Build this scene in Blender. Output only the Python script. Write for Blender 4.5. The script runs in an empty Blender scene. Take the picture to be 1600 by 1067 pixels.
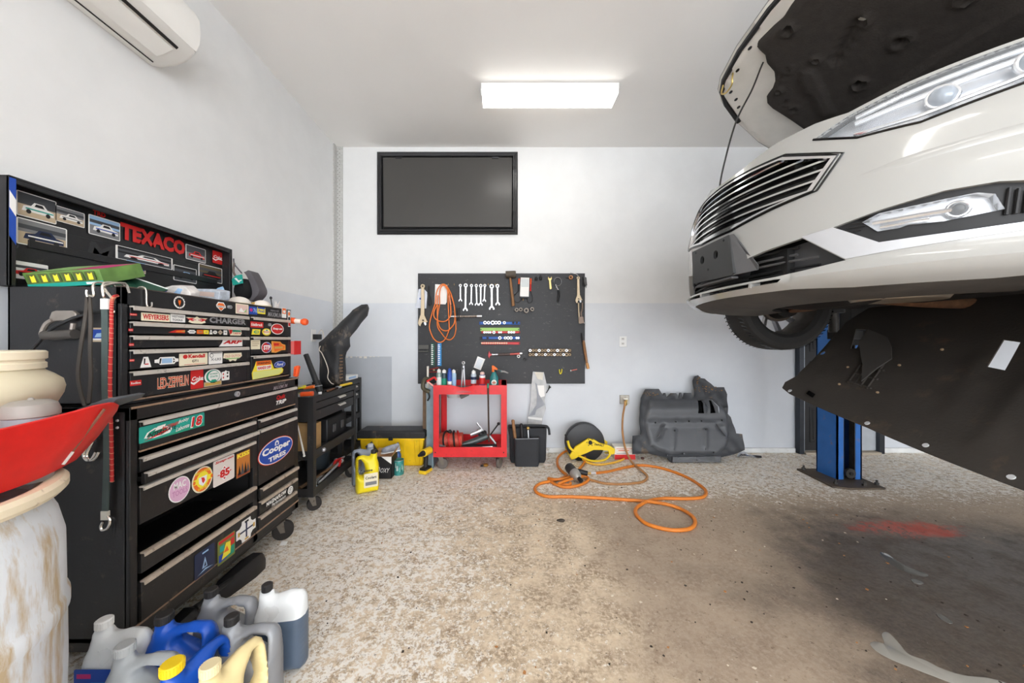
import bpy, math, random
from math import sin, cos, pi, radians, sqrt, atan2, hypot
from mathutils import Vector, Matrix
from mathutils.geometry import delaunay_2d_cdt
V = Vector
sc = bpy.context.scene
COL = sc.collection
RND = random.Random(11)

# ------------------------------------------------------------------ camera
F, CX, CY, EY = 540.0, 786.0, 532.0, 1.22      # focal length (px of a 1600 wide frame), principal point, eye height
YB, XL, ZC, XR, YF = 3.77, -1.82, 3.33, 6.6, -4.6   # back wall, left wall, ceiling, right wall, front (open bay) end
cd = bpy.data.cameras.new('camera'); cam = bpy.data.objects.new('camera', cd); COL.objects.link(cam)
cam.location = (0, 0, EY); cam.rotation_euler = (pi/2, 0, 0)
cd.sensor_width = 36; cd.lens = F/1600*36; cd.shift_x = 14/1600; cd.shift_y = -1.5/1600
cd.clip_start = .02; cd.clip_end = 200
sc.camera = cam
# ------------------------------------------------------------------ light
w = bpy.data.worlds.new('sky'); sc.world = w; w.use_nodes = True
w.node_tree.nodes['Background'].inputs[0].default_value = (.90, .945, 1, 1)
w.node_tree.nodes['Background'].inputs[1].default_value = 5.6
sc.view_settings.view_transform = 'Standard'; sc.view_settings.look = 'None'
sc.view_settings.gamma = 1; sc.view_settings.use_curve_mapping = False
sc.view_settings.exposure = 0.32
LAMP_E = 11.0      # glow of every ceiling lamp's diffuser
LAMPS = [(.385, 2.925), (.385, -.3), (3.2, -2.6), (.385, -2.6), (5.2, 2.2)]  # first lamp is in view; the rest are added out of view for light

# ------------------------------------------------------------------ px helpers (photo measurements -> real points)
def Uy(px, py, Y): return V(((px-CX)*Y/F, Y, EY+(CY-py)*Y/F))
def Ux(px, py, X):
    Y = F*X/(px-CX); return V((X, Y, EY+(CY-py)*Y/F))
def Uz(px, py, Z):
    Y = F*(EY-Z)/(py-CY); return V(((px-CX)*Y/F, Y, Z))

# ------------------------------------------------------------------ materials
def lin(c):
    return tuple((x/255/12.92 if x/255 <= .04045 else ((x/255+.055)/1.055)**2.4) for x in c)
MATS = {}
def mat(name, rgb=None, rough=.5, metal=0, var=.08, scale=9, bump=0, bscale=60, coat=0, emit=0, alpha=1, trans=0, spec=.5, rvar=.08, ior=1.45):
    if name in MATS: return MATS[name]
    m = bpy.data.materials.new(name); m.use_nodes = True; MATS[name] = m
    nt = m.node_tree; b = nt.nodes['Principled BSDF']; c = lin(rgb)
    b.inputs['Roughness'].default_value = rough; b.inputs['Metallic'].default_value = metal
    b.inputs['Base Color'].default_value = (*c, 1)
    b.inputs['Specular IOR Level'].default_value = spec; b.inputs['IOR'].default_value = ior
    b.inputs['Coat Weight'].default_value = coat; b.inputs['Coat Roughness'].default_value = .06
    if trans: b.inputs['Transmission Weight'].default_value = trans
    if alpha < 1: b.inputs['Alpha'].default_value = alpha
    if emit:
        b.inputs['Emission Color'].default_value = (*c, 1); b.inputs['Emission Strength'].default_value = emit
    if var or bump:
        tc = nt.nodes.new('ShaderNodeTexCoord')
        if var:
            n = nt.nodes.new('ShaderNodeTexNoise'); n.inputs['Scale'].default_value = scale; n.inputs['Detail'].default_value = 6
            nt.links.new(tc.outputs['Object'], n.inputs['Vector'])
            r = nt.nodes.new('ShaderNodeValToRGB'); r.color_ramp.elements[0].position = .3; r.color_ramp.elements[1].position = .7
            r.color_ramp.elements[0].color = (*[x*(1-var) for x in c], 1); r.color_ramp.elements[1].color = (*[min(1, x*(1+var)) for x in c], 1)
            nt.links.new(n.outputs['Fac'], r.inputs['Fac']); nt.links.new(r.outputs['Color'], b.inputs['Base Color'])
            q = nt.nodes.new('ShaderNodeMapRange'); q.inputs['To Min'].default_value = max(0, rough-rvar); q.inputs['To Max'].default_value = min(1, rough+rvar)
            nt.links.new(n.outputs['Fac'], q.inputs['Value']); nt.links.new(q.outputs['Result'], b.inputs['Roughness'])
        if bump:
            n2 = nt.nodes.new('ShaderNodeTexNoise'); n2.inputs['Scale'].default_value = bscale; n2.inputs['Detail'].default_value = 4
            nt.links.new(tc.outputs['Object'], n2.inputs['Vector'])
            bp = nt.nodes.new('ShaderNodeBump'); bp.inputs['Strength'].default_value = bump; bp.inputs['Distance'].default_value = .004
            nt.links.new(n2.outputs['Fac'], bp.inputs['Height']); nt.links.new(bp.outputs['Normal'], b.inputs['Normal'])
    return m
def worn(name, rgb, wear, amount=.5, scale=14, rough=.5, metal=0, bump=.1, stretch=(1, 1, 1)):
    """paint with scuffs of a second colour that belong to the thing itself"""
    if name in MATS: return MATS[name]
    m = mat(name, rgb, rough, metal, var=.1, bump=bump, bscale=90)
    nt = m.node_tree; b = nt.nodes['Principled BSDF']
    src = b.inputs['Base Color'].links[0].from_socket
    tc = nt.nodes.new('ShaderNodeTexCoord'); mp = nt.nodes.new('ShaderNodeMapping'); mp.inputs['Scale'].default_value = stretch
    nt.links.new(tc.outputs['Object'], mp.inputs['Vector'])
    n = nt.nodes.new('ShaderNodeTexNoise'); n.inputs['Scale'].default_value = scale; n.inputs['Detail'].default_value = 9; n.inputs['Roughness'].default_value = .68
    nt.links.new(mp.outputs['Vector'], n.inputs['Vector'])
    r = nt.nodes.new('ShaderNodeValToRGB'); r.color_ramp.elements[0].position = .5+.12*(1-amount); r.color_ramp.elements[1].position = .62+.12*(1-amount)
    nt.links.new(n.outputs['Fac'], r.inputs['Fac'])
    x = nt.nodes.new('ShaderNodeMix'); x.data_type = 'RGBA'
    nt.links.new(r.outputs['Color'], x.inputs[0]); nt.links.new(src, x.inputs[6]); x.inputs[7].default_value = (*lin(wear), 1)
    nt.links.new(x.outputs[2], b.inputs['Base Color'])
    return m

# ------------------------------------------------------------------ mesh builder
class MB:
    def __init__(s): s.v = []; s.f = []; s.m = []; s.slots = []
    def mi(s, m):
        if m not in s.slots: s.slots.append(m)
        return s.slots.index(m)
    def add(s, vs, fs, m=None, M=None):
        k = len(s.v); i = s.mi(m)
        s.v += [tuple(M @ V(p)) for p in vs] if M is not None else [tuple(p) for p in vs]
        for f in fs: s.f.append([k+q for q in f]); s.m.append(i)
        return s
    def box(s, x0, x1, y0, y1, z0, z1, m=None, M=None):
        vs = [(x, y, z) for z in (z0, z1) for y in (y0, y1) for x in (x0, x1)]
        return s.add(vs, [(0, 2, 3, 1), (4, 5, 7, 6), (0, 1, 5, 4), (2, 6, 7, 3), (0, 4, 6, 2), (1, 3, 7, 5)], m, M)
    def cbox(s, c, d, m=None, M=None):
        return s.box(c[0]-d[0]/2, c[0]+d[0]/2, c[1]-d[1]/2, c[1]+d[1]/2, c[2]-d[2]/2, c[2]+d[2]/2, m, M)
    def prism(s, pts, ex, m=None, M=None):
        """flat outline (3D points) pushed along ex"""
        n = len(pts); e = V(ex); a = [V(p) for p in pts]
        nn = V((0, 0, 0))
        for i in range(n): nn += (a[i]-a[0]).cross(a[(i+1) % n]-a[0])
        if nn.dot(e) > 0: a.reverse()
        return s.add(a+[p+e for p in a], [tuple(range(n)), tuple(range(2*n-1, n-1, -1))]+[(i, n+i, n+(i+1) % n, (i+1) % n) for i in range(n)], m, M)
    def loft(s, rings, m=None, cap=True, closed=True, M=None):
        n = len(rings[0]); vs = [p for r in rings for p in r]; fs = []
        for k in range(len(rings)-1):
            for i in range(n if closed else n-1):
                j = (i+1) % n; fs.append((k*n+i, k*n+j, (k+1)*n+j, (k+1)*n+i))
        if cap and closed: fs += [tuple(range(n-1, -1, -1)), tuple(range((len(rings)-1)*n, len(rings)*n))]
        return s.add(vs, fs, m, M)
    def tube(s, pts, r, m=None, seg=8, closed=False, M=None, flat=1.0):
        P = [V(p) for p in pts]; n = len(P); rings = []; up = V((0, 0, 1)); prev = None
        for i in range(n):
            if closed: t = P[(i+1) % n]-P[i-1]
            else: t = P[min(i+1, n-1)]-P[max(i-1, 0)]
            if t.length < 1e-9: t = V((0, 0, 1))
            t.normalize()
            if prev is None:
                a = t.cross(up)
                if a.length < .1: a = t.cross(V((1, 0, 0)))
            else: a = prev-t*prev.dot(t)
            if a.length < 1e-6: a = t.cross(V((.3, .5, .8)))
            a.normalize(); b = t.cross(a); prev = a
            rr = r[i] if isinstance(r, (list, tuple)) else r
            rings.append([P[i]+(a*cos(2*pi*k/seg)+b*sin(2*pi*k/seg)*flat)*rr for k in range(seg)])
        if closed: rings.append(rings[0]); return s.loft(rings, m, cap=False, M=M)
        return s.loft(rings, m, M=M)
    def lathe(s, prof, m=None, seg=24, M=None, o=(0, 0, 0), cap=True):
        """prof: (radius, z) about the z axis at o"""
        rings = [[(o[0]+r*cos(2*pi*k/seg), o[1]+r*sin(2*pi*k/seg), o[2]+z) for k in range(seg)] for r, z in prof]
        return s.loft(rings, m, cap=cap, M=M)
    def cyl(s, a, b, r, m=None, seg=14, r2=None, M=None): return s.tube([a, b], [r, r if r2 is None else r2], m, seg, M=M)
    def ball(s, c, r, m=None, seg=14, sc=(1, 1, 1), M=None, lo=-pi/2, hi=pi/2):
        k = seg//2; rings = []
        for i in range(k+1):
            a = lo+(hi-lo)*i/k; rings.append([(c[0]+r*sc[0]*max(cos(a), .001)*cos(2*pi*j/seg), c[1]+r*sc[1]*max(cos(a), .001)*sin(2*pi*j/seg), c[2]+r*sc[2]*sin(a)) for j in range(seg)])
        return s.loft(rings, m, M=M)
    def torus(s, c, R, r, m=None, n=(0, 0, 1), seg=24, sub=8):
        q = V(n).to_track_quat('Z', 'Y'); return s.tube([V(c)+q @ V((R*cos(2*pi*k/seg), R*sin(2*pi*k/seg), 0)) for k in range(seg)], r, m, sub, closed=True)

TAGS = {}
WM = {}
def tag(o, label=None, cat=None, group=None, kind=None):
    if label: o['label'] = label
    if cat: o['category'] = cat
    if group: o['group'] = group
    if kind: o['kind'] = kind
    return o
def thing(name, label, cat, loc=(0, 0, 0), rotz=0, group=None):
    o = bpy.data.objects.new(name, None); COL.objects.link(o); o.empty_display_size = .05
    o.location = loc; o.rotation_euler = (0, 0, rotz)
    WM[o.name] = Matrix.Translation(V(loc)) @ Matrix.Rotation(rotz, 4, 'Z')
    return tag(o, label, cat, group)
def make(name, mb, m=None, parent=None, label=None, cat=None, group=None, kind=None, bev=0, local=False, ang=38, seg=2, sub=0):
    """link one mesh object; world coordinates in, stored relative to its thing"""
    me = bpy.data.meshes.new(name); vs = mb.v; loc = None
    if parent is not None:
        Wm = WM[parent.name]
        if not local: Mi = Wm.inverted(); vs = [tuple(Mi @ V(p)) for p in vs]
    else:
        xs = [p[0] for p in vs]; ys = [p[1] for p in vs]; zs = [p[2] for p in vs]
        loc = ((min(xs)+max(xs))/2, (min(ys)+max(ys))/2, min(zs)); vs = [(p[0]-loc[0], p[1]-loc[1], p[2]-loc[2]) for p in vs]
    me.from_pydata(vs, [], mb.f)
    for s in (mb.slots or [None]): me.materials.append(s or m)
    if len(mb.slots) > 1: me.polygons.foreach_set('material_index', mb.m)
    me.polygons.foreach_set('use_smooth', [True]*len(me.polygons))
    me.set_sharp_from_angle(angle=radians(ang))
    o = bpy.data.objects.new(name, me); COL.objects.link(o)
    if parent is not None: o.parent = parent; WM[o.name] = Wm
    else: o.location = loc; WM[o.name] = Matrix.Translation(V(loc))
    if bev:
        b = o.modifiers.new('bevel', 'BEVEL'); b.width = bev; b.segments = seg; b.limit_method = 'ANGLE'; b.angle_limit = radians(40)
    if sub:
        b = o.modifiers.new('sub', 'SUBSURF'); b.levels = sub; b.render_levels = sub
    return tag(o, label, cat, group, kind)
def copy_tree(o, loc=None, rotz=None, label=None, parent=None):
    c = o.copy(); COL.objects.link(c)
    if parent is not None: c.parent = parent
    for ch in list(o.children): copy_tree(ch, parent=c)
    if loc is not None: c.location = loc
    if rotz is not None: c.rotation_euler = (0, 0, rotz)
    if label: c['label'] = label
    return c
def smooth(pts, n=6, closed=False):
    """Catmull-Rom through the points"""
    P = [V(p) for p in pts]; out = []; N = len(P)
    for i in range(N if closed else N-1):
        a = P[i-1] if (closed or i > 0) else P[i]*2-P[i+1]
        b, c = P[i], P[(i+1) % N]
        d = P[(i+2) % N] if (closed or i+2 < N) else c*2-b
        for k in range(n):
            t = k/n; out.append(.5*((2*b)+(c-a)*t+(2*a-5*b+4*c-d)*t*t+(3*b-a-3*c+d)*t**3))
    if not closed: out.append(P[-1])
    return out
def inpoly(p, poly):
    x, y = p[0], p[1]; r = False; j = len(poly)-1
    for i in range(len(poly)):
        a, b = poly[i], poly[j]
        if (a[1] > y) != (b[1] > y) and x < (b[0]-a[0])*(y-a[1])/(b[1]-a[1])+a[0]: r = not r
        j = i
    return r
def dseg(p, a, b):
    dx, dy = b[0]-a[0], b[1]-a[1]; L = dx*dx+dy*dy
    t = 0 if L < 1e-14 else max(0, min(1, ((p[0]-a[0])*dx+(p[1]-a[1])*dy)/L))
    return hypot(p[0]-a[0]-t*dx, p[1]-a[1]-t*dy)
def dpoly(p, poly): return min(dseg(p, poly[i-1], poly[i]) for i in range(len(poly)))
def densify(poly, step, close=True):
    out = []; n = len(poly)
    for i in range(n if close else n-1):
        a, b = poly[i], poly[(i+1) % n]; k = max(1, int(hypot(b[0]-a[0], b[1]-a[1])/step+.5))
        for q in range(k): out.append((a[0]+(b[0]-a[0])*q/k, a[1]+(b[1]-a[1])*q/k))
    if not close: out.append(tuple(poly[-1]))
    return out
def fill(polys, sx, sy, lines=()):
    """constrained Delaunay of several closed outlines plus an inner grid; returns verts, triangles"""
    pts = []; edges = []
    for pl in polys:
        d = densify(pl, min(sx, sy)*1.3); k = len(pts)
        pts += d; edges += [(k+i, k+(i+1) % len(d)) for i in range(len(d))]
    for pl in lines:
        d = densify(pl, sx, close=False); k = len(pts); pts += d; edges += [(k+i, k+i+1) for i in range(len(d)-1)]
    xs = [p[0] for p in pts]; ys = [p[1] for p in pts]
    ny = int((max(ys)-min(ys))/sy)+1; nx = int((max(xs)-min(xs))/sx)+1
    for j in range(ny+1):
        for i in range(nx+1):
            p = (min(xs)+(i+.5*(j % 2))*sx, min(ys)+j*sy)
            if inpoly(p, polys[0]) and all(dpoly(((p[0])/sx, p[1]/sy), [(q[0]/sx, q[1]/sy) for q in pl]) > .45 for pl in polys) and all(dseg(p, l[0], l[1]) > .4*sx for l in lines): pts.append(p)
    vo, eo, fo, *_ = delaunay_2d_cdt([V(p) for p in pts], edges, [], 0, 1e-6)
    return [tuple(p) for p in vo], [tuple(f) for f in fo]
def cen(vs, f): return (sum(vs[i][0] for i in f)/len(f), sum(vs[i][1] for i in f)/len(f))
def inflate(mb, outer, holes, half, r, step, m=None, M=None, wfun=None, lines=()):
    """closed rounded body from a side outline (x,z) with holes; thickness along y, edges rounded by r"""
    vs, fs = fill([outer]+holes, step, step, lines)
    fs = [f for f in fs if inpoly(cen(vs, f), outer) and not any(inpoly(cen(vs, f), h) for h in holes)]
    def hw(p):
        d = min(dpoly(p, q) for q in [outer]+holes); t = min(1, d/r)
        return (half*(wfun(p) if wfun else 1))*(.12+.88*sqrt(max(0, 1-(1-t)**2)))
    H = [hw(p) for p in vs]; n = len(vs)
    P = [(p[0], -h, p[1]) for p, h in zip(vs, H)]+[(p[0], h, p[1]) for p, h in zip(vs, H)]
    from collections import Counter
    F2 = []; ed = Counter()
    for f in fs:
        a, b, c = [vs[i] for i in f]
        if (b[0]-a[0])*(c[1]-a[1])-(b[1]-a[1])*(c[0]-a[0]) < 0: f = f[::-1]
        F2.append(f); F2.append(tuple(n+i for i in f[::-1]))
        for i in range(3): ed[(f[i], f[(i+1) % 3])] += 1
    for (a, b) in list(ed):
        if (b, a) not in ed: F2.append((b, a, n+a, n+b))
    return mb.add(P, F2, m, M)
def ell(cx, cy, rx, ry, n=24, a0=0): return [(cx+rx*cos(a0+2*pi*k/n), cy+ry*sin(a0+2*pi*k/n)) for k in range(n)]
def rrect(x0, y0, x1, y1, r, n=4):
    o = []
    for cx, cy, a in ((x1-r, y1-r, 0), (x0+r, y1-r, pi/2), (x0+r, y0+r, pi), (x1-r, y0+r, 1.5*pi)):
        o += [(cx+r*cos(a+pi/2*k/n), cy+r*sin(a+pi/2*k/n)) for k in range(n+1)]
    return o
# ------------------------------------------------------------------ lettering and flat print
TXT = {}
def text_geo(s, bold=0.0, shear=0.0):
    k = (s, bold, shear)
    if k not in TXT:
        cv = bpy.data.curves.new('lettering', 'FONT'); cv.body = s; cv.offset = bold; cv.shear = shear; cv.resolution_u = 2
        ob = bpy.data.objects.new('lettering', cv); me = ob.to_mesh()
        vs = [(p.co.x, p.co.y) for p in me.vertices]; fs = [tuple(p.vertices) for p in me.polygons]
        ob.to_mesh_clear(); bpy.data.objects.remove(ob); bpy.data.curves.remove(cv)
        xs = [p[0] for p in vs]; ys = [p[1] for p in vs]; x0, x1, y0, y1 = min(xs), max(xs), min(ys), max(ys)
        TXT[k] = ([((x-x0)/(x1-x0), (y-y0)/(y1-y0)) for x, y in vs], fs)
    return TXT[k]
class Print:
    """flat print on a surface: layers of outlines and letters, each a hair above the last"""
    def __init__(s, o, u, v, n, lift=.0006):
        s.mb = MB(); s.o = V(o); s.u = V(u).normalized(); s.v = V(v).normalized(); s.n = V(n).normalized(); s.h = lift; s.step = .0004
    def P(s, x, y, h): return s.o+s.u*x+s.v*y+s.n*h
    def base(s, poly, m, th=.0008):
        s.mb.prism([s.P(x, y, 0) for x, y in poly], s.n*th, m); s.h = th+.0002; return s
    def poly(s, poly, m, up=True):
        pts = [s.P(x, y, s.h) for x, y in poly]; nn = V((0, 0, 0))
        for i in range(len(pts)): nn += (pts[i]-pts[0]).cross(pts[(i+1) % len(pts)]-pts[0])
        if nn.dot(s.n) < 0: pts.reverse()
        s.mb.add(pts, [tuple(range(len(pts)))], m)
        if up: s.h += s.step
        return s
    def rect(s, x0, x1, y0, y1, m): return s.poly([(x0, y0), (x1, y0), (x1, y1), (x0, y1)], m)
    def ell(s, cx, cy, rx, ry, m, n=24): return s.poly(ell(cx, cy, rx, ry, n), m)
    def txt(s, t, x0, x1, y0, y1, m, bold=.02, shear=0, rise=0):
        vs, fs = text_geo(t, round(bold*.55, 4), shear)
        pts = [s.P(x0+(x1-x0)*a, y0+(y1-y0)*b+rise*a, s.h) for a, b in vs]
        flip = s.u.cross(s.v).dot(s.n) < 0
        s.mb.add(pts, [f[::-1] for f in fs] if flip else fs, m); s.h += s.step; return s
    def make(s, name, parent=None, **k): return make(name, s.mb, None, parent, **k)
# ------------------------------------------------------------------ room
def nodes(m):
    nt = m.node_tree; return nt, nt.nodes, nt.links
def floor_material():
    m = bpy.data.materials.new('worn_concrete'); m.use_nodes = True; nt, N, L = nodes(m); b = N['Principled BSDF']
    tc = N.new('ShaderNodeTexCoord'); geo = tc.outputs['Object']
    def noise(scale, detail=6, rough=.6, dist=0, vec=None):
        n = N.new('ShaderNodeTexNoise'); n.inputs['Scale'].default_value = scale; n.inputs['Detail'].default_value = detail
        n.inputs['Roughness'].default_value = rough; n.inputs['Distortion'].default_value = dist
        L.new(vec or geo, n.inputs['Vector']); return n.outputs['Fac']
    def math(op, a, b_=None, c=None):
        n = N.new('ShaderNodeMath'); n.operation = op
        for i, v in enumerate((a, b_, c)):
            if v is None: continue
            if isinstance(v, (int, float)): n.inputs[i].default_value = v
            else: L.new(v, n.inputs[i])
        return n.outputs[0]
    def ss(v, lo, hi):
        n = N.new('ShaderNodeMapRange'); n.interpolation_type = 'SMOOTHSTEP'; n.inputs['From Min'].default_value = lo; n.inputs['From Max'].default_value = hi
        L.new(v, n.inputs['Value']); return n.outputs['Result']
    def mix(f, a, c):
        n = N.new('ShaderNodeMix'); n.data_type = 'RGBA'
        if isinstance(f, float): n.inputs[0].default_value = f
        else: L.new(f, n.inputs[0])
        for i, v in ((6, a), (7, c)):
            if isinstance(v, tuple): n.inputs[i].default_value = (*lin(v), 1)
            else: L.new(v, n.inputs[i])
        return n.outputs[2]
    sx = N.new('ShaderNodeSeparateXYZ'); L.new(geo, sx.inputs[0]); x, y = sx.outputs[0], sx.outputs[1]
    big = noise(1.7, 5, .6); mid = noise(7, 6, .65); fine = noise(52, 8, .75, .2); fl = math('ADD', math('MULTIPLY', noise(27, 11, .8, .25), .72), math('MULTIPLY', noise(95, 4, .7), .28))
    xw = math('ADD', x, math('MULTIPLY', math('SUBTRACT', big, .5), 1.6)); yw = math('ADD', y, math('MULTIPLY', math('SUBTRACT', mid, .5), .9))
    # bare cement: tan with grey-brown mottling
    base = mix(ss(mid, .35, .65), (226, 204, 174), (158, 134, 108))
    base = mix(ss(fine, .42, .62), base, (232, 214, 188))
    # brown grime in the middle of the bay
    grime = math('MULTIPLY', ss(xw, .15, .9), ss(yw, 3.2, 2.3))
    base = mix(math('MULTIPLY', grime, .75), base, (156, 137, 120))
    # remains of the old grey floor paint, thick on the left and along the back
    left = ss(xw, 1.0, -.9); back = math('MULTIPLY', ss(yw, 2.2, 3.0), .95)
    cover = math('MAXIMUM', left, back)
    thr = math('SUBTRACT', .615, math('MULTIPLY', cover, .136))
    fm = ss(math('SUBTRACT', fl, thr), -.006, .014)
    base = mix(math('MULTIPLY', fm, .84), base, (251, 246, 238))
    # dark dirt specks and holes through the paint
    sp = ss(noise(34, 9, .8, .1), .57, .64)
    base = mix(math('MULTIPLY', sp, .8), base, (104, 84, 64))
    sp2 = ss(noise(75, 5, .7), .63, .70)
    base = mix(math('MULTIPLY', sp2, .5), base, (76, 63, 52))
    # oil soaked patch under the car's engine
    dx = math('SUBTRACT', xw, 2.45); dy = math('SUBTRACT', yw, 1.55)
    d = math('SQRT', math('ADD', math('MULTIPLY', math('MULTIPLY', dx, dx), .75), math('MULTIPLY', math('MULTIPLY', dy, dy), 1.35)))
    oil = ss(d, 1.35, .65)
    base = mix(math('MULTIPLY', oil, .9), base, mix(ss(fine, .35, .65), (52, 46, 41), (82, 73, 65)))
    # spilt red paint
    ax = math('SUBTRACT', xw, 2.75); ay = math('SUBTRACT', yw, 2.24)
    ax2 = math('SUBTRACT', x, 2.62); ay2 = math('SUBTRACT', y, 2.24)
    red = math('SQRT', math('ADD', math('MULTIPLY', math('MULTIPLY', ax2, ax2), 5.0), math('MULTIPLY', math('MULTIPLY', ay2, ay2), 60)))
    red = math('MULTIPLY', math('MULTIPLY', ss(math('ADD', red, math('MULTIPLY', mid, 1.6)), 1.75, 1.3), ss(math('ADD', fl, math('MULTIPLY', big, .5)), .68, .76)), .8)
    base = mix(red, base, (196, 82, 62))
    L.new(base, b.inputs['Base Color'])
    wet = math('MULTIPLY', oil, ss(mid, .3, .6))
    rg = math('SUBTRACT', math('ADD', .62, math('MULTIPLY', mid, .25)), math('MULTIPLY', wet, .38))
    L.new(rg, b.inputs['Roughness'])
    bp = N.new('ShaderNodeBump'); bp.inputs['Strength'].default_value = .5; bp.inputs['Distance'].default_value = .006
    L.new(math('ADD', math('MULTIPLY', fine, .6), math('MULTIPLY', fm, .35)), bp.inputs['Height']); L.new(bp.outputs['Normal'], b.inputs['Normal'])
    return m
def wall_material(name, side):
    """white above, pale blue-grey dado below, with scuffs"""
    m = bpy.data.materials.new(name); m.use_nodes = True; nt, N, L = nodes(m); b = N['Principled BSDF']
    tc = N.new('ShaderNodeTexCoord'); sx = N.new('ShaderNodeSeparateXYZ'); L.new(tc.outputs['Object'], sx.inputs[0])
    def mp(v, lo, hi):
        n = N.new('ShaderNodeMapRange'); n.inputs['From Min'].default_value = lo; n.inputs['From Max'].default_value = hi; L.new(v, n.inputs['Value']); return n.outputs['Result']
    def noise(scale, d=5, r=.6):
        n = N.new('ShaderNodeTexNoise'); n.inputs['Scale'].default_value = scale; n.inputs['Detail'].default_value = d; n.inputs['Roughness'].default_value = r
        L.new(tc.outputs['Object'], n.inputs['Vector']); return n.outputs['Fac']
    def mix(f, a, c):
        n = N.new('ShaderNodeMix'); n.data_type = 'RGBA'; L.new(f, n.inputs[0])
        for i, v in ((6, a), (7, c)):
            if isinstance(v, tuple): n.inputs[i].default_value = (*lin(v), 1)
            else: L.new(v, n.inputs[i])
        return n.outputs[2]
    n1 = noise(3); n2 = noise(9, 8, .7)
    white = mix(mp(n1, .3, .7), (224, 224, 223), (231, 231, 230))
    grey = mix(mp(n1, .3, .7), (211, 214, 219), (218, 221, 225))
    c = mix(mp(sx.outputs[2], 1.624, 1.630), grey, white)
    c = mix(mp(n2, .70, .80), c, (176, 172, 166))
    L.new(c, b.inputs['Base Color']); b.inputs['Roughness'].default_value = .55
    bp = N.new('ShaderNodeBump'); bp.inputs['Strength'].default_value = .12; bp.inputs['Distance'].default_value = .004
    L.new(noise(22, 4), bp.inputs['Height']); L.new(bp.outputs['Normal'], b.inputs['Normal'])
    return m
def struct(name, mb, m=None, parent=None, **k):
    o = make(name, mb, m, parent, **k)
    if parent is None: o.location = (0, 0, 0)
    return o
def shell(name, x0, x1, y0, y1, z0, z1, m):
    mb = MB(); mb.box(x0, x1, y0, y1, z0, z1, m)
    me = bpy.data.meshes.new(name); me.from_pydata(mb.v, [], mb.f); me.materials.append(m)
    o = bpy.data.objects.new(name, me); COL.objects.link(o); o['kind'] = 'structure'; WM[o.name] = Matrix.Identity(4); return o
FLOOR = shell('floor', XL-.1, XR+.1, YF, YB+.1, -.1, 0, floor_material()); FLOOR['label'] = 'worn concrete garage floor with flaking grey paint and an oily dark patch'
WL = shell('wall_left', XL-.1, XL, YF, YB+.1, 0, ZC, wall_material('left_wall_paint', 'l'))
shell('wall_right', XR, XR+.1, YF, YB+.1, 0, ZC, wall_material('right_wall_paint', 'r'))
shell('ceiling', XL-.1, XR+.1, YF, YB+.1, ZC, ZC+.1, mat('ceiling_paint', (246, 244, 241), .7, var=.015, scale=2, bump=.06, bscale=20))
WB = shell('wall_back', XL-.1, XR+.1, YB, YB+.12, 0, ZC, wall_material('back_wall_paint', 'b'))
# header over the open bay door behind the camera
shell('wall_front', XL-.1, XR+.1, YF-.1, YF, 2.95, ZC+.1, mat('header_paint', (224, 223, 220), .6, var=.03))
# rectangle of older, darker grey paint on the back wall with a chipped upper edge
mb = MB(); a = Uy(537, 557, YB-.002); c = Uy(612, 672, YB-.002)
mb.box(XL+.001, c.x, YB-.003, YB+.01, .0, a.z, mat('old_grey_paint', (180, 184, 190), .6, var=.05, scale=6))
p = make('paint_patch', mb, None, WB); p['label'] = 'darker grey rectangle of older paint'
mb = MB()
for k in range(9):
    x = XL+.06+k*.05+RND.uniform(-.01, .01); mb.box(x, x+RND.uniform(.01, .035), YB-.0036, YB-.001, a.z-RND.uniform(.004, .02), a.z+.002, mat('bare_plaster', (222, 217, 207), .8))
make('chipped_edge', mb, None, WB)
# corner strip (perforated metal bead, white above, bare below)
m = mat('corner_bead_metal', (196, 195, 192), .5, .2, var=.12, scale=60, bump=.5, bscale=160)
mb = MB(); mb.box(XL, XL+.075, YB-.012, YB, 0, ZC, m); mb.box(XL, XL+.012, YB-.075, YB, 0, ZC, m)
t = make('trim_1', mb); t['kind'] = 'structure'
mb = MB()
hm = mat('perforation_dark', (150, 148, 144), .8)
for k in range(120):
    z = .8+k*.021; mb.prism([V((XL+.022+.02*(k % 2)+.006*cos(q*pi/3), YB-.0125, z+.006*sin(q*pi/3))) for q in range(6)], (0, -.0006, 0), hm)
o = make('perforations', mb, None, t); o['kind'] = 'stuff'
# white concrete curb along the back wall
mb = MB(); cm = worn('curb_paint', (232, 232, 230), (178, 170, 158), .5)
mb.box(XL+.0, 3.17, YB-.03, YB, 0, .055, cm)
o = make('baseboard_back', mb, bev=.008); o['kind'] = 'structure'
mb = MB(); mb.box(4.12, XR, YB-.03, YB, 0, .055, cm)
o = make('baseboard_right', mb, bev=.008); o['kind'] = 'structure'
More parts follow.
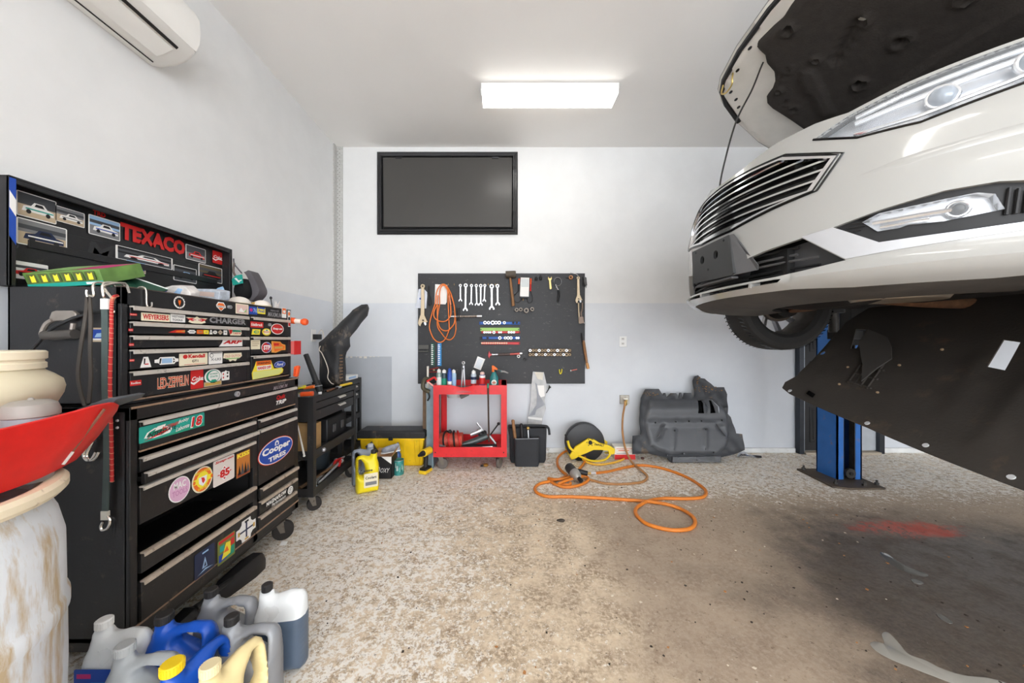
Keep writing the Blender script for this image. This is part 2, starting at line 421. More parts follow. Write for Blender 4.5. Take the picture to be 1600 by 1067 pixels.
# back door: dark steel jambs, black panelled leaf, pale sidelight
jm = mat('jamb_steel', (62, 66, 72), .35, .6, var=.1); dk = mat('door_black', (30, 30, 32), .45, var=.1)
mb = MB(); mb.box(3.185, 3.235, YB-.06, YB+.02, 0, 2.15, jm); mb.box(3.245, 3.262, YB-.035, YB+.02, 0, 2.15, mat('jamb_bright', (190, 200, 210), .3, .7))
mb.box(4.045, 4.1, YB-.06, YB+.02, 0, 2.15, jm); mb.box(3.185, 4.1, YB-.06, YB+.02, 2.15, 2.21, jm)
D = make('door_1', mb, bev=.003); D['kind'] = 'structure'; D['label'] = 'black panelled door in dark steel jambs behind the blue lift post'
mb = MB(); mb.box(3.265, 3.72, YB-.025, YB-.002, .03, 2.14, dk)
for z0, z1 in ((.12, .50), (.60, 1.0), (1.1, 2.0)):
    mb.box(3.32, 3.66, YB-.031, YB-.025, z0, z1, dk); mb.box(3.35, 3.63, YB-.036, YB-.031, z0+.03, z1-.03, dk)
make('door_leaf', mb, None, D, bev=.004)
mb = MB(); mb.box(3.73, 4.045, YB-.02, YB-.002, .03, 2.14, mat('sidelight_grey', (178, 182, 186), .4)); make('side_panel', mb, None, D)
mb = MB(); mb.box(3.235, 4.045, YB-.08, YB, 0, .022, mat('threshold_wood', (176, 164, 146), .7)); make('threshold', mb, None, D)
mb = MB(); mb.cyl((3.66, YB-.03, 1.02), (3.66, YB-.075, 1.02), .012, jm); mb.tube([(3.66, YB-.07, 1.02), (3.56, YB-.07, 1.02)], .009, jm); make('door_handle', mb, None, D)

# ceiling lights: one in the picture, the others unseen, added to brighten the bay
def ceiling_light(x, y, label, glow=1):
    hs = mat('lamp_housing', (232, 231, 229), .4, var=.02)
    t = thing('ceiling_light', label, 'ceiling light', (x, y, ZC), 0, None)
    df = mat('lamp_diffuser' if glow == 1 else 'lamp_diffuser_dim', (255, 252, 246), .4, var=0, emit=LAMP_E*glow)
    mb = MB(); mb.box(x-.565, x+.565, y-.102, y+.102, ZC-.048, ZC-.001, hs); make('housing', mb, None, t, bev=.004)
    mb = MB(); pr = [(-.095, -.036), (-.092, -.078), (-.08, -.088), (.08, -.088), (.092, -.078), (.095, -.036)]
    mb.loft([[(xx, y+a, ZC+b) for a, b in pr] for xx in (x-.557, x+.557)], df, cap=False); mb.box(x-.557, x+.557, y-.095, y+.095, ZC-.036, ZC-.034, hs); make('diffuser', mb, None, t)
    mb = MB()
    for sx in (-1, 1): mb.prism([(x+sx*.558, y+a, ZC+b) for a, b in pr], (sx*.008, 0, 0), hs)
    make('end_cap', mb, None, t)
    return t
ceiling_light(*LAMPS[0], 'long white rectangular lamp glowing on the ceiling above the tool board', .62)
ADDED_LAMP = ceiling_light(*LAMPS[1], 'added long white ceiling lamp, unseen straight above the camera')
for (x, y), l in zip(LAMPS[2:], ('added unseen ceiling lamp nearest the bay door on the car side', 'added unseen ceiling lamp nearest the bay door on the tool chest side', 'added unseen ceiling lamp at the far right of the bay')):
    copy_tree(ADDED_LAMP, (x, y, ZC), label=l)

# split air conditioner on the left wall
AW = mat('ac_plastic', (236, 234, 229), .35, var=.02); AD = mat('ac_slot', (28, 26, 25), .6)
t = thing('air_conditioner', 'white wall mounted air conditioner high on the left wall', 'air conditioner', (XL, 1.35, 2.64))
prof = [(0, 2.64), (.05, 2.632), (.13, 2.640), (.185, 2.663), (.225, 2.700), (.243, 2.745), (.248, 2.80), (.242, 2.87), (.22, 2.91), (.17, 2.93), (0, 2.93)]
y0, y1 = .86, 1.80
def acs(k, yy, inset): return [(XL+.001+max(0, a-inset*(a > .01)), yy, z+(inset if z < 2.75 else -inset)*.6) for a, z in prof]
mb = MB(); mb.loft([acs(0, y0-.0, .02), acs(0, y0+.02, 0), acs(0, y1-.025, 0), acs(0, y1-.006, .008), acs(0, y1, .022)], AW); make('case', mb, None, t)
def acp(i, j, f):   # strip between two profile stations, f outward lift
    return None
mb = MB()   # front cover slightly proud, rounded nose
fp = [(.232, 2.712), (.25, 2.75), (.256, 2.80), (.25, 2.872), (.226, 2.914), (.17, 2.936), (.165, 2.930), (.215, 2.905), (.238, 2.868), (.243, 2.80), (.238, 2.752), (.225, 2.715)]
mb.loft([[(XL+a, yy, z) for a, z in fp] for yy in (y0+.005, y1-.012)], AW); make('front_cover', mb, None, t)
mb = MB()   # dark outlet slot with a flap below it
mb.prism([(XL+.196, y0+.06, 2.6700), (XL+.206, y0+.06, 2.6785), (XL+.206, y1-.085, 2.6785), (XL+.196, y1-.085, 2.6700)], (.004, 0, -.006), AD); make('air_slot', mb, None, t)
mb = MB(); mb.loft([[(XL+.105, yy, 2.6275), (XL+.135, yy, 2.6345), (XL+.190, yy, 2.6615), (XL+.187, yy, 2.668), (XL+.13, yy, 2.6405), (XL+.105, yy, 2.634)] for yy in (y0+.06, y1-.09)], AW); make('louver_flap', mb, None, t)
mb = MB(); mb.box(XL+.045, XL+.05, y0+.03, y1-.05, 2.628, 2.634, AD); make('seam', mb, None, t)

# black framed hatch on the back wall
t = thing('hatch_board', 'large black framed hatch board high on the back wall', 'wall hatch', (Uy(699, 366, YB).x, YB, Uy(699, 366, YB).z))
FK = mat('hatch_frame_black', (36, 36, 38), .3, var=.1, coat=.3); PK = mat('hatch_panel_black', (72, 70, 68), .3, var=.015, spec=.6, rvar=.02)
a, b = Uy(589, 237, YB-.02), Uy(809, 366, YB-.02)
def frame_piece(mb, a, b, inx, m):   # mitred moulded frame round the rectangle a..b (x, z)
    st = [(0, .0), (0, .018), (.014, .026), (.028, .022), (.036, .034), (.05, .030), (.056, .012), (.056, 0)]
    cs = [(a.x, a.z, 1, -1), (b.x, a.z, -1, -1), (b.x, b.z, -1, 1), (a.x, b.z, 1, 1)]
    rings = [[(x+sx*d, YB-h, z+sz*d) for d, h in st] for x, z, sx, sz in cs]; rings.append(rings[0])
    mb.loft(rings, m, cap=False)
mb = MB(); frame_piece(mb, a, b, .05, FK); make('frame', mb, None, t, ang=25)
mb = MB(); mb.prism([(a.x+.075, YB-.014, b.z+.078), (b.x-.068, YB-.014, b.z+.078), (b.x-.062, YB-.006, a.z-.062), (a.x+.066, YB-.006, a.z-.062)], (0, -.012, 0), PK); make('panel', mb, None, t)
mb = MB(); mb.box(a.x+.05, b.x-.05, YB-.004, YB-.001, b.z+.05, a.z-.05, mat('hatch_dark', (14, 14, 14), .9)); make('backing', mb, None, t)
for x in (a.x+.2, b.x-.28):
    mb = MB(); mb.box(x, x+.07, YB-.022, YB-.012, a.z-.078, a.z-.056, FK); mb.cyl((x, YB-.022, a.z-.062), (x+.07, YB-.022, a.z-.062), .005, FK, 8); make('hinge', mb, None, t)
# ------------------------------------------------------------------ the raised white car (faces left, hood open)
YC, XN, CW, CA, LIFT = 1.75, 1.07, .926, .90, 1.25
PH = [(.10, -.22), (.15, -.07), (.18, -.015), (.205, .012), (.225, .014), (.245, -.008), (.30, -.004), (.40, 0), (.52, 0), (.66, -.02), (.80, -.07), (.95, -.16), (1.1, -.3)]
def lerp_tab(tab, x):
    if x <= tab[0][0]: return tab[0][1]
    for (a, b), (c, d) in zip(tab, tab[1:]):
        if x <= c: return b+(d-b)*(x-a)/(c-a)
    return tab[-1][1]
def FP(t, h, o=0.0):
    """front skin of the car: t = angle round the nose, h = height over the ground line, o = outward offset"""
    s = CW*sin(t); d = CA*(1-cos(t)); n = V((-cos(t)/CA, sin(t)/CW, 0)).normalized()
    return V((XN+d, YC+s, LIFT+h))+n*(lerp_tab(PH, h)+o)
def mir(p): return [(-a, b) for a, b in reversed(p)]
WHITE = mat('car_white', (168, 167, 163), .22, var=.015, scale=4, coat=.8, spec=.5)
BLK = mat('black_plastic', (30, 30, 31), .5, var=.12, bump=.1)
GLB = mat('gloss_black', (14, 14, 15), .18, var=.05)
CHR = mat('chrome', (225, 226, 228), .12, 1, var=.03)
SATIN = mat('satin_silver', (202, 203, 206), .3, .55, var=.05)
GREYP = mat('grey_plastic', (84, 83, 84), .5, var=.12, bump=.1)
car = thing('car', 'white sedan raised on a blue lift with its hood propped open', 'car', (XN+1.4, YC, 0))
top = [(-pi/2, .97), (-1.35, .945), (-1.2, .922), (-1.05, .895), (-.75, .857), (-.58, .818), (-.46, .835), (-.28, .83), (-.12, .785), (0, .778)]
bot = [(0, .178), (.41, .176), (.60, .163), (.95, .158), (1.12, .165)]
arch = [(1.17, .17), (1.19, .30), (1.25, .45), (1.36, .585), (1.46, .65), (pi/2, .685)]
outline = top+mir(top)[1:]
bb = mir(bot)[:-1]+bot
outline = outline+list(reversed(mir(arch)+bb+arch))
grille = [(-.36, .742), (-.20, .752), (0, .755)]; grille = [(-.575, .648)]+grille+[(-a, b) for a, b in reversed(grille[:-1])]+[(.575, .648), (.50, .536), (.35, .518), (.13, .487), (-.13, .487), (-.35, .518), (-.50, .536)]
head = [(-.47, .757), (-.58, .802), (-.75, .843), (-1.05, .882), (-1.22, .905), (-1.30, .87), (-1.24, .79), (-1.0, .715), (-.78, .675), (-.62, .692)]
fog = [(-.555, .383), (-.69, .412), (-.83, .433), (-.94, .432), (-1.06, .41), (-1.11, .36), (-1.06, .315), (-.99, .306), (-.87, .302), (-.68, .302)]
chromeT = [(-.455, .372), (-.555, .383), (-.68, .302), (-.87, .302), (-.99, .306), (-1.06, .315), (-1.10, .312), (-1.09, .288), (-.99, .284), (-.72, .270), (-.59, .262)]
lowg = [(-.455, .368), (-.30, .350), (-.21, .335), (.21, .335), (.30, .350), (.455, .368), (.59, .258), (.44, .240), (.36, .232), (.2, .228), (0, .228), (-.2, .228), (-.36, .232), (-.44, .240), (-.59, .258)]
slot = [(-.385, .219), (-.36, .2205), (0, .2165), (.36, .2205), (.385, .219), (.37, .207), (.2, .203), (0, .2015), (-.2, .203), (-.37, .207)]
def sheet(mb, outer, holes, m, o=0.0, st=(.035, .02), rim=0.02):
    vs, fs = fill([outer]+holes, *st)
    fs = [f for f in fs if inpoly(cen(vs, f), outer) and not any(inpoly(cen(vs, f), h) for h in holes)]
    P = [FP(a, b, o) for a, b in vs]; out = []
    for f in fs:
        a, b, c = [vs[i] for i in f]
        ccw = (b[0]-a[0])*(c[1]-a[1])-(b[1]-a[1])*(c[0]-a[0]) > 0
        out.append(f[::-1] if ccw else f)
    mb.add(P, out, m)
    if rim:      # turned-in edge, so that every opening shows the panel's thickness
        for pl in [outer]+holes:
            d = densify(pl, min(st)*1.3); n = len(d)
            mb.add([FP(a, b, o) for a, b in d]+[FP(a, b, o-rim) for a, b in d], [(i, (i+1) % n, n+(i+1) % n, n+i) for i in range(n)], m)
    return mb
mb = MB(); sheet(mb, outline, [grille, head, mir(head), fog, mir(fog), chromeT, mir(chromeT), lowg, slot], WHITE)
# turned-over upper edge towards the engine bay
d = densify(top+mir(top)[1:], .03, close=False)
mb.add([FP(a, b) for a, b in d]+[FP(a, b+.006, -.03) for a, b in d]+[FP(a, b-.03, -.10) for a, b in d], [(k*len(d)+i, k*len(d)+i+1, (k+1)*len(d)+i+1, (k+1)*len(d)+i) for k in range(2) for i in range(len(d)-1)], WHITE)
bump = make('front_bumper', mb, None, car, ang=50)
# crease lines on the bumper above the fog lamp: a softly raised swage
mb = MB(); rg = []
for k in range(30):
    t = -.62-.75*k/29; h0 = .545+.055*k/29; wd = .012*sin(pi*min(1, k/6)/2)
    rg.append([FP(t, h0+wd*1.6, -.001), FP(t, h0+wd*.4, .007*min(1, k/6)), FP(t, h0-wd*1.2, -.001), FP(t, h0-wd, -.01), FP(t, h0+wd, -.01)])
mb.loft(rg, WHITE); make('swage_line', mb, None, car, ang=60)
# grille: chrome frame, dark recess, seven chrome bars
gr = make('grille', sheet(MB(), grille, [], GLB, -.055, (.05, .03), 0), None, car)
def inset(pl, k, c):
    return [(c[0]+(a-c[0])*k[0], c[1]+(b-c[1])*k[1]) for a, b in pl]
gi = inset(grille, (.945, .885), (0, .612))
mb = MB(); sheet(mb, grille, [gi], CHR, .006, (.03, .012), .05); make('chrome_frame', mb, None, gr, ang=30)
for k_, o_ in ((1.012, .003), (.985, .0065)):
    make('frame_seal', MB().tube([FP(a, b, o_) for a, b in densify(inset(grille, (k_, k_), (0, .62)), .03)], .0035, GLB, 5, closed=True), None, gr)
def gspan(h):
    xs = []
    n = len(gi)
    for i in range(n):
        a, b = gi[i], gi[(i+1) % n]
        if (a[1] > h) != (b[1] > h): xs.append(a[0]+(b[0]-a[0])*(h-a[1])/(b[1]-a[1]))
    return (min(xs), max(xs)) if len(xs) > 1 else None
for k in range(7):
    h = .512+.0345*k; sp = gspan(h+.001)
    if not sp: continue
    n = 26; rg = []
    for i in range(n+1):
        t = sp[0]+(sp[1]-sp[0])*i/n
        rg.append([FP(t, h+.0065, -.020), FP(t, h+.004, -.008), FP(t, h-.004, -.008), FP(t, h-.0065, -.020), FP(t, h, -.032)])
    mb = MB(); mb.loft(rg, CHR); make('grille_bar', mb, None, gr, ang=30)
# headlights: clear lens over a deep housing with projector and light bar
LENS = mat('clear_lens', (235, 240, 245), .04, var=0, alpha=.16, spec=.6)
HB = mat('lamp_bowl', (222, 225, 230), .22, .55, var=.1, scale=20)
for sg in (1, -1):
    hp = head if sg == 1 else mir(head)
    h = make('headlight', sheet(MB(), hp, [], LENS, .002, (.05, .03), 0), None, car)
    mb = MB(); sheet(mb, hp, [], HB, -.055, (.04, .02), 0)
    dd = densify(hp, .03); n = len(dd)
    mb.add([FP(a, b, -.004) for a, b in dd]+[FP(a, b, -.055) for a, b in dd], [(i, (i+1) % n, n+(i+1) % n, n+i) for i in range(n)], BLK); make('housing', mb, None, h)
    def hl(tt, k): # point inside the lamp, k from lower to upper edge
        lo = lerp_tab([(-1.24, .80), (-1.0, .715), (-.78, .675), (-.62, .692), (-.47, .75)], tt); hi = lerp_tab([(-1.22, .905), (-1.05, .882), (-.75, .843), (-.58, .802), (-.47, .757)], tt)
        return lo+(hi-lo)*k
    for kk, mm, rr in ((.86, SATIN, .009), (.62, HB, .011), (.22, CHR, .007)):
        mb = MB(); mb.tube([FP(sg*tt, hl(tt, kk), -.028) for tt in [-.60-.6*i/14 for i in range(15)]], rr, mm, 8); make('light_guide', mb, None, h)
    for tt in (-.84, -1.06):
        c = FP(sg*tt, hl(tt, .45), -.03); n_ = (FP(sg*tt, .78, .1)-FP(sg*tt, .78, 0)).normalized()
        mb = MB(); mb.torus(c, .033, .007, CHR, n_); mb.ball(c, .030, mat('projector_glass', (150, 160, 172), .08, .2, var=0), 14); make('projector', mb, None, h)
    mb = MB(); dd = densify([p if sg == 1 else (-p[0], p[1]) for p in [(-.47, .757), (-.62, .692), (-.78, .675), (-1.0, .715), (-1.24, .79)]], .03, close=False)
    mb.tube([FP(a, b, .001) for a, b in dd], .0045, GLB, 6); make('seal', mb, None, h)
# fog lamps
for sg in (1, -1):
    q = (lambda p: p) if sg == 1 else mir
    fl = [(-.635, .383), (-.68, .402), (-.90, .412), (-.935, .40), (-.955, .352), (-.83, .341), (-.75, .347), (-.73, .342), (-.675, .342)]
    f = make('fog_lamp_bezel', sheet(MB(), q(fog), [q(fl)], BLK, -.018, (.04, .02), .04), None, car)
    for i in range(6): tt = -.965-.018*i; make('bezel_fin', MB().tube([FP(sg*tt, .412-.006*i, -.012), FP(sg*(tt+.006), .335, -.012)], .0045, BLK, 6), None, f)
    for i in range(5): make('bezel_fin', MB().tube([FP(sg*(-.60+.012*i), .384-.012*i, -.014), FP(sg*(-.655+.012*i), .382-.012*i, -.014)], .003, BLK, 6), None, f)
    mb = MB(); sheet(mb, q(fl), [], LENS, -.008, (.05, .03), 0); make('lens', mb, None, f)
    mb = MB(); sheet(mb, q(fl), [], HB, -.045, (.05, .03), 0)
    dd = densify(q(fl), .03); n = len(dd); mb.add([FP(a, b, -.010) for a, b in dd]+[FP(a, b, -.046) for a, b in dd], [(i, (i+1) % n, n+(i+1) % n, n+i) for i in range(n)], HB)
    mb.tube([FP(sg*tt, .376-.0*tt, -.026) for tt in [-.66-.2*i/8 for i in range(9)]], .007, CHR, 6)
    mb.tube([FP(sg*tt, .358, -.026) for tt in [-.68-.12*i/8 for i in range(9)]], .006, CHR, 6)
    c = FP(sg*-.865, .376, -.03); nn = (FP(sg*-.865, .376, .1)-FP(sg*-.865, .376, 0)).normalized(); mb.torus(c, .022, .005, CHR, nn); mb.ball(c, .018, GLB, 10)
    make('lamp_bowl', mb, None, f)
    mb = MB(); sheet(mb, q(chromeT), [], SATIN, .004, (.03, .015), .03); make('silver_trim', mb, None, car, ang=50)
# lower grille opening with dark crash bar and slats; dark slot in the lip
mb = MB(); sheet(mb, lowg, [], GREYP, -.075, (.06, .03), 0); lg = make('lower_grille', mb, None, car)
for h, rr, oo, mm in ((.345, .010, -.045, BLK), (.315, .008, -.035, GREYP), (.292, .007, -.03, GREYP), (.262, .008, -.035, BLK), (.243, .006, -.03, BLK)):
    mb = MB(); tl = .42 if h > .3 else .5; mb.tube([FP(-tl+2*tl*i/20, h, oo) for i in range(21)], rr, mm, 6, flat=.7); make('slat', mb, None, lg)
mb = MB(); mb.box(XN+.09, XN+.12, YC-.34, YC-.02, LIFT+.235, LIFT+.345, mat('radiator_black', (12, 12, 12), .8)); make('radiator', mb, None, lg)
mb = MB(); sheet(mb, slot, [], GLB, -.05, (.05, .01), 0); make('lip_slot', mb, None, car)
mb = MB()
for t in (-.245, .12, .33): mb.box(*sorted((FP(t, .21, -.045).x, FP(t, .21, 0).x)), FP(t, .21).y-.006, FP(t, .21).y+.006, LIFT+.2, LIFT+.22, WHITE)
make('slot_tab', mb, None, car)
# number plate bracket (no plate): plate with two bolt holes and a wing on each side
pl = [(-.152, .462), (.205, .466), (.192, .284), (-.188, .268)]
def plateP(t, h, o=0): return V((XN-.014+(h-.27)*-.02-o, YC+t*.92, LIFT+h))
pb = [(-.15, .463), (.185, .463), (.19, .455), (.182, .292), (.172, .284), (-.165, .272), (-.178, .28), (-.158, .455)]
mb = MB(); pv, pf = fill([pb, ell(.085, .395, .020, .022, 14), ell(-.04, .395, .020, .022, 14)], .04, .04)
pf = [f for f in pf if inpoly(cen(pv, f), pb) and not any(hypot((cen(pv, f)[0]-cx)/.02, (cen(pv, f)[1]-.395)/.022) < 1 for cx in (.085, -.04))]
PLM = mat('plate_bracket_grey', (58, 59, 60), .38, var=.1)
for o in (0, -.008):
    out = []
    for f in pf:
        a, b, c = [pv[i] for i in f]; ccw = (b[0]-a[0])*(c[1]-a[1])-(b[1]-a[1])*(c[0]-a[0]) > 0
        out.append(f[::-1] if ccw == (o == 0) else f)
    mb.add([plateP(a, b, o) for a, b in pv], out, PLM)
for lp in (pb, ell(.085, .395, .020, .022, 14), ell(-.04, .395, .020, .022, 14)):
    n = len(lp); mb.add([plateP(a, b) for a, b in lp]+[plateP(a, b, -.014) for a, b in lp], [(i, (i+1) % n, n+(i+1) % n, n+i) for i in range(n)], PLM)
for cx in (.085, -.04): mb.add([plateP(a, b, -.014) for a, b in ell(cx, .395, .02, .022, 14)], [tuple(range(14))], GLB)
for a, b in ((.15, .448), (-.11, .448), (.03, .335)): mb.cyl(plateP(a, b, .001), plateP(a, b, -.002), .006, GLB, 8)
pk = make('plate_bracket', mb, None, car, ang=30)
for sg in (-1, 1):
    mb = MB(); a = -.153 if sg < 0 else .187
    mb.prism([plateP(a, .462), plateP(a+sg*.012, .462, -.01), plateP(a+sg*.11, .30, -.055), plateP(a+sg*.10, .28, -.06), plateP(a+sg*.012, .272, -.006)], (.006, 0, 0), GREYP); make('bracket_wing', mb, None, pk)
mb = MB(); mb.box(XN-.012, XN+.02, YC-.15, YC+.15, LIFT+.258, LIFT+.268, GREYP); make('bracket_ledge', mb, None, pk, bev=.002)
# grey undertray behind the lip
mb = MB(); rg = []
for i in range(41):
    t = -1.15+2.3*i/40; rg.append([FP(t, .178, -.004), FP(t, .150, -.05), FP(t, .135, -.16), FP(t, .15, -.36), FP(t, .165, -.37), FP(t, .17, -.10)])
mb.loft(rg, mat('dirty_undertray', (74, 71, 68), .75, var=.3, scale=7, bump=.3)); make('front_undertray', mb, None, car)
# ---- body behind the nose: sides with wheel arches, doors, roof, glass, underside
def arcpts(cx, r, a0, a1, n=14): return [(cx+r*cos(a0+(a1-a0)*k/n), .335+r*sin(a0+(a1-a0)*k/n)) for k in range(n+1)]
side = [(.9, .97), (1.3, 1.0), (2.6, 1.03), (4.2, 1.05), (4.72, 1.02), (4.82, .80), (4.80, .35), (4.3, .24)]
side += arcpts(3.80, .38, -.25, pi+.25)[0:]+[(2.6, .21), (1.40, .22)]+arcpts(.975, .37, -.3, pi/2+.2)
sv, sf = fill([side], .12, .08); sf = [f for f in sf if inpoly(cen(sv, f), side)]
def sideP(a, h, sg, o=0):
    tuck = lerp_tab([(.2, -.05), (.35, -.01), (.55, 0), (.75, -.01), (1.05, -.07)], h); end = -.12*max(0, (a-4.0)/.8)**2
    nose = lerp_tab([(.9, lerp_tab(PH, h)), (1.4, tuck)], a) if a < 1.4 else tuck
    return V((XN+a, YC+sg*(CW+nose+end+o), LIFT+h))
for sg in (-1, 1):
    mb = MB(); mb.add([sideP(a, h, sg) for a, h in sv], [f if sg < 0 else f[::-1] for f in sf], WHITE)
    n = len(side); mb.add([sideP(a, h, sg) for a, h in side]+[sideP(a, h, sg, -.05) for a, h in side], [(i, (i+1) % n, n+(i+1) % n, n+i) for i in range(n)], WHITE); make('body_side', mb, None, car)
    for x0, x1 in ((1.55, 2.62), (2.66, 3.5)):
        mb = MB(); pts = [(x0, .28), (x1, .28), (x1, 1.0), (x0, .98)]
        mb.prism([sideP(a, h, sg, .004) for a, h in pts], (0, -sg*.02, 0), WHITE); dr = make('door_panel', mb, None, car, bev=.004)
        mb = MB(); mb.tube([sideP(x1-.22, .86, sg, .02), sideP(x1-.06, .86, sg, .02)], .012, CHR); make('door_handle', mb, None, dr)
GL = mat('tinted_glass', (30, 36, 40), .05, var=0, spec=.6)
mb = MB(); cab = [(1.25, .99, .80), (2.05, 1.43, .60), (2.6, 1.475, .60), (3.4, 1.43, .58), (4.3, 1.07, .74)]
rg = [[(XN+a, YC-wd, LIFT+h-.0), (XN+a, YC-wd*.6, LIFT+h+.02), (XN+a, YC+wd*.6, LIFT+h+.02), (XN+a, YC+wd, LIFT+h), (XN+a, YC+wd+.02, LIFT+h-.04), (XN+a, YC-wd-.02, LIFT+h-.04)] for a, h, wd in cab]
mb.loft(rg[1:4], WHITE); make('roof', mb, None, car)
mb = MB(); mb.loft(rg[0:2], GL); make('windshield', mb, None, car)
mb = MB(); mb.loft(rg[3:5], GL); make('rear_window', mb, None, car)
for sg in (-1, 1):
    mb = MB(); mb.prism([(XN+1.3, YC+sg*.84, LIFT+1.0), (XN+2.07, YC+sg*.62, LIFT+1.41), (XN+3.38, YC+sg*.60, LIFT+1.41), (XN+4.2, YC+sg*.80, LIFT+1.05)], (0, -sg*.02, 0), GL); make('side_window', mb, None, car)
mb = MB(); mb.prism([(XN+4.25, YC-.8, LIFT+1.06), (XN+4.72, YC-.78, LIFT+1.02), (XN+4.72, YC+.78, LIFT+1.02), (XN+4.25, YC+.8, LIFT+1.06)], (0, 0, -.03), WHITE)
mb.prism([(XN+4.74, YC-.78, LIFT+1.0), (XN+4.80, YC-.78, LIFT+.35), (XN+4.80, YC+.78, LIFT+.35), (XN+4.74, YC+.78, LIFT+1.0)], (-.04, 0, 0), WHITE); make('trunk', mb, None, car)
UB = mat('underbody_dark', (24, 22, 21), .8, var=.35, scale=9, bump=.4, bscale=30); RUST = mat('rusty_steel', (118, 84, 60), .75, .2, var=.35, scale=24); ALU = mat('dirty_aluminium', (150, 140, 126), .5, .5, var=.25, scale=18)
mb = MB(); mb.box(XN+.42, XN+4.6, YC-.62, YC+.62, LIFT+.24, LIFT+.30, UB); mb.box(XN+1.42, XN+3.4, YC-.86, YC+.86, LIFT+.22, LIFT+.30, UB); make('floor_pan', mb, None, car, bev=.01)
mb = MB(); mb.box(XN+.30, XN+1.25, YC-.55, YC+.55, LIFT+.30, LIFT+.74, UB); mb.box(XN+1.1, XN+1.3, YC-.85, YC+.85, LIFT+.3, LIFT+.92, UB); make('engine_block', mb, None, car, bev=.03)
mb = MB(); mb.lathe([(.001, 0), (.15, 0), (.17, .03), (.17, .09)], ALU, 18, o=(XN+.72, YC-.18, LIFT+.15)); make('oil_pan', mb, None, car)
mb = MB(); mb.tube(smooth([(XN+.5, YC-.42, LIFT+.22), (XN+.62, YC-.15, LIFT+.17), (XN+.62, YC+.15, LIFT+.17), (XN+.5, YC+.42, LIFT+.22)], 6), .032, UB, 8); mb.box(XN+.95, XN+1.15, YC-.45, YC+.45, LIFT+.17, LIFT+.24, UB); make('subframe', mb, None, car)
mb = MB(); mb.tube(smooth([(XN+.85, YC+.1, LIFT+.2), (XN+1.5, YC+.12, LIFT+.17), (XN+3.0, YC+.14, LIFT+.18), (XN+4.3, YC+.4, LIFT+.22)], 6), .03, RUST, 10); make('exhaust_pipe', mb, None, car)
mb = MB(); mb.cbox((XN+.62, YC-.48, LIFT+.19), (.12, .10, .07), ALU); mb.cbox((XN+.52, YC-.42, LIFT+.20), (.05, .12, .05), RUST); mb.tube(smooth([(XN+.42, YC-.35, LIFT+.2), (XN+.55, YC-.5, LIFT+.17), (XN+.72, YC-.55, LIFT+.2)], 5), .010, RUST, 6); mb.cyl((XN+.5, YC-.62, LIFT+.17), (XN+.5, YC-.62, LIFT+.21), .012, mat('blue_clip', (70, 120, 190), .4), 10); make('bracket', mb, None, car, bev=.004)
for sg in (1, -1):
    mb = MB(); mb.prism([(XN+.80, YC+sg*.34, LIFT+.185), (XN+1.12, YC+sg*.34, LIFT+.20), (XN+1.04, YC+sg*.66, LIFT+.17), (XN+.98, YC+sg*.72, LIFT+.165), (XN+.92, YC+sg*.66, LIFT+.17)], (0, 0, .022), RUST); make('control_arm', mb, None, car, bev=.006)
    mb = MB(); mb.cyl((XN+.975, YC+sg*.5, LIFT+.235), (XN+.975, YC+sg*.72, LIFT+.235), .017, UB, 8); make('drive_shaft', mb, None, car)
    mb = MB(); mb.loft([[(XN+.975+.36*cos(a), YC+sg*yy, LIFT+.335+.36*sin(a)) for a in [-.1+(pi+.2)*k/16 for k in range(17)]] for yy in (.55, .90)], BLK, cap=False, closed=False); make('wheel_liner', mb, None, car)
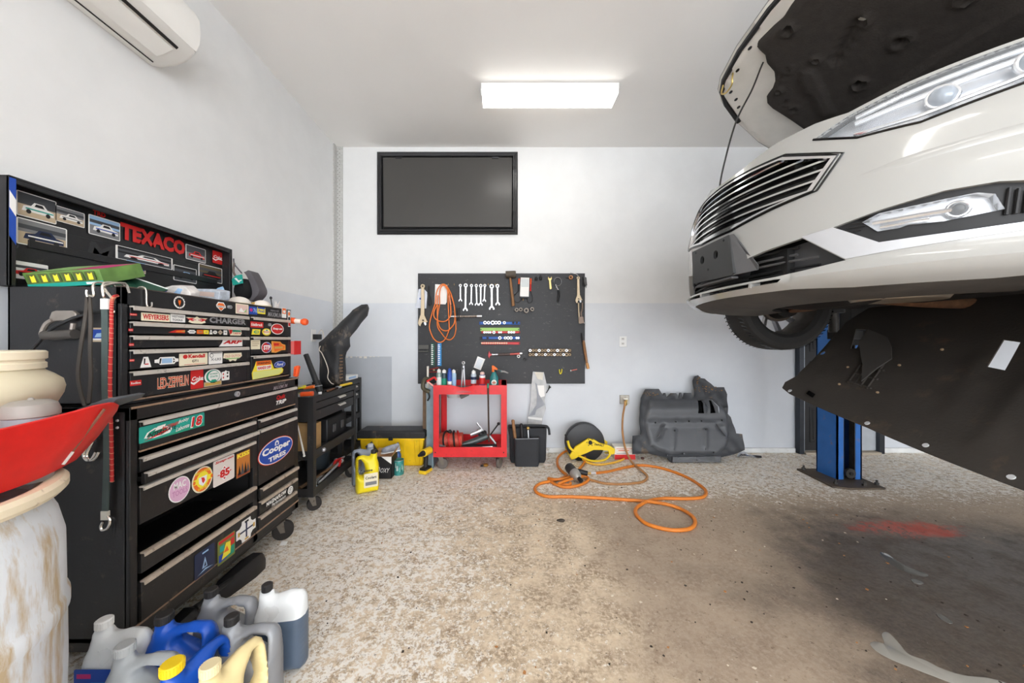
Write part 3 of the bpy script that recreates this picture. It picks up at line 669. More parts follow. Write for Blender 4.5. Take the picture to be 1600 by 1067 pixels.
# wheels: tyre, rim barrel, ten split spokes, hub, brake disc
TY = mat('tyre_rubber', (40, 39, 38), .75, var=.15, scale=30, bump=.2); RIM = mat('rim_alloy', (150, 150, 152), .3, .8, var=.1); RB = mat('rim_barrel', (82, 78, 74), .5, .5, var=.25, scale=18)
def wheel(cx, sg, drop):
    cy = YC+sg*.80; cz = LIFT+.335-drop; Mx = Matrix.Translation((cx, cy, cz)) @ Matrix.Rotation(-sg*pi/2, 4, 'X')   # local z = outboard
    mb = MB(); mb.lathe([(.222, -.095), (.245, -.112), (.29, -.115), (.318, -.104), (.330, -.085), (.334, -.05), (.334, .05), (.330, .085), (.318, .104), (.29, .115), (.245, .112), (.222, .095)], TY, 48, Mx, cap=False)
    t = make('wheel', mb, None, car, ang=25)
    mb = MB()
    for k in range(72):
        a = 2*pi*k/72
        for z0, z1, tw in ((-.098, -.055, .03), (.055, .098, -.03)):
            c, s_ = cos(a), sin(a); rr = .3345
            mb.add([(rr*cos(a-.012+tw*q), rr*sin(a-.012+tw*q), z) for q, z in ((0, z0), (1, z1))]+[(rr*cos(a+.012+tw*q), rr*sin(a+.012+tw*q), z) for q, z in ((1, z1), (0, z0))], [(0, 1, 2, 3)], GLB, Mx)
    make('tread_grooves', mb, None, t)['kind'] = 'stuff'
    mb = MB(); mb.lathe([(.232, -.098), (.224, -.094), (.216, -.07), (.205, -.02), (.205, .05), (.218, .09), (.230, .097)], RB, 40, Mx, cap=False)
    mb.lathe([(.230, .099), (.216, .092), (.201, .05), (.201, -.02), (.212, -.07), (.221, -.094)], RB, 40, Mx, cap=False); make('rim_barrel', mb, None, t)
    for k in range(10):
        a = 2*pi*k/10; mb = MB(); r0, r1 = .045, .212
        def q(r, wd, z): return (r*cos(a)-wd*sin(a), r*sin(a)+wd*cos(a), z)
        mb.loft([[q(r, -wd, z), q(r, wd, z), q(r, wd*.7, z-.025), q(r, -wd*.7, z-.025)] for r, wd, z in ((r0, .014, .07), (.12, .013, .075), (r1, .019, .062))], RIM, M=Mx); make('spoke', mb, None, t)
    mb = MB(); mb.lathe([(.001, .085), (.035, .084), (.06, .075), (.06, .03), (.001, .03)], RIM, 20, Mx); make('hub', mb, None, t)
    mb = MB(); mb.lathe([(.05, .0), (.125, .0), (.125, -.025), (.05, -.025)], mat('brake_disc', (96, 84, 74), .5, .6, var=.2), 30, Mx, cap=False)
    mb.lathe([(.05, -.012), (.11, -.012), (.10, -.10), (.001, -.12)], UB, 20, Mx); make('brake_disc', mb, None, t)
    mb = MB(); mb.box(-.05, .05, *sorted((-sg*.10, -sg*.16)), -.05, .03, UB, Mx); make('brake_caliper', mb, None, t)
wheel(XN+.945, 1, .10); wheel(XN+.945, -1, .10); wheel(XN+3.8, 1, .12); wheel(XN+3.8, -1, .12)
# hood, hinged at the windshield, propped open
HX, HZ, HA = 2.30, LIFT+1.09, radians(29)
hf = V((-cos(HA), 0, sin(HA))); hn = V((-sin(HA), 0, -cos(HA)))     # forward along the hood; hn = underside normal
def HPt(s, q, o=0):      # o > 0 : out of the underside
    bow = .035*(1-(s/.78)**2)+.03*sin(pi*min(1, q/1.1)); return V((HX, YC+s, HZ))+hf*q+hn*(o-bow)
half = [(.70, 0), (.755, .25), (.745, .55), (.68, .80), (.60, .955), (.53, 1.035), (.45, 1.075), (.25, 1.115), (0, 1.13)]
hp = half+[(-a, b) for a, b in reversed(half[:-1])]
def hsheet(mb, pl, holes, m, o0, o1=None, st=.06):
    vs, fs = fill([pl]+holes, st, st); fs = [f for f in fs if inpoly(cen(vs, f), pl) and not any(inpoly(cen(vs, f), h) for h in holes)]
    fs = [f if (vs[f[1]][0]-vs[f[0]][0])*(vs[f[2]][1]-vs[f[0]][1])-(vs[f[1]][1]-vs[f[0]][1])*(vs[f[2]][0]-vs[f[0]][0]) > 0 else f[::-1] for f in fs]
    f0 = o0 if callable(o0) else (lambda p: o0)
    mb.add([HPt(a, b, f0((a, b))) for a, b in vs], fs, m)
    if o1 is not None:
        mb.add([HPt(a, b, o1) for a, b in vs], [f[::-1] for f in fs], m)
        for l in [pl]+holes:
            d = densify(l, st*1.3); n = len(d); mb.add([HPt(a, b, f0((a, b))) for a, b in d]+[HPt(a, b, o1) for a, b in d], [(i, (i+1) % n, n+(i+1) % n, n+i) for i in range(n)], m)
    return mb
mb = MB(); hsheet(mb, hp, [], WHITE, -.018, -.03); hood = make('hood', mb, None, car)
INW = mat('hood_inner_white', (222, 218, 210), .35, var=.05, scale=12)
hi = [(a*.985, b-.004 if b > 1 else b+.01) for a, b in hp]
mb = MB(); hsheet(mb, hi, [], INW, lambda p: .012 if dpoly(p, hp) > .03 else -.012, -.017, .035); make('inner_panel', mb, None, hood)
mb = MB(); d = densify(half[3:]+[(-a, b) for a, b in reversed(half[3:-1])], .04, close=False); mb.tube([HPt(a*.965, b-.03, .004) for a, b in d], .016, BLK, 6, flat=.7); make('edge_seal', mb, None, hood)
# black felt insulation with a scalloped front edge and moulded dimples
fe = [(.58, .05), (.56, .25), (.49, .42), (.48, .54), (.47, .68), (.455, .735), (.41, .78), (.35, .79), (.31, .81), (.27, .85), (.245, .92), (.21, .96), (.20, 1.0), (.185, 1.035), (.15, 1.05), (.05, 1.04), (0, 1.03)]
fe = fe+[(-a, b) for a, b in reversed(fe[:-1])]
DM = [(.03, .96, .035), (-.13, .72, .03), (-.13, .52, .04), (.10, .46, .035), (.10, .73, .025), (.20, .79, .02), (.26, .80, .016), (.33, .745, .022), (.39, .59, .03), (.38, .66, .018), (-.3, .8, .035), (-.35, .5, .035), (.25, .30, .03)]
def felt(p):
    d = dpoly(p, fe); h = .028*min(1, d/.035)+.004
    for a, b, r in DM:
        k = hypot(p[0]-a, p[1]-b)/r
        if k < 1.25: h += .012*(cos(pi*min(1, abs(k-.85)/.4))*.5+.5)-.014*(k < .5)
    if dseg(p, (.06, .66), (-.12, .73)) < .022: h -= .016
    if dseg(p, (.30, .45), (.18, .70)) < .035: h += .012
    if p[1] < .34: h += .012
    return h
FELT = mat('hood_felt', (60, 56, 53), .9, var=.12, scale=30, bump=.35, bscale=140, spec=.25)
mb = MB(); hsheet(mb, fe, [], FELT, felt, None, .017); d = densify(fe, .022); n = len(d)
mb.add([HPt(a, b, felt((a, b))) for a, b in d]+[HPt(a, b, .0) for a, b in d], [(i, (i+1) % n, n+(i+1) % n, n+i) for i in range(n)], FELT); make('insulation_panel', mb, None, hood, ang=70)
mb = MB(); mb.tube(smooth([HPt(.46, 1.03, .01), HPt(.475, 1.01, .05), HPt(.435, .995, .075), HPt(.38, 1.0, .07), HPt(.365, 1.02, .045), HPt(.37, 1.03, .01)], 5), .005, mat('latch_brass', (206, 180, 110), .35, .8), 6)
make('latch_loop', mb, None, hood)
# holes and slots in the white front strip
mb = MB()
for a, b in ((.34, 1.02), (.48, .96), (.51, .90), (.55, .85), (.20, 1.05), (-.2, 1.05), (-.34, 1.02), (.16, 1.02)):
    mb.prism([HPt(a+x, b+y, .0135) for x, y in ell(0, 0, .014, .008, 10)], hn*.001, GLB)
make('panel_holes', mb, None, hood)
mb = MB(); mb.tube(smooth([HPt(.24, .935, .012), HPt(.245, .93, .045), V((1.39, 1.93, 2.62)), V((1.28, 1.90, 2.42)), V((1.172, 1.84, 2.14)), V((1.136, 1.82, 2.0))], 8), .0045, mat('prop_rod', (52, 50, 50), .4, .4), 8); make('prop_rod', mb, None, car)
for sg in (-1, 1):
    mb = MB(); mb.tube([HPt(sg*.69, .04, 0), (HX+.05, YC+sg*.70, LIFT+.98)], .014, GREYP, 6); make('hood_hinge', mb, None, hood)
# ---- loose splash shield hanging by its rear edge
SH = worn('shield_plastic', (60, 55, 50), (84, 70, 58), .25, 5, .75, 0, .3)
A0, B0 = V((1.88, 2.31, .945)), V((1.86, 1.02, .662)); up_ = V((.62, -.03, .53))
def SP(u, v, o=0):      # u along the drooping front edge, v up and back
    sag = -.035*sin(pi*u)*(1-v); return A0.lerp(B0, u)+(up_+V((.22, 0, .28))*u)*v+V((0, 0, sag))+V((-.62, 0, .72))*o
so = [(.005, .0), (.02, -.055), (.07, -.065), (.42, -.02), (1.0, 0), (1.0, .98), (.60, 1.0), (.12, 1.0), (-.02, .98), (-.05, .75), (-.02, .5), (.012, .28), (.022, .1)]
hole1 = [(.519, .651), (.562, .642), (.592, .474), (.546, .482)]
hole2 = [(.03, .667), (.075, .675), (.125, .474), (.105, .462)]
hole3 = ell(.022, .36, .010, .022, 10)
def shield_h(p):
    h = 0
    for a, b, r in (((.035, .14), (.015, .50), .03), ((.12, .08), (.09, .34), .012), ((.577, .18), (.504, .54), .02), ((.70, .1), (.66, .45), .03)):
        d = dseg(p, a, b); h += .012*max(0, 1-d/r)
    return h+.004*sin(9*p[0])*sin(5*p[1])
vs, fs = fill([so, hole1, hole2, hole3], .03, .045); hl_ = (hole1, hole2, hole3); fs = [f for f in fs if inpoly(cen(vs, f), so) and not any(inpoly(cen(vs, f), h) for h in hl_)]
fs = [f if (vs[f[1]][0]-vs[f[0]][0])*(vs[f[2]][1]-vs[f[0]][1])-(vs[f[1]][1]-vs[f[0]][1])*(vs[f[2]][0]-vs[f[0]][0]) > 0 else f[::-1] for f in fs]
sh = thing('splash_shield', 'black plastic splash shield hanging loose beneath the raised white car', 'splash shield', SP(.5, .5))
mb = MB(); mb.add([SP(a, b, shield_h((a, b))) for a, b in vs], fs, SH); mb.add([SP(a, b, shield_h((a, b))-.006) for a, b in vs], [f[::-1] for f in fs], SH)
for l in (so,)+hl_:
    d = densify(l, .04); n = len(d); mb.add([SP(a, b, shield_h((a, b))) for a, b in d]+[SP(a, b, shield_h((a, b))-.006) for a, b in d], [(i, (i+1) % n, n+(i+1) % n, n+i) for i in range(n)], SH)
make('panel', mb, None, sh)
GROM = mat('washer_bright', (214, 216, 218), .4, var=.05)
for u, v in ((.065, -.045), (.415, .0), (.60, .015), (.80, .02)):
    c = SP(u, v, .001); nn = V((-.62, 0, .72)).normalized(); q = nn.to_track_quat('Z', 'Y')
    mb = MB(); mb.prism([c+q @ V((.011*cos(k*pi/5), .011*sin(k*pi/5), 0)) for k in range(10)], nn*.004, GROM); make('washer', mb, None, sh)
for u, v in ((.212, .157), (.354, .19), (.175, .3), (.40, .55), (.33, .40)):
    c = SP(u, v, .006); mb = MB(); mb.ball(c, .007, mat('tan_clip', (150, 128, 100), .6), 8); make('clip', mb, None, sh)
# access flap and the rib grid behind it
FLP = mat('flap_grey', (66, 63, 60), .7, var=.1)
mb = MB(); mb.prism([SP(a, b, .05 if b > .45 else .02) for a, b in ((.285, .217), (.231, .333), (.154, .482), (.131, .614), (.231, .558), (.281, .486), (.30, .422), (.288, .333))], V((-.62, 0, .72))*.006, FLP); make('access_flap', mb, None, sh)
mb = MB()
for k in range(4): mb.tube([SP(.235+.026*k, .19, .008), SP(.205+.026*k, .38, .008)], .006, SH, 5)
for k in range(3): mb.tube([SP(.23-.01*k, .20+.07*k, .008), SP(.325-.01*k, .20+.07*k, .008)], .006, SH, 5)
make('rib_grid', mb, None, sh)
mb = MB(); mb.prism([SP(.14, -.005, .005), SP(.175, -.01, .005), SP(.172, .02, .005), SP(.137, .025, .005)], V((-.62, 0, .72))*.004, GLB); make('label_recess', mb, None, sh)
# ---- two post lift
BLUE = worn('lift_blue', (44, 104, 176), (120, 100, 96), .25, 9, .4, .1, .1); STL = mat('lift_steel', (66, 64, 62), .5, .6, var=.25, scale=20); GREASE = mat('post_inside', (20, 19, 18), .7, var=.3)
def lift_post(x0, x1, yf, dy, label):
    # yf: open front of the channel, dy: sign of the direction to the back of the post
    t = thing('lift_post', label, 'car lift', ((x0+x1)/2, yf+dy*.1, 0))
    y2 = yf+dy*.2; ys = lambda a, b: (min(a, b), max(a, b))
    mb = MB(); mb.box(x0, x0+.012, *ys(yf, y2), .016, 3.2, BLUE); mb.box(x1-.012, x1, *ys(yf, y2), .016, 3.2, BLUE); mb.box(x0, x1, *ys(y2-dy*.012, y2), .016, 3.2, BLUE)
    mb.box(x0, x0+.055, *ys(yf, yf+dy*.010), .016, 3.2, BLUE); mb.box(x1-.055, x1, *ys(yf, yf+dy*.010), .016, 3.2, BLUE); make('column', mb, None, t)
    mb = MB(); mb.box(x0+.014, x1-.014, *ys(y2-dy*.016, y2-dy*.013), .02, 3.18, GREASE); mb.box(x0+.055, x0+.062, *ys(yf+dy*.002, yf+dy*.05), .02, 3.1, STL); mb.box(x1-.062, x1-.055, *ys(yf+dy*.002, yf+dy*.05), .02, 3.1, STL); mb.cyl(((x0+x1)/2-.01, yf+dy*.06, .02), ((x0+x1)/2-.01, yf+dy*.06, 3.1), .007, STL, 8); make('channel_rail', mb, None, t)
    mb = MB(); c = ((x0+x1)/2-.01, yf-dy*.012, .075); mb.cyl((c[0], c[1]-.012, c[2]), (c[0], c[1]+.012, c[2]), .042, STL, 16); mb.cyl((c[0], c[1]-.02, c[2]), (c[0], c[1]+.02, c[2]), .016, GREASE, 10); make('sheave', mb, None, t)
    mb = MB(); mb.prism([(x0-.17, yf-dy*.13, 0), (x0-.06, yf-dy*.175, 0), (x1+.02, yf-dy*.17, 0), (x1+.03, yf-dy*.05, 0), (x1+.06, y2+dy*.06, 0), (x0-.13, y2+dy*.06, 0)], (0, 0, .016), worn('base_plate_steel', (92, 80, 68), (52, 46, 42), .5, 10, .6, .4)); make('base_plate', mb, None, t, bev=.003)
    for bx, by in ((x0-.10, yf-dy*.09), (x0-.09, y2+dy*.03), (x1+.01, yf-dy*.11), (x1+.035, y2+dy*.03), (x0+.10, yf-dy*.13)):
        mb = MB(); mb.cyl((bx, by, .016), (bx, by, .034), .016, STL, 6); mb.cyl((bx, by, .03), (bx, by, .055), .008, STL, 8); make('anchor_bolt', mb, None, t)
    mb = MB(); zc = LIFT-.02; mb.box(x0+.02, x1-.02, *ys(yf-dy*.10, yf+dy*.06), zc-.05, zc+.6, GREASE); make('carriage', mb, None, t, bev=.006)
    for ax, ay in ((XN+1.35, YC+dy*.78), (XN+2.75, YC+dy*.78)):
        mb = MB(); a = V(((x0+x1)/2, yf-dy*.06, zc)); b = V((ax, ay, zc)); s_ = (b-a).normalized(); n_ = V((-s_.y, s_.x, 0))*.045
        mb.prism([a-n_, a+n_, b+n_*.8, b-n_*.8], (0, 0, .07), GREASE); mb.cyl(b+V((0, 0, .05)), b+V((0, 0, .20)), .03, STL); mb.cyl(b+V((0, 0, .19)), b+V((0, 0, .235)), .06, BLK, 16); make('swing_arm', mb, None, t, bev=.004)
    return t
lift_post(2.895, 3.11, 2.995, 1, 'blue steel lift post standing behind the car before the black door')
lift_post(2.895, 3.11, .50, -1, 'blue steel lift post on the near side of the car')
# flaked paint marks on the post (bare primer)
# ------------------------------------------------------------------ black tool chest: roll cabinet below, top chest with open lid above
XF, XU = -1.298, -1.354          # front planes
CB = worn('chest_black', (30, 30, 32), (74, 66, 60), .12, 16, .38, 0, .08)
CB2 = worn('cabinet_black', (29, 28, 28), (84, 72, 60), .3, 12, .45, 0, .12)
CI = mat('chest_inside', (12, 12, 12), .8, var=.2)
HAN = worn('handle_alloy', (212, 205, 196), (120, 106, 92), .25, 40, .35, .35, .1)
HAN2 = worn('handle_dirty', (196, 180, 164), (92, 74, 60), .55, 30, .45, .3, .1)
LIPM = worn('bare_edge', (160, 132, 110), (70, 58, 50), .5, 40, .5, .2)
W_ = mat('print_white', (240, 238, 234), .5, var=0); R_ = mat('print_red', (206, 38, 36), .5, var=0); K_ = mat('print_black', (22, 22, 24), .5, var=0)
CR = mat('print_cream', (236, 226, 198), .5, var=0); OR = mat('print_orange', (236, 112, 36), .5, var=0); YL = mat('print_yellow', (244, 226, 60), .5, var=0)
GN = mat('print_green', (34, 150, 120), .5, var=0); BL = mat('print_blue', (32, 74, 168), .5, var=0); TL = mat('print_teal', (40, 164, 148), .5, var=0); PK_ = mat('print_pink', (222, 176, 204), .5, var=0)
GY = mat('print_grey', (128, 128, 130), .5, var=0); NV = mat('print_navy', (30, 42, 74), .5, var=0); LB = mat('print_light_blue', (156, 190, 224), .5, var=0); GD = mat('print_gold', (206, 166, 84), .5, var=0); MG = mat('print_magenta', (200, 50, 120), .5, var=0); LG = mat('print_light_green', (150, 190, 120), .5, var=0); TN = mat('print_tan', (196, 176, 148), .5, var=0); DG = mat('print_dark_grey', (70, 72, 76), .5, var=0); PU = mat('print_purple', (104, 92, 170), .5, var=0)
SLV = mat('badge_silver', (190, 190, 194), .3, .6, var=.1)
zm2 = lambda x, y: (180+x/5.3333, 430+y/5.3333)
zm3 = lambda x, y: (180+x/5, 590+y/5)
zm5 = lambda x, y: (100+x/3.475, 760+y/3.475)
zm1 = lambda x, y: (x/4, 250+y/4)
def PL(xl, xr, yt, yb, zm, X):
    """rectangle on the plane x = X seen at those places of the photograph -> y0, y1, z0, z1"""
    a = zm(xl, (yt+yb)/2)[0]; b = zm(xr, 0)[0]; c, t = zm((xl+xr)/2, yt); _, bo = zm(0, yb)
    Y = F*X/(c-CX); return F*X/(a-CX), F*X/(b-CX), EY+(CY-bo)*Y/F, EY+(CY-t)*Y/F
def sticker(parent, rect, items, shape='rect', name='sticker', X=None, base=None, zm=zm2, label=None, th=.0008):
    y0, y1, z0, z1 = PL(*rect, zm, X); wd, ht = y1-y0, z1-z0
    p = Print((X, y0, z0), (0, 1, 0), (0, 0, 1), (1, 0, 0))
    shp = {'rect': rrect(0, 0, wd, ht, min(wd, ht)*.06), 'ell': ell(wd/2, ht/2, wd/2, ht/2, 28)}.get(shape) if isinstance(shape, str) else None
    if shp is None: shp = [(a*wd, b*ht) for a, b in shape]
    if base is not None: p.base(shp, base, th)
    for it in items:
        k = it[0]
        if k == 't': p.txt(it[1], it[2]*wd, it[3]*wd, it[4]*ht, it[5]*ht, it[6], it[7] if len(it) > 7 else .03, it[8] if len(it) > 8 else 0, (it[9]*ht if len(it) > 9 else 0))
        elif k == 'r': p.rect(it[1]*wd, it[2]*wd, it[3]*ht, it[4]*ht, it[5])
        elif k == 'e': p.ell(it[1]*wd, it[2]*ht, it[3]*wd, it[4]*ht, it[5])
        elif k == 'p': p.poly([(a*wd, b*ht) for a, b in it[1]], it[2])
    return p.make(name, parent, label=label)
# ---- roll cabinet
cab = thing('roll_cabinet', 'big black roll cabinet with sticker covered drawers along the left wall', 'tool cabinet', (-1.54, 1.70, 0))
y0, y1, zb, zt = 1.202, 2.190, .165, .987; xb = -1.79
mb = MB(); mb.box(xb, XF-.01, y0, y0+.02, zb, zt, CB2); mb.box(xb, XF-.01, y1-.02, y1, zb, zt, CB2); mb.box(xb, xb+.015, y0, y1, zb, zt, CB2)
mb.box(xb, XF-.01, y0, y1, zt-.02, zt, CB2); mb.box(xb, XF-.01, y0, y1, zb, zb+.02, CB2); make('carcass', mb, None, cab, bev=.003)
mb = MB(); mb.box(XF-.02, XF, y0, 1.228, zb, zt, CB2); mb.box(XF-.02, XF, 2.153, y1, zb, zt, CB2); mb.box(XF-.02, XF, 1.795, 1.828, zb, .815, CB2)
mb.box(XF-.02, XF, y0, y1, .938, zt, CB2); mb.box(XF-.02, XF, y0, y1, zb, .208, CB2); make('front_frame', mb, None, cab, bev=.0025)
mb = MB(); mb.box(XF-.36, XF-.34, 1.23, 2.15, .2, .93, CI); mb.box(XF-.34, XF-.03, 1.80, 1.825, .2, .81, CI); make('inner_back', mb, None, cab)
make('trim_edge', MB().box(XF-.001, XF+.004, y0, y1, .206, .213, LIPM), None, cab)
mb = MB(); mb.box(XF-.001, XF+.004, y0+.004, y1, .980, .987, LIPM); make('trim_edge', mb, None, cab)
def drawer(parent, X, ya, yb_, zt_, zb_, hm, out=.0, deep=.30, hh=.0145, body=CB2, label=None):
    mb = MB(); mb.box(X-.012+out, X+.003+out, ya+.003, yb_-.003, zb_+.003, zt_-.002, body)
    mb.box(X-deep+out, X-.012+out, ya+.012, yb_-.012, zb_+.008, zb_+.012, body); mb.box(X-deep+out, X-.012+out, ya+.012, ya+.016, zb_+.008, zt_-.02, body); mb.box(X-deep+out, X-.012+out, yb_-.016, yb_-.012, zb_+.008, zt_-.02, body); mb.box(X-deep+out, X-deep+.004+out, ya+.012, yb_-.012, zb_+.008, zt_-.02, body)
    d = make('drawer', mb, None, parent, bev=.0015, label=label)
    mb = MB(); e = X+out     # rolled pull rail along the drawer's top edge
    pr = [(e, zt_), (e+.014, zt_+.001), (e+.019, zt_-.002), (e+.019, zt_-hh), (e+.015, zt_-hh-.001), (e+.014, zt_-.005), (e, zt_-.005)]
    mb.loft([[(a, yy, z) for a, z in pr] for yy in (ya+.002, yb_-.002)], hm); make('pull_rail', mb, None, d)
    return d
A, B, C_, D_ = 1.230, 1.795, 1.828, 2.152
dA = drawer(cab, XF, A, D_, .9325, .826, HAN)
mb = MB(); mb.box(XF, XF+.006, A, D_, .822, .828, LIPM); make('lower_lip', mb, None, dA)
dB = drawer(cab, XF, A, B, .8025, .745, HAN)
dC = drawer(cab, XF, A, B, .750, .704, HAN, .018)
dD = drawer(cab, XF, A, B, .700, .560, HAN)
dE = drawer(cab, XF, A, B, .4645, .385, HAN2, .004)
dF = drawer(cab, XF, A, B, .363, .212, HAN2, .004)
r1 = drawer(cab, XF, C_, D_, .800, .75, HAN); r2 = drawer(cab, XF, C_, D_, .7455, .446, HAN); r3 = drawer(cab, XF, C_, D_, .437, .370, HAN2, .012); r4 = drawer(cab, XF, C_, D_, .366, .290, HAN2, .004); r5 = drawer(cab, XF, C_, D_, .285, .212, HAN2)
mb = MB(); c = Ux(*zm3(947, 128), XF); mb.cyl((XF-.002, c.y, c.z), (XF+.009, c.y, c.z), .013, SLV, 18); mb.box(XF+.009, XF+.0095, c.y-.001, c.y+.001, c.z-.006, c.z+.006, K_); make('lock', mb, None, cab)
# castors and bottom channel
CA_ = mat('castor_rubber', (44, 40, 38), .7, var=.2); CST = worn('castor_steel', (120, 112, 102), (70, 56, 44), .5, 30, .5, .4)
mb = MB(); mb.box(xb+.01, XF-.03, y0+.01, y1-.01, .125, zb, CB2); make('castor_channel', mb, None, cab, bev=.004)
def castor(parent, x, y, r=.055, top=.13, wd=.028, rot=.3, brown=CA_):
    M = Matrix.Translation((x, y, 0)) @ Matrix.Rotation(rot, 4, 'Z')
    mb = MB(); mb.lathe([(.001, -wd/2), (r*.9, -wd/2), (r, -wd*.35), (r, wd*.35), (r*.9, wd/2), (.001, wd/2)], brown, 24, M @ Matrix.Translation((.018, 0, r)) @ Matrix.Rotation(pi/2, 4, 'X')); c = make('castor', mb, None, parent)
    mb = MB()
    for s in (-1, 1): mb.prism([M @ V((.018-.012, s*(wd/2+.004), r-.01)), M @ V((.018+.012, s*(wd/2+.004), r-.01)), M @ V((.022, s*(wd/2+.004), top-.01)), M @ V((-.024, s*(wd/2+.004), top-.01))], M.to_3x3() @ V((0, s*.003, 0)), CST)
    mb.box(-.03, .03, -.025, .025, top-.012, top-.002, CST, M); mb.cyl(M @ V((.018, -wd/2-.008, r)), M @ V((.018, wd/2+.008, r)), .006, CST, 8); make('castor_fork', mb, None, c)
for x in (XF-.07, xb+.07):
    for y in (y0+.09, y1-.075): castor(cab, x, y, .058, .128, .034, .5)
# cabinet stickers
sticker(dA, (185, 695, 330, 447), [('p', [(0, .0), (1, .25), (1, .0)], GN), ('p', [(.06, .25), (.10, .55), (.20, .75), (.36, .72), (.46, .45), (.42, .2), (.2, .12)], W_), ('p', [(.09, .3), (.13, .55), (.22, .68), (.33, .64), (.40, .4), (.3, .2)], GN), ('p', [(.2, .55), (.33, .62), (.36, .85), (.24, .8)], W_), ('p', [(.05, .08), (.32, .28), (.44, .5), (.30, .42)], R_), ('t', 'INTERSTATE', .10, .52, .2, .48, K_, .04, .3, .18), ('t', 'BATTERIES', .30, .55, .50, .70, R_, .04, .3, .12), ('t', 'Bobby', .54, .72, .58, .86, W_, .02, .4, .1), ('t', 'Labonte', .50, .72, .14, .42, W_, .02, .4, .1), ('t', '18', .735, .955, .10, .90, W_, .09, .15), ('t', '18', .75, .945, .16, .85, R_, .06, .15)], X=XF+.004, base=TL, zm=zm3, label='teal racing sticker with a big red 18')
sticker(dA, (1255, 1335, 128, 205), [('t', 'Quik', .05, .95, .45, .95, R_, .08, .2), ('t', 'TRIP', .0, 1, .02, .42, W_, .07, .3)], X=XF+.004, zm=zm3, name='lettering')
sticker(cab, (1235, 1345, 36, 88), [('t', 'mastercraft', .3, .85, .68, 1, GY, .01), ('t', 'MAXIMUM', 0, 1, .02, .58, SLV, .03, .3)], X=XF+.001, zm=zm3, name='lettering')
sticker(dD, (415, 586, 775, 970), [('e', .5, .5, .46, .46, PK_), ('t', 'MAC', .22, .78, .55, .82, W_, .05), ('t', 'TOOLS', .15, .85, .28, .50, mat('print_mauve', (200, 140, 180), .5, var=0), .05)], 'ell', X=XF+.004, base=W_, zm=zm3, label='round pink sticker')
sticker(dD, (597, 760, 697, 895), [('e', .5, .5, .44, .45, OR), ('e', .5, .5, .30, .31, YL), ('r', .05, .95, .40, .60, YL), ('p', [(.30, .62), (.70, .62), (.68, .38), (.5, .24), (.32, .38)], W_), ('p', [(.42, .60), (.56, .56), (.60, .44), (.52, .34), (.46, .42)], R_), ('t', 'MANCHESTER', .12, .88, .76, .86, YL, .04), ('t', 'UNITED', .26, .74, .13, .23, YL, .05), ('e', .08, .5, .06, .07, OR), ('e', .92, .5, .06, .07, OR)], 'ell', X=XF+.004, base=CR, zm=zm3, label='round red and yellow football crest sticker')
sticker(dD, (765, 930, 626, 822), [('t', 'Snap-on', .08, .95, .84, .96, R_, .07, .2), ('p', [(.5, .70), (.80, .40), (.5, .10), (.2, .40)], W_), ('p', [(.5, .66), (.56, .58), (.44, .58)], R_), ('p', [(.5, .14), (.56, .22), (.44, .22)], R_), ('p', [(.14, .4), (.26, .43), (.26, .37)], R_), ('p', [(.86, .4), (.74, .43), (.74, .37)], R_), ('t', '85', .27, .74, .25, .56, R_, .08)], X=XF+.004, base=mat('print_pale', (222, 212, 204), .5, var=0), zm=zm3, label='pale square sticker with a red 85')
sticker(dD, (942, 1055, 572, 768), [('r', .04, .96, .03, .97, mat('print_ochre', (196, 120, 50), .5, var=0)), ('t', 'KISS', .08, .92, .78, .95, YL, .08), ('r', .08, .92, .05, .2, mat('print_brick', (140, 60, 40), .5, var=0)), ('p', [(.12, .12), (.22, .5), (.32, .12)], K_), ('p', [(.30, .10), (.42, .58), (.54, .10)], DG), ('p', [(.52, .10), (.62, .56), (.72, .10)], K_), ('p', [(.7, .12), (.8, .5), (.9, .12)], DG)], X=XF+.004, base=K_, zm=zm3, label='dark poster sticker with yellow letters')
ov = lambda a, b, n=36: [(.5+a*cos(2*pi*k/n)*.5, .5+b*sin(2*pi*k/n)*.5) for k in range(n)]
sticker(r2, (1113, 1388, 472, 668), [('p', ov(.965, .95), W_), ('p', ov(.93, .90), BL), ('p', [(.44, .70), (.45, .84), (.50, .90), (.55, .84), (.56, .70)], W_), ('p', [(.47, .72), (.48, .82), (.52, .82), (.53, .72)], BL), ('t', 'Cooper', .10, .90, .40, .74, W_, .08), ('t', 'TIRES', .26, .76, .16, .34, W_, .08)], ov(1, 1), X=XF+.004, base=mat('print_scarlet', (200, 50, 40), .5, var=0), zm=zm3, label='blue oval tyre maker sticker with a red rim')
sticker(r4, (1180, 1338, 925, 985), [('t', 'MAGNAFLOW', 0, 1, .50, 1.0, W_, .08, .1), ('t', 'Performance', .25, .95, .0, .42, W_, .03, .3)], X=XF+.016, zm=zm3, name='lettering')
sticker(r3, (1348, 1388, 848, 908), [('e', .5, .5, .36, .36, GY), ('e', .5, .5, .28, .28, W_), ('t', 'P', .38, .62, .3, .7, GY)], 'ell', X=XF+.016, base=W_, zm=zm3)
sticker(dF, (708, 818, 338, 472), [('p', [(.35, .25), (.5, .68), (.62, .25)], LB), ('p', [(.44, .3), (.5, .5), (.56, .3)], NV), ('r', .36, .66, .84, .90, LB), ('p', [(.1, .1), (.5, .22), (.9, .12), (.5, .15)], LB)], X=XF+.008, base=NV, zm=zm5, label='dark blue square sticker')
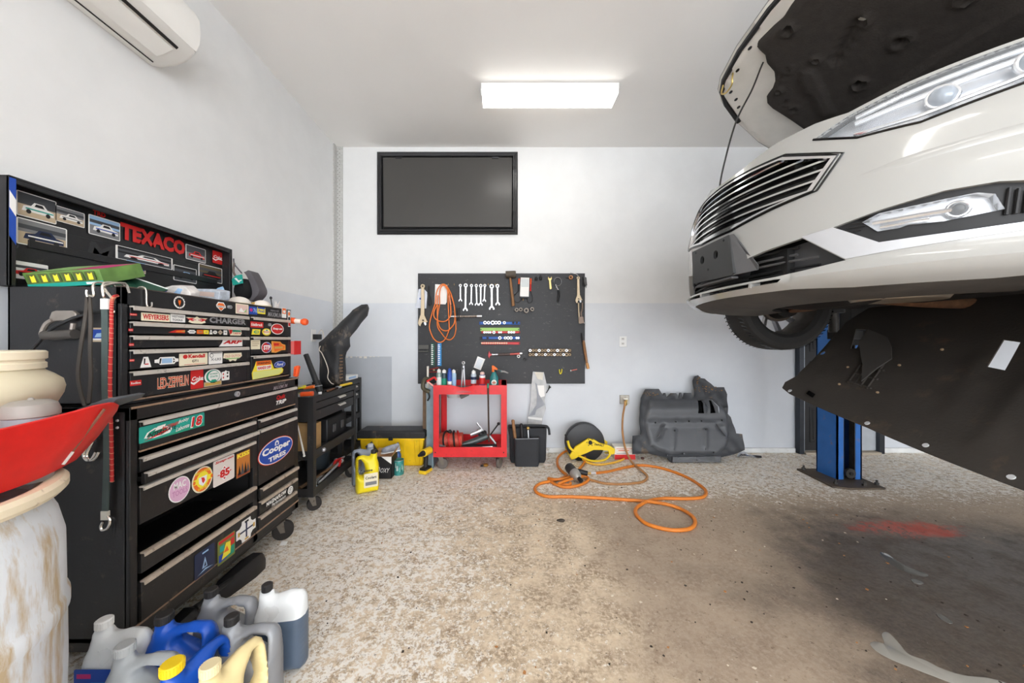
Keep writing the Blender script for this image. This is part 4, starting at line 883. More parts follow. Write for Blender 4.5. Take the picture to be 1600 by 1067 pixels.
sticker(dF, (833, 928, 270, 400), [('r', .06, .94, .84, .96, R_), ('r', .06, .5, .1, .4, BL), ('r', .5, .94, .1, .45, GN), ('p', [(.2, .15), (.45, .75), (.75, .7), (.7, .2)], YL), ('p', [(.3, .4), (.5, .6), (.62, .35)], OR), ('r', .1, .35, .5, .75, TL), ('r', .7, .92, .5, .78, R_)], X=XF+.008, base=mat('print_olive', (120, 128, 60), .5, var=0), zm=zm5, label='colourful square sticker')
sticker(dF, (935, 1040, 178, 292), [('r', .10, .90, .46, .54, NV), ('r', .46, .54, .15, .85, NV), ('r', .06, .16, .4, .6, GD), ('r', .84, .94, .4, .6, GD), ('r', .4, .6, .05, .14, GD), ('r', .4, .6, .86, .95, K_)], [(.28, 0), (.72, 0), (.74, .16), (.84, .27), (1, .28), (1, .72), (.84, .73), (.74, .84), (.72, 1), (.28, 1), (.26, .84), (.16, .73), (0, .72), (0, .28), (.16, .27), (.26, .16)], X=XF+.008, base=W_, zm=zm5, label='white cross shaped sticker')
# two rivets on the cabinet's near side
mb = MB()
for py in (657, 668): c = Uy(184, py, y0); mb.ball((c.x, y0-.001, c.z), .005, SLV, 8)
make('rivet', mb, None, cab)

# ---- top chest
ch = thing('top_chest', 'black top chest with open photo covered lid standing on the roll cabinet', 'tool chest', (-1.555, 1.715, zt+.001))
y0u, y1u, zbu, ztu = 1.225, 2.206, zt+.001, 1.412; xbu = -1.757
mb = MB(); mb.box(xbu, XU-.008, y0u, y0u+.015, zbu, ztu, CB); mb.box(xbu, XU-.008, y1u-.015, y1u, zbu, ztu, CB); mb.box(xbu, xbu+.012, y0u, y1u, zbu, ztu, CB)
mb.box(xbu, XU-.008, y0u, y1u, zbu, zbu+.012, CB); mb.box(xbu, XU-.01, y0u, y1u, 1.346, 1.352, CB); make('carcass', mb, None, ch, bev=.003)
mb = MB(); mb.box(XU-.02, XU, y0u, 1.248, zbu, ztu, CB); mb.box(XU-.02, XU, 2.178, y1u, zbu, ztu, CB); mb.box(XU-.02, XU, 1.823, 1.853, zbu, 1.35, CB)
mb.box(XU-.02, XU, y0u, y1u, 1.349, ztu, CB); mb.box(XU-.02, XU, y0u, y1u, zbu, 1.003, CB); make('front_frame', mb, None, ch, bev=.0025)
make('trim_edge', MB().box(XU-.001, XU+.004, 1.25, 2.178, 1.0, 1.006, LIPM), None, ch)
mb = MB(); mb.box(XU-.018, XU+.001, y0u, y1u, ztu, ztu+.003, mat('rim_brown', (96, 84, 76), .5, .3, var=.3)); make('trim_edge', mb, None, ch)
a_, b_, c_, d_ = 1.250, 1.823, 1.853, 2.176
U = [drawer(ch, XU, a_, b_, z, z2, HAN, body=CB) for z, z2 in ((1.3456, 1.293), (1.2884, 1.242), (1.238, 1.190), (1.186, 1.111), (1.107, 1.006))]
Q = [drawer(ch, XU, c_, d_, z, z2, HAN, body=CB) for z, z2 in ((1.347, 1.245), (1.2406, 1.142), (1.1375, 1.008))]
for par, x, y, r in ((ch, 945, 265, .0085), (Q[0], 1277, 412, .0085)):
    c = Ux(*zm2(x, y), XU); mb = MB(); mb.cyl((XU, c.y, c.z), (XU+.012, c.y, c.z), r, SLV, 16); mb.box(XU+.012, XU+.0125, c.y-.001, c.y+.001, c.z-.004, c.z+.004, K_); make('lock', mb, None, par)
S = lambda par, rect, items, shape='rect', base=None, **k: sticker(par, rect, items, shape, X=XU+(.0005 if par is ch else .0035), base=base, **k)
ring = [('e', .5+.42*cos(2*pi*k/16), .5+.42*sin(2*pi*k/16), .035, .035, W_) for k in range(16)]
S(ch, (480, 585, 170, 282), [('e', .5, .5, .46, .46, W_), ('e', .5, .5, .35, .35, K_), ('p', [(.40, .72), (.47, .64), (.53, .64), (.60, .72), (.60, .5), (.5, .22), (.40, .5)], OR)]+[('e', .5+.41*cos(2*pi*k/14), .5+.41*sin(2*pi*k/14), .03, .03, K_) for k in range(14)], 'ell', base=K_, label='round badge with a red arrowhead')
S(ch, (840, 920, 225, 300), [('p', [(.06, .58), (.26, .9), (.74, .9), (.94, .58), (.5, .06)], OR), ('r', .02, .98, .40, .60, W_), ('t', 'HARLEY', .08, .92, .44, .56, K_, .05)], [(0, .62), (.22, 1), (.78, 1), (1, .62), (.86, .38), (.5, 0), (.14, .38)], base=W_, label='orange shield badge')
S(ch, (1003, 1110, 240, 323), [('r', .06, .94, .08, .92, mat('print_blush', (222, 190, 180), .5, var=0)), ('p', [(.2, .2), (.4, .62), (.6, .3), (.8, .5), (.8, .2)], W_), ('p', [(.6, .2), (.8, .2), (.85, .6)], LG)], base=CR)
S(ch, (1115, 1183, 262, 326), [('e', .25, .55, .18, .22, MG), ('t', '76', .5, .95, .25, .8, LB, .04)], base=BL)
S(ch, (1183, 1250, 268, 322), [('r', .05, .95, .75, 1, BL), ('t', 'Pirelli', .1, .9, .2, .65, BL, .04, .2)], base=YL)
S(ch, (1270, 1385, 286, 352), [('t', 'mastercraft', .2, .8, .75, 1, SLV, .01), ('t', 'MAXIMUM', 0, 1, .05, .62, SLV, .03, .3)], name='lettering')
S(ch, (1388, 1425, 272, 355), [('r', .1, .9, .4, .95, OR), ('e', .5, .62, .25, .15, W_)], base=W_)
S(ch, (1437, 1458, 295, 430), [('e', .5, .8, .4, .12, OR), ('e', .5, .5, .4, .12, K_), ('r', .2, .9, .05, .25, R_)], base=W_)
for dr, r in ((U[0], (122, 180, 318, 336)), (U[1], (110, 148, 445, 466)), (U[2], (115, 155, 567, 589)), (U[3], (118, 158, 699, 719))):
    S(dr, r, [('t', 'Redline', .1, .9, .3, .7, W_, .02)], base=R_, label='small red drawer tag')
S(U[0], (215, 455, 318, 384), [('t', 'WEYERSERS', .05, .95, .2, .85, R_, .07)], base=CR)
S(U[0], (460, 582, 326, 391), [('t', 'WESTWARD', .08, .92, .55, .85, GY, .05), ('t', 'TOOLS', .1, .8, .15, .42, DG, .05)], base=W_)
S(U[0], (585, 770, 343, 403), [('p', [(.05, .6), (.3, .75), (.48, .5), (.3, .3)], R_), ('p', [(.95, .6), (.7, .75), (.52, .5), (.7, .3)], R_), ('t', 'NORTH', .3, .7, .40, .62, W_, .04)], [(0, .8), (.2, .55), (.12, .2), (.3, .0), (.7, .0), (.9, .2), (.85, .55), (1, .85), (.6, .8), (.5, 1), (.4, .8)], base=CR)
S(U[0], (785, 1088, 358, 404), [('t', 'CHARGER', 0, 1, 0, 1, SLV, .07)], name='emblem', label='chrome block letters')
S(U[1], (440, 580, 453, 481), [('p', [(.4, .2), (1, .2), (1, .9), (.5, .7)], OR), ('p', [(.75, .4), (1, .4), (1, .9)], GD)], [(0, .1), (1, 0), (1, 1), (.45, .9)], base=R_)
for r, m, sh in (((600, 675, 455, 486), W_, [(0, .5), (.2, .8), (.2, 1), (.8, 1), (.8, .8), (1, .5), (.8, .2), (.8, 0), (.2, 0), (.2, .2)]), ((680, 733, 455, 488), OR, 'rect'), ((737, 778, 457, 490), YL, 'rect'), ((785, 810, 455, 492), W_, [(.3, 1), (.7, 1), (1, 0), (0, 0)]), ((815, 848, 460, 490), W_, 'ell'), ((855, 895, 455, 496), TN, [(.5, 1), (1, .5), (.5, 0), (0, .5)]), ((902, 932, 458, 497), W_, 'rect')):
    S(U[1], r, [('r', .25, .75, .4, .6, GY)], sh, base=m)
S(U[1], (942, 1053, 452, 502), [('p', [(.03, .9), (.3, .95), (.25, .35), (.12, .15)], R_), ('p', [(.3, .95), (.9, .85), (.95, .6), (.28, .6)], GN), ('t', 'Castrol', .3, .9, .25, .6, R_, .04)], [(0, 1), (.95, .9), (1, .35), (.9, 0), (.15, 0)], base=CR)
S(U[2], (865, 1058, 540, 592), [('p', [(.14, 1), (1, 1), (1, .38), (.10, .38)], W_), ('t', 'ARP', .14, .98, .40, .96, R_, .10, .3)], [(.2, 1), (1, 1), (1, 0), (0, 0)], base=W_, label='white and red slanted sticker')
S(U[3], (207, 300, 680, 768), [('p', [(.32, .85), (.46, .85), (.42, .35), (.30, .30)], K_), ('p', [(.40, .36), (.72, .36), (.74, .26), (.36, .26)], R_)], [(.3, 1), (.7, 1), (1, 0), (0, 0)], base=W_)
S(U[3], (328, 525, 681, 743), [('p', [(.28, .82), (.72, .82), (.72, .18), (.28, .18)], LB), ('p', [(.2, .85), (.27, .85), (.23, .15), (.17, .15)], K_), ('p', [(.76, .85), (.84, .6), (.76, .55)], K_), ('p', [(.76, .15), (.84, .4), (.76, .45)], K_)], [(0, .7), (.15, .75), (.22, 1), (.82, 1), (.88, .75), (1, .7), (1, .3), (.88, .25), (.82, 0), (.22, 0), (.15, .25), (0, .3)], base=W_)
S(U[3], (532, 768, 650, 750), [('e', .2, .74, .08, .17, R_), ('t', 'Kendall', .30, .90, .60, .92, R_, .08), ('t', 'GT1', .42, .64, .25, .46, K_, .05), ('r', .15, .9, .08, .11, R_)], base=CR, label='cream and red oil sticker')
S(U[3], (778, 892, 640, 738), [('e', .2, .72, .14, .18, GY), ('e', .2, .72, .10, .13, W_), ('r', .1, .95, .9, .96, DG), ('t', 'X-LRS', .12, .88, .28, .5, GY, .05)], base=W_)
S(U[3], (898, 1055, 648, 718), [('t', 'OLD DUTCH', .08, .92, .50, .80, mat('print_rose', (214, 150, 130), .5, var=0), .05), ('r', .15, .85, .3, .42, LG)], [(.05, 1), (.97, 1), (1, .6), (.9, .4), (.75, .35), (.65, 0), (.5, .15), (.35, 0), (.25, .35), (0, .45)], base=CR)
S(U[4], (122, 217, 876, 919), [('t', 'Redline', .08, .92, .3, .72, W_, .05)], base=R_, label='red drawer tag')
S(U[4], (350, 612, 838, 940), [('t', 'LED-ZEPPELIN', 0, 1, .06, .96, CR, .085), ('t', 'LED-ZEPPELIN', .004, .996, .09, .93, mat('print_vermilion', (214, 84, 56), .5, var=0), .02)], name='lettering', label='red angular band lettering')
S(U[4], (628, 733, 790, 945), [('p', [(0, .42), (.2, .34), (.5, .42), (.8, .52), (1, .47), (1, .42), (.75, .44), (.5, .33), (.25, .22), (0, .32)], W_), ('t', 'Coke', .08, .98, .44, .66, W_, .05, .35)], base=R_, label='red cola sticker with a white wave')
S(U[4], (743, 885, 782, 905), [('e', .48, .52, .45, .46, W_), ('e', .48, .52, .40, .42, GN), ('e', .52, .52, .33, .36, W_), ('t', 'QUAKER', .28, .76, .62, .74, GN, .05), ('t', 'STATE', .30, .74, .44, .56, GN, .05), ('p', [(.3, .12), (.7, .12), (.62, .3), (.38, .3)], GN)], 'ell', base=W_, label='round green oil sticker')
S(U[4], (740, 885, 884, 922), [('r', .05, .95, .2, .8, GD)], base=TN)
S(U[4], (887, 950, 792, 875), [('p', [(.1, .65), (.2, .78), (.3, .65), (.2, .5)], R_), ('p', [(.1, .3), (.2, .43), (.3, .3), (.2, .17)], R_), ('e', .72, .72, .12, .1, K_), ('e', .72, .38, .12, .1, K_)], [(0, .85), (.4, .9), (.55, 1), (.65, .9), (1, .85), (1, .05), (.9, 0), (.1, .0), (0, .08)], base=W_)
S(Q[0], (1127, 1233, 388, 436), [('t', 'Edelbrock', .04, .94, .25, .75, W_, .05, .15)], base=R_, label='red rectangular sticker with white script')
S(Q[0], (1135, 1210, 450, 495), [('p', [(.2, .5), (.4, .8), (.85, .75), (.8, .25), (.4, .2)], GN), ('t', 'HKS', .4, .85, .3, .7, YL, .05)], [(.12, 1), (1, 1), (.9, 0), (0, 0)], base=YL)
S(Q[0], (1225, 1296, 444, 502), [('e', .5, .5, .36, .36, CR), ('t', 'PENNZOIL', .08, .92, .42, .6, R_, .05), ('e', .5, .75, .1, .1, GN)], 'ell', base=YL, label='yellow oval oil sticker')
S(Q[0], (1297, 1403, 402, 493), [('e', .5, .5, .45, .44, R_), ('t', 'Snap-on', .14, .88, .38, .62, W_, .09, .15)], 'ell', base=W_, label='red oval sticker with white letters')
S(Q[1], (1130, 1207, 540, 617), [('r', .1, .9, .75, .85, TN), ('r', .1, .9, .55, .65, TN), ('r', .1, .7, .35, .45, TN)], base=CR)
S(Q[1], (1218, 1302, 557, 647), [('e', .5, .5, .46, .46, R_), ('p', [(.5, .96), (.78, .9), (.95, .6), (.94, .4), (.8, .14), (.55, .05)], BL), ('e', .5, .5, .36, .36, R_), ('t', 'STP', .16, .86, .28, .72, W_, .10)], 'ell', base=W_, label='round red and blue sticker')
S(Q[1], (1302, 1418, 548, 645), [('p', [(.1, .9), (.6, .85), (.75, .65), (.95, .55), (.92, .3), (.6, .22), (.2, .1)], OR), ('r', .15, .5, .62, .8, R_), ('r', .2, .8, .35, .52, GD)], [(0, 1), (.6, .95), (.75, .75), (1, .65), (1, .2), (.7, .2), (.3, 0), (0, .05)], base=mat('print_amber', (236, 160, 70), .5, var=0))
S(Q[2], (1138, 1400, 710, 858), [('p', [(.03, .45), (.95, .45), (.95, .3), (.85, .14), (.03, .05)], mat('print_lime', (226, 228, 140), .5, var=0)), ('r', .12, .58, .76, 1, OR), ('t', 'WARNING', .15, .55, .82, .95, K_, .04), ('r', .14, .58, .5, .74, W_), ('t', 'HANDS OFF', .16, .56, .54, .70, R_, .08)], [(.02, .05), (.0, .4), (.1, .85), (.12, 1), (.58, 1), (.6, .85), (.68, .5), (.95, .5), (1, .38), (.97, .2), (.85, .1)], base=YL, label='yellow warning sticker with an orange head')
S(Q[2], (1323, 1418, 714, 772), [('p', ov(.94, .9), W_), ('p', ov(.90, .84), BL), ('t', 'Ford', .2, .8, .3, .72, W_, .03, .35)], ov(1, 1), base=BL, label='blue oval badge')
# sticker on the near side panel, S hook over the front rim
p = Print((Uy(143, 534, y0u).x, y0u, Uy(143, 534, y0u).z), (1, 0, 0), (0, 0, 1), (0, -1, 0)); p.base(rrect(0, 0, .066, .05, .004), TN); p.rect(.004, .062, .006, .044, BL); p.poly([(.012, .016), (.02, .03), (.045, .032), (.056, .018)], LB); p.rect(.004, .062, .006, .012, W_); p.make('sticker', ch, label='blue sticker on the side panel')
# ---- lid standing open against the wall
lid = make('lid', MB().box(-1.800, -1.794, 1.215, 2.215, 1.415, 1.80, CB), None, ch)
mb = MB(); mb.box(-1.80, -1.735, 1.213, 1.222, 1.413, 1.80, CB); mb.box(-1.80, -1.735, 2.206, 2.215, 1.413, 1.80, CB); mb.box(-1.80, -1.735, 1.213, 2.215, 1.794, 1.803, CB); mb.box(-1.745, -1.735, 1.222, 2.206, 1.778, 1.794, CB); mb.box(-1.745, -1.735, 1.213, 1.232, 1.413, 1.80, CB); mb.box(-1.745, -1.735, 2.196, 2.215, 1.413, 1.80, CB)
make('lid_rim', mb, None, lid, bev=.002)
mb = MB(); mb.box(-1.794, -1.784, 1.30, 2.16, 1.57, 1.60, CB); mb.box(-1.794, -1.79, 1.26, 2.18, 1.43, 1.66, CB); make('lid_swage', mb, None, lid, bev=.003)
p = Print((-1.735, 1.214, 1.42), (0, 1, 0), (0, 0, 1), (1, 0, 0)); p.base([(0, .17), (.017, .14), (.017, .375), (0, .375)], BL); p.poly([(0, .27), (.017, .24), (.017, .30), (0, .33)], W_); p.make('stripe_decal', lid)
LX = -1.7895
def photo(rect, bg, sky, car_, acc, label=None):
    sticker(lid, rect, [('r', .03, .97, .5, .96, sky), ('r', .03, .97, .62, .78, DG), ('r', .03, .97, .04, .5, bg), ('p', [(.12, .25), (.16, .45), (.34, .50), (.42, .66), (.66, .66), (.76, .48), (.92, .42), (.92, .24)], car_), ('p', [(.42, .5), (.46, .62), (.62, .62), (.68, .5)], K_), ('e', .28, .25, .06, .09, K_), ('e', .76, .25, .06, .09, K_), ('r', .2, .9, .34, .39, acc)], X=LX, base=W_, zm=zm1, name='photo', label=label)
photo((100, 352, 222, 372), TN, DG, W_, TL, 'snapshot of a pale racing car'); photo((345, 528, 308, 402), TN, GY, W_, GY); photo((100, 418, 392, 550), TN, GY, NV, W_, 'snapshot of race cars on a track')
photo((552, 750, 365, 484), GY, LB, W_, BL, 'snapshot of a white coupe'); photo((722, 1078, 572, 650), DG, K_, W_, R_, 'wide snapshot of three cars'); photo((787, 910, 632, 702), TN, LB, BL, W_); photo((1083, 1228, 668, 762), DG, K_, LB, W_, 'snapshot of a pale blue car'); photo((1240, 1388, 662, 760), DG, mat('print_dun', (96, 84, 60), .5, var=0), K_, R_); photo((1160, 1285, 542, 632), GY, DG, R_, W_, 'snapshot of a red car'); photo((55, 300, 640, 748), W_, W_, R_, K_)
sticker(lid, (752, 1157, 447, 545), [('t', 'TEXACO', 0, 1, 0, 1, R_, .10)], X=LX, zm=zm1, name='lettering', label='big red block letters')
sticker(lid, (1328, 1388, 572, 648), [('p', [(0, .40), (.3, .30), (.6, .45), (1, .42), (1, .36), (.6, .36), (.3, .2), (0, .3)], W_), ('t', 'Coke', .1, .95, .42, .66, W_, .05, .35)], X=LX, base=R_, zm=zm1)
sticker(lid, (580, 660, 322, 350), [('t', 'TRD', 0, 1, 0, 1, R_, .06)], X=LX, zm=zm1, name='lettering')
sticker(lid, (535, 720, 520, 625), [('t', 'M', 0, 1, 0, 1, mat('emboss_black', (44, 44, 46), .4, var=0), .03, .2)], X=LX, zm=zm1, name='emboss')
# strap hooks hang over the near corner: hooks and straps are things of their own
HK = mat('hook_chrome', (206, 200, 190), .25, .9, var=.08); RUB = mat('strap_rubber', (70, 64, 58), .6, var=.2); WEB = mat('strap_webbing', (72, 84, 82), .8, var=.2, bump=.3); RED = mat('bungee_red', (186, 46, 44), .7, var=.2)
yS = 1.188
def U_(x, y, Y=None): return Uy(x, y, Y or yS)
def hook_over(px, py, yy, top=ztu+.012, drop=.05):
    c = U_(px, py, yy); return [V((c.x, y0u+.026, top-.03)), V((c.x, y0u+.024, top-.006)), V((c.x, y0u+.008, top)), V((c.x, yy, top-.008)), V((c.x+.004, yy-.004, top-drop)), V((c.x+.012, yy-.006, top-drop-.02)), V((c.x+.02, yy-.005, top-drop-.008))]
t = thing('rubber_strap', 'brown rubber strap doubled over a hook on the chest side', 'strap', U_(135, 620))
mb = MB()
for pts in ([(137, 462), (133, 500), (126, 545), (122, 585), (126, 612), (133, 634)], [(140, 462), (142, 500), (141, 545), (142, 590), (139, 630)]):
    P_ = smooth([U_(x, y) for x, y in pts], 6); mb.loft([[q+V((-.006, -.002, 0)), q+V((.006, -.002, 0)), q+V((.006, .002, 0)), q+V((-.006, .002, 0))] for q in P_], RUB)
make('strap', mb, None, t)
mb = MB(); mb.tube(smooth(hook_over(147, 450, yS)[:5]+[U_(140, 462)], 4), .004, HK, 6); make('hook', mb, None, t)
mb = MB(); mb.tube(smooth([U_(137, 464), U_(135.5, 458), U_(136, 453)], 4), .004, HK, 6); make('hook_tip', mb, None, t)
t = thing('webbing_strap', 'green webbing strap with S hook hanging down the chest side', 'strap', U_(165, 830))
P_ = smooth([U_(163, 466), U_(164, 520), U_(164, 600), U_(167, 700), U_(165, 780), U_(164, 808)], 6)
mb = MB(); mb.loft([[q+V((-.011, -.0015, 0)), q+V((.011, -.0015, 0)), q+V((.011, .0015, 0)), q+V((-.011, .0015, 0))] for q in P_], WEB); make('strap', mb, None, t)
make('strap_end', MB().cbox(U_(164.5, 475), (.026, .008, .036), W_), None, t); mb = MB(); mb.cbox(U_(164.5, 805), (.024, .008, .03), mat('strap_end', (214, 210, 196), .6)); make('strap_end', mb, None, t)
mb = MB(); mb.tube(smooth([U_(161, 815), U_(158, 822), U_(160, 828), U_(167, 826), U_(171, 820), U_(172, 812), U_(168, 806)], 5), .0045, HK, 7); make('s_hook', mb, None, t)
mb = MB(); mb.tube(smooth(hook_over(162, 450, yS-.002)[:5]+[U_(164, 466)], 4), .004, HK, 6); make('hook', mb, None, t)
t = thing('bungee_cord', 'red bungee cord hanging down the corner of the chest', 'cord', U_(174, 750))
P_ = smooth([U_(183, 462, 1.215), U_(178, 464), U_(174.5, 475), U_(174, 520), U_(172, 600), U_(174, 680), U_(175, 752)], 8)
mb = MB(); mb.tube(P_, .005, RED, 8); make('cord', mb, None, t)
mb = MB()
for i, q in enumerate(smooth(P_, 2)):
    if i % 2 == 0: mb.torus(q, .0052, .0010, mat('bungee_fleck', (214, 150, 120), .7, var=0), (.3, 0, 1), 8, 4)
o = make('weave', mb, None, t); o['kind'] = 'stuff'
mb = MB(); mb.tube(smooth([V((U_(172, 450).x, y0u+.024, ztu-.02)), V((U_(170, 445).x, y0u+.012, ztu+.012)), U_(165, 446), U_(164, 452), U_(172, 462), U_(175, 466)], 4), .0042, HK, 7); make('hook', mb, None, t)
t = thing('s_hook', 'small metal hook hung over the front rim of the top chest', 'hook', Ux(221, 476, XU))
mb = MB(); mb.tube(smooth([V((XU-.028, 1.305, ztu-.02)), V((XU-.024, 1.305, ztu+.006)), V((XU-.004, 1.305, ztu+.009)), V((XU+.006, 1.305, ztu-.006)), V((XU+.006, 1.307, ztu-.055)), V((XU+.008, 1.314, ztu-.066)), V((XU+.008, 1.323, ztu-.06)), V((XU+.008, 1.324, ztu-.045))], 5), .0032, HK, 7); make('wire', mb, None, t)
t = thing('hanging_hook', 'bright double hook swinging below the red drain pan tip', 'hook', Uy(150, 716, 1.18))
mb = MB(); mb.tube(smooth([Uy(147, 630, 1.185), Uy(146, 680, 1.185), Uy(145, 690, 1.185)], 4), .008, WEB, 6); make('strap', mb, None, t)
mb = MB()
for dx in (0, -5): mb.tube(smooth([Uy(147+dx, 684, 1.185), Uy(144+dx, 692, 1.185), Uy(136+dx, 710, 1.185), Uy(141+dx, 719, 1.185), Uy(149+dx, 716, 1.185), Uy(155+dx, 706, 1.185)], 5), .0042, HK, 7)
make('hook', mb, None, t)
# grey steel clamp with a black cable resting on the side panel
t = thing('cable_clamp', 'grey steel clamp with a black cable on the chest side', 'clamp', Uy(92, 528, 1.2))
GS = mat('clamp_steel', (150, 142, 134), .4, .6, var=.15, scale=20)
yC = 1.203
mb = MB(); mb.prism([Uy(x, y, yC) for x, y in ((76, 497), (80, 487), (86, 485), (112, 485), (118, 489), (119, 495), (110, 500), (82, 502))], (0, .014, 0), GS); make('jaw', mb, None, t, bev=.003)
mb = MB(); mb.tube(smooth([Uy(82, 500, yC), Uy(72, 507, yC), Uy(66, 520, yC), Uy(68, 526, yC), Uy(85, 528, yC), Uy(105, 526, yC), Uy(112, 518, yC), Uy(115, 505, yC)], 5), .0075, GS, 8); make('frame', mb, None, t)
mb = MB(); mb.tube([Uy(70, 524, yC-.004), Uy(118, 522, yC-.004)], .017, mat('clamp_grip', (70, 66, 62), .6, var=.1), 10); make('grip', mb, None, t)
mb = MB(); mb.tube(smooth([Uy(176, 487, 1.206), Uy(150, 489, yC), Uy(120, 495, yC-.006), Uy(95, 506, yC-.018), Uy(80, 515, yC-.012), Uy(62, 533, yC), Uy(45, 552, yC), Uy(20, 580, yC)], 6), .0055, BLK, 8); make('cable', mb, None, t)
mb = MB(); mb.torus(Uy(177, 487, 1.205), .004, .002, HK, (0, 1, 0), 10, 6); make('eyelet', mb, None, t)

# ---- things lying in the open top chest and on its rim
def obox(name, label, cat, c, d, rot, m, parts=(), bev=.002, group=None):
    M = Matrix.Translation(V(c)) @ rot
    t = thing(name, label, cat, V(c), 0, group); mb = MB(); mb.cbox((0, 0, 0), d, m, M); make('carton', mb, None, t, bev=bev); return t, M
rot = Matrix.Rotation(-.07, 4, 'Y') @ Matrix.Rotation(.06, 4, 'Z') @ Matrix.Rotation(.35, 4, 'X')
GBX = mat('box_green', (104, 140, 70), .5, var=.35, scale=14)
t, M = obox('game_box', 'tilted green and yellow board game box in the open top chest', 'box', (-1.615, 1.345, 1.475), (.26, .17, .055), rot, GBX)
def face(M, d): return Print(M @ V((-d[0]/2, -d[1]/2, -d[2]/2)), M.to_3x3() @ V((1, 0, 0)), M.to_3x3() @ V((0, 0, 1)), M.to_3x3() @ V((0, -1, 0)))
p = face(M, (.26, .17, .055)); p.rect(0, .26, 0, .014, TL); p.rect(.20, .24, .003, .011, W_)
for k in range(6): p.rect(.012+.04*k, .044+.04*k, .018, .05, mat('print_moss', (84, 96, 50), .5, var=0)); p.poly([(.02+.04*k, .02), (.023+.04*k, .045), (.03+.04*k, .04), (.038+.04*k, .046), (.036+.04*k, .02)], YL)
p.make('box_print', t)
p = Print(M @ V((-.13, -.085, .0275)), M.to_3x3() @ V((1, 0, 0)), M.to_3x3() @ V((0, 1, 0)), M.to_3x3() @ V((0, 0, 1))); p.rect(.15, .26, .02, .15, MG); p.rect(.01, .14, .02, .15, LG); p.make('box_lid_print', t)
t = thing('green_board', 'dark green sheet lying askew on the open top chest', 'sheet', (-1.5, 1.40, 1.435))
mb = MB(); mb.prism([Uy(64, 449, 1.30), Uy(192, 428, 1.42), Uy(262, 452, 1.47), Uy(236, 462, 1.40), Uy(180, 450, 1.27)], (0, .002, -.004), mat('card_green', (28, 74, 56), .6, var=.15, scale=5)); make('sheet', mb, None, t)
mb = MB(); mb.tube([Uy(192, 427.5, 1.42), Uy(262, 451.5, 1.47)], .0025, W_, 5); make('torn_edge', mb, None, t)
def pack(name, label, pts, Y, d, m, prints):
    t = thing(name, label, 'package', Uy(sum(p[0] for p in pts)/len(pts), max(p[1] for p in pts), Y)); mb = MB(); mb.prism([Uy(x, y, Y) for x, y in pts], (0, d, .01), m); make('wrapper', mb, None, t, bev=.004)
    for q, mm in prints: mb = MB(); mb.prism([Uy(x, y, Y-.001) for x, y in q], (0, .001, 0), mm); make('print', mb, None, t)
pack('parts_bag', 'crumpled white and purple parts bag in the open top chest', [(238, 462), (250, 451), (268, 446), (288, 447), (298, 457), (296, 466)], 1.52, .05, mat('bag_pale', (214, 208, 204), .4, var=.2, scale=30), [([(246, 460), (255, 452), (262, 452), (258, 460)], PU), ([(270, 460), (278, 450), (285, 452), (280, 461)], LB)])
pack('magazine_roll', 'rolled pale magazine beside the purple parts bag', [(303, 466), (304, 451), (330, 452), (343, 455), (342, 470)], 1.72, .07, mat('paper_bluish', (190, 196, 206), .5, var=.25, scale=40), [([(310, 462), (312, 455), (335, 457), (334, 464)], mat('print_sand', (214, 190, 180), .5, var=0))])
pack('leaflet', 'blue and yellow leaflet standing at the chest lid corner', [(334, 470), (337, 452), (346, 449), (356, 471)], 1.80, .012, mat('leaflet_blue', (150, 186, 220), .5, var=.2, scale=30), [([(336, 470), (340, 462), (347, 462), (350, 471)], YL)])
# black cap with a teal badge hanging from the lid's corner
t = thing('baseball_cap', 'black and grey cap with teal print hung on the lid corner', 'cap', Uy(385, 470, 2.19))
yq = 2.235
CAPK = mat('cap_black', (22, 22, 24), .9, var=.15); CAPG = mat('cap_grey', (92, 88, 92), .9, var=.15, bump=.2)
mb = MB(); mb.loft([[Uy(x, y, yq)+V((0, dy, 0)) for x, y in pts] for dy, pts in ((-.03, [(368, 446), (376, 440), (384, 443), (388, 452), (384, 464), (372, 468), (366, 458)]), (.03, [(362, 438), (374, 430), (386, 434), (390, 450), (386, 468), (370, 471), (362, 460)]), (.09, [(364, 440), (374, 433), (384, 437), (388, 450), (384, 464), (370, 468), (364, 460)]))], CAPK); make('crown', mb, None, t, sub=1)
mb = MB(); pr = smooth([Uy(378, 423, yq), Uy(384, 421, yq), Uy(390, 430, yq), Uy(396, 442, yq), Uy(399.5, 452, yq), Uy(397, 460, yq), Uy(388, 469, yq), Uy(383, 469, yq)], 5); pi_ = smooth([Uy(377, 424, yq), Uy(381, 429, yq), Uy(385, 437, yq), Uy(388, 444, yq), Uy(390, 452, yq), Uy(390, 460, yq), Uy(387, 466, yq), Uy(382, 469, yq)], 5)
mb.loft([[a+V((0, .03, 0)), b+V((0, .02, 0)), b+V((0, .10, 0)), a+V((0, .11, 0))] for a, b in zip(pr, pi_)], CAPG); make('brim', mb, None, t)
p = Print(Uy(364, 446, yq-.052), (1, -.15, .25), (-.2, 0, 1), (0, -1, 0)); p.base([(0, 0), (.075, -.005), (.08, .05), (.035, .055), (.0, .04)], TL); p.poly([(.02, .04), (.035, .04), (.055, .008), (.045, .005)], W_); p.poly([(.05, .02), (.07, .02), (.07, .012), (.05, .012)], W_); p.make('badge', t)
mb = MB(); mb.tube(smooth([Uy(365, 404, yq-.02), Uy(366, 412, yq-.02), Uy(372, 420, yq-.02), Uy(378, 427, yq-.02)], 4), .004, CAPG, 6); mb.tube(smooth([Uy(366, 411, yq-.02), Uy(365, 425, yq-.02), Uy(372, 436, yq-.02)], 4), .006, mat('cap_strap', (110, 96, 88), .7), 6); make('strap', mb, None, t)
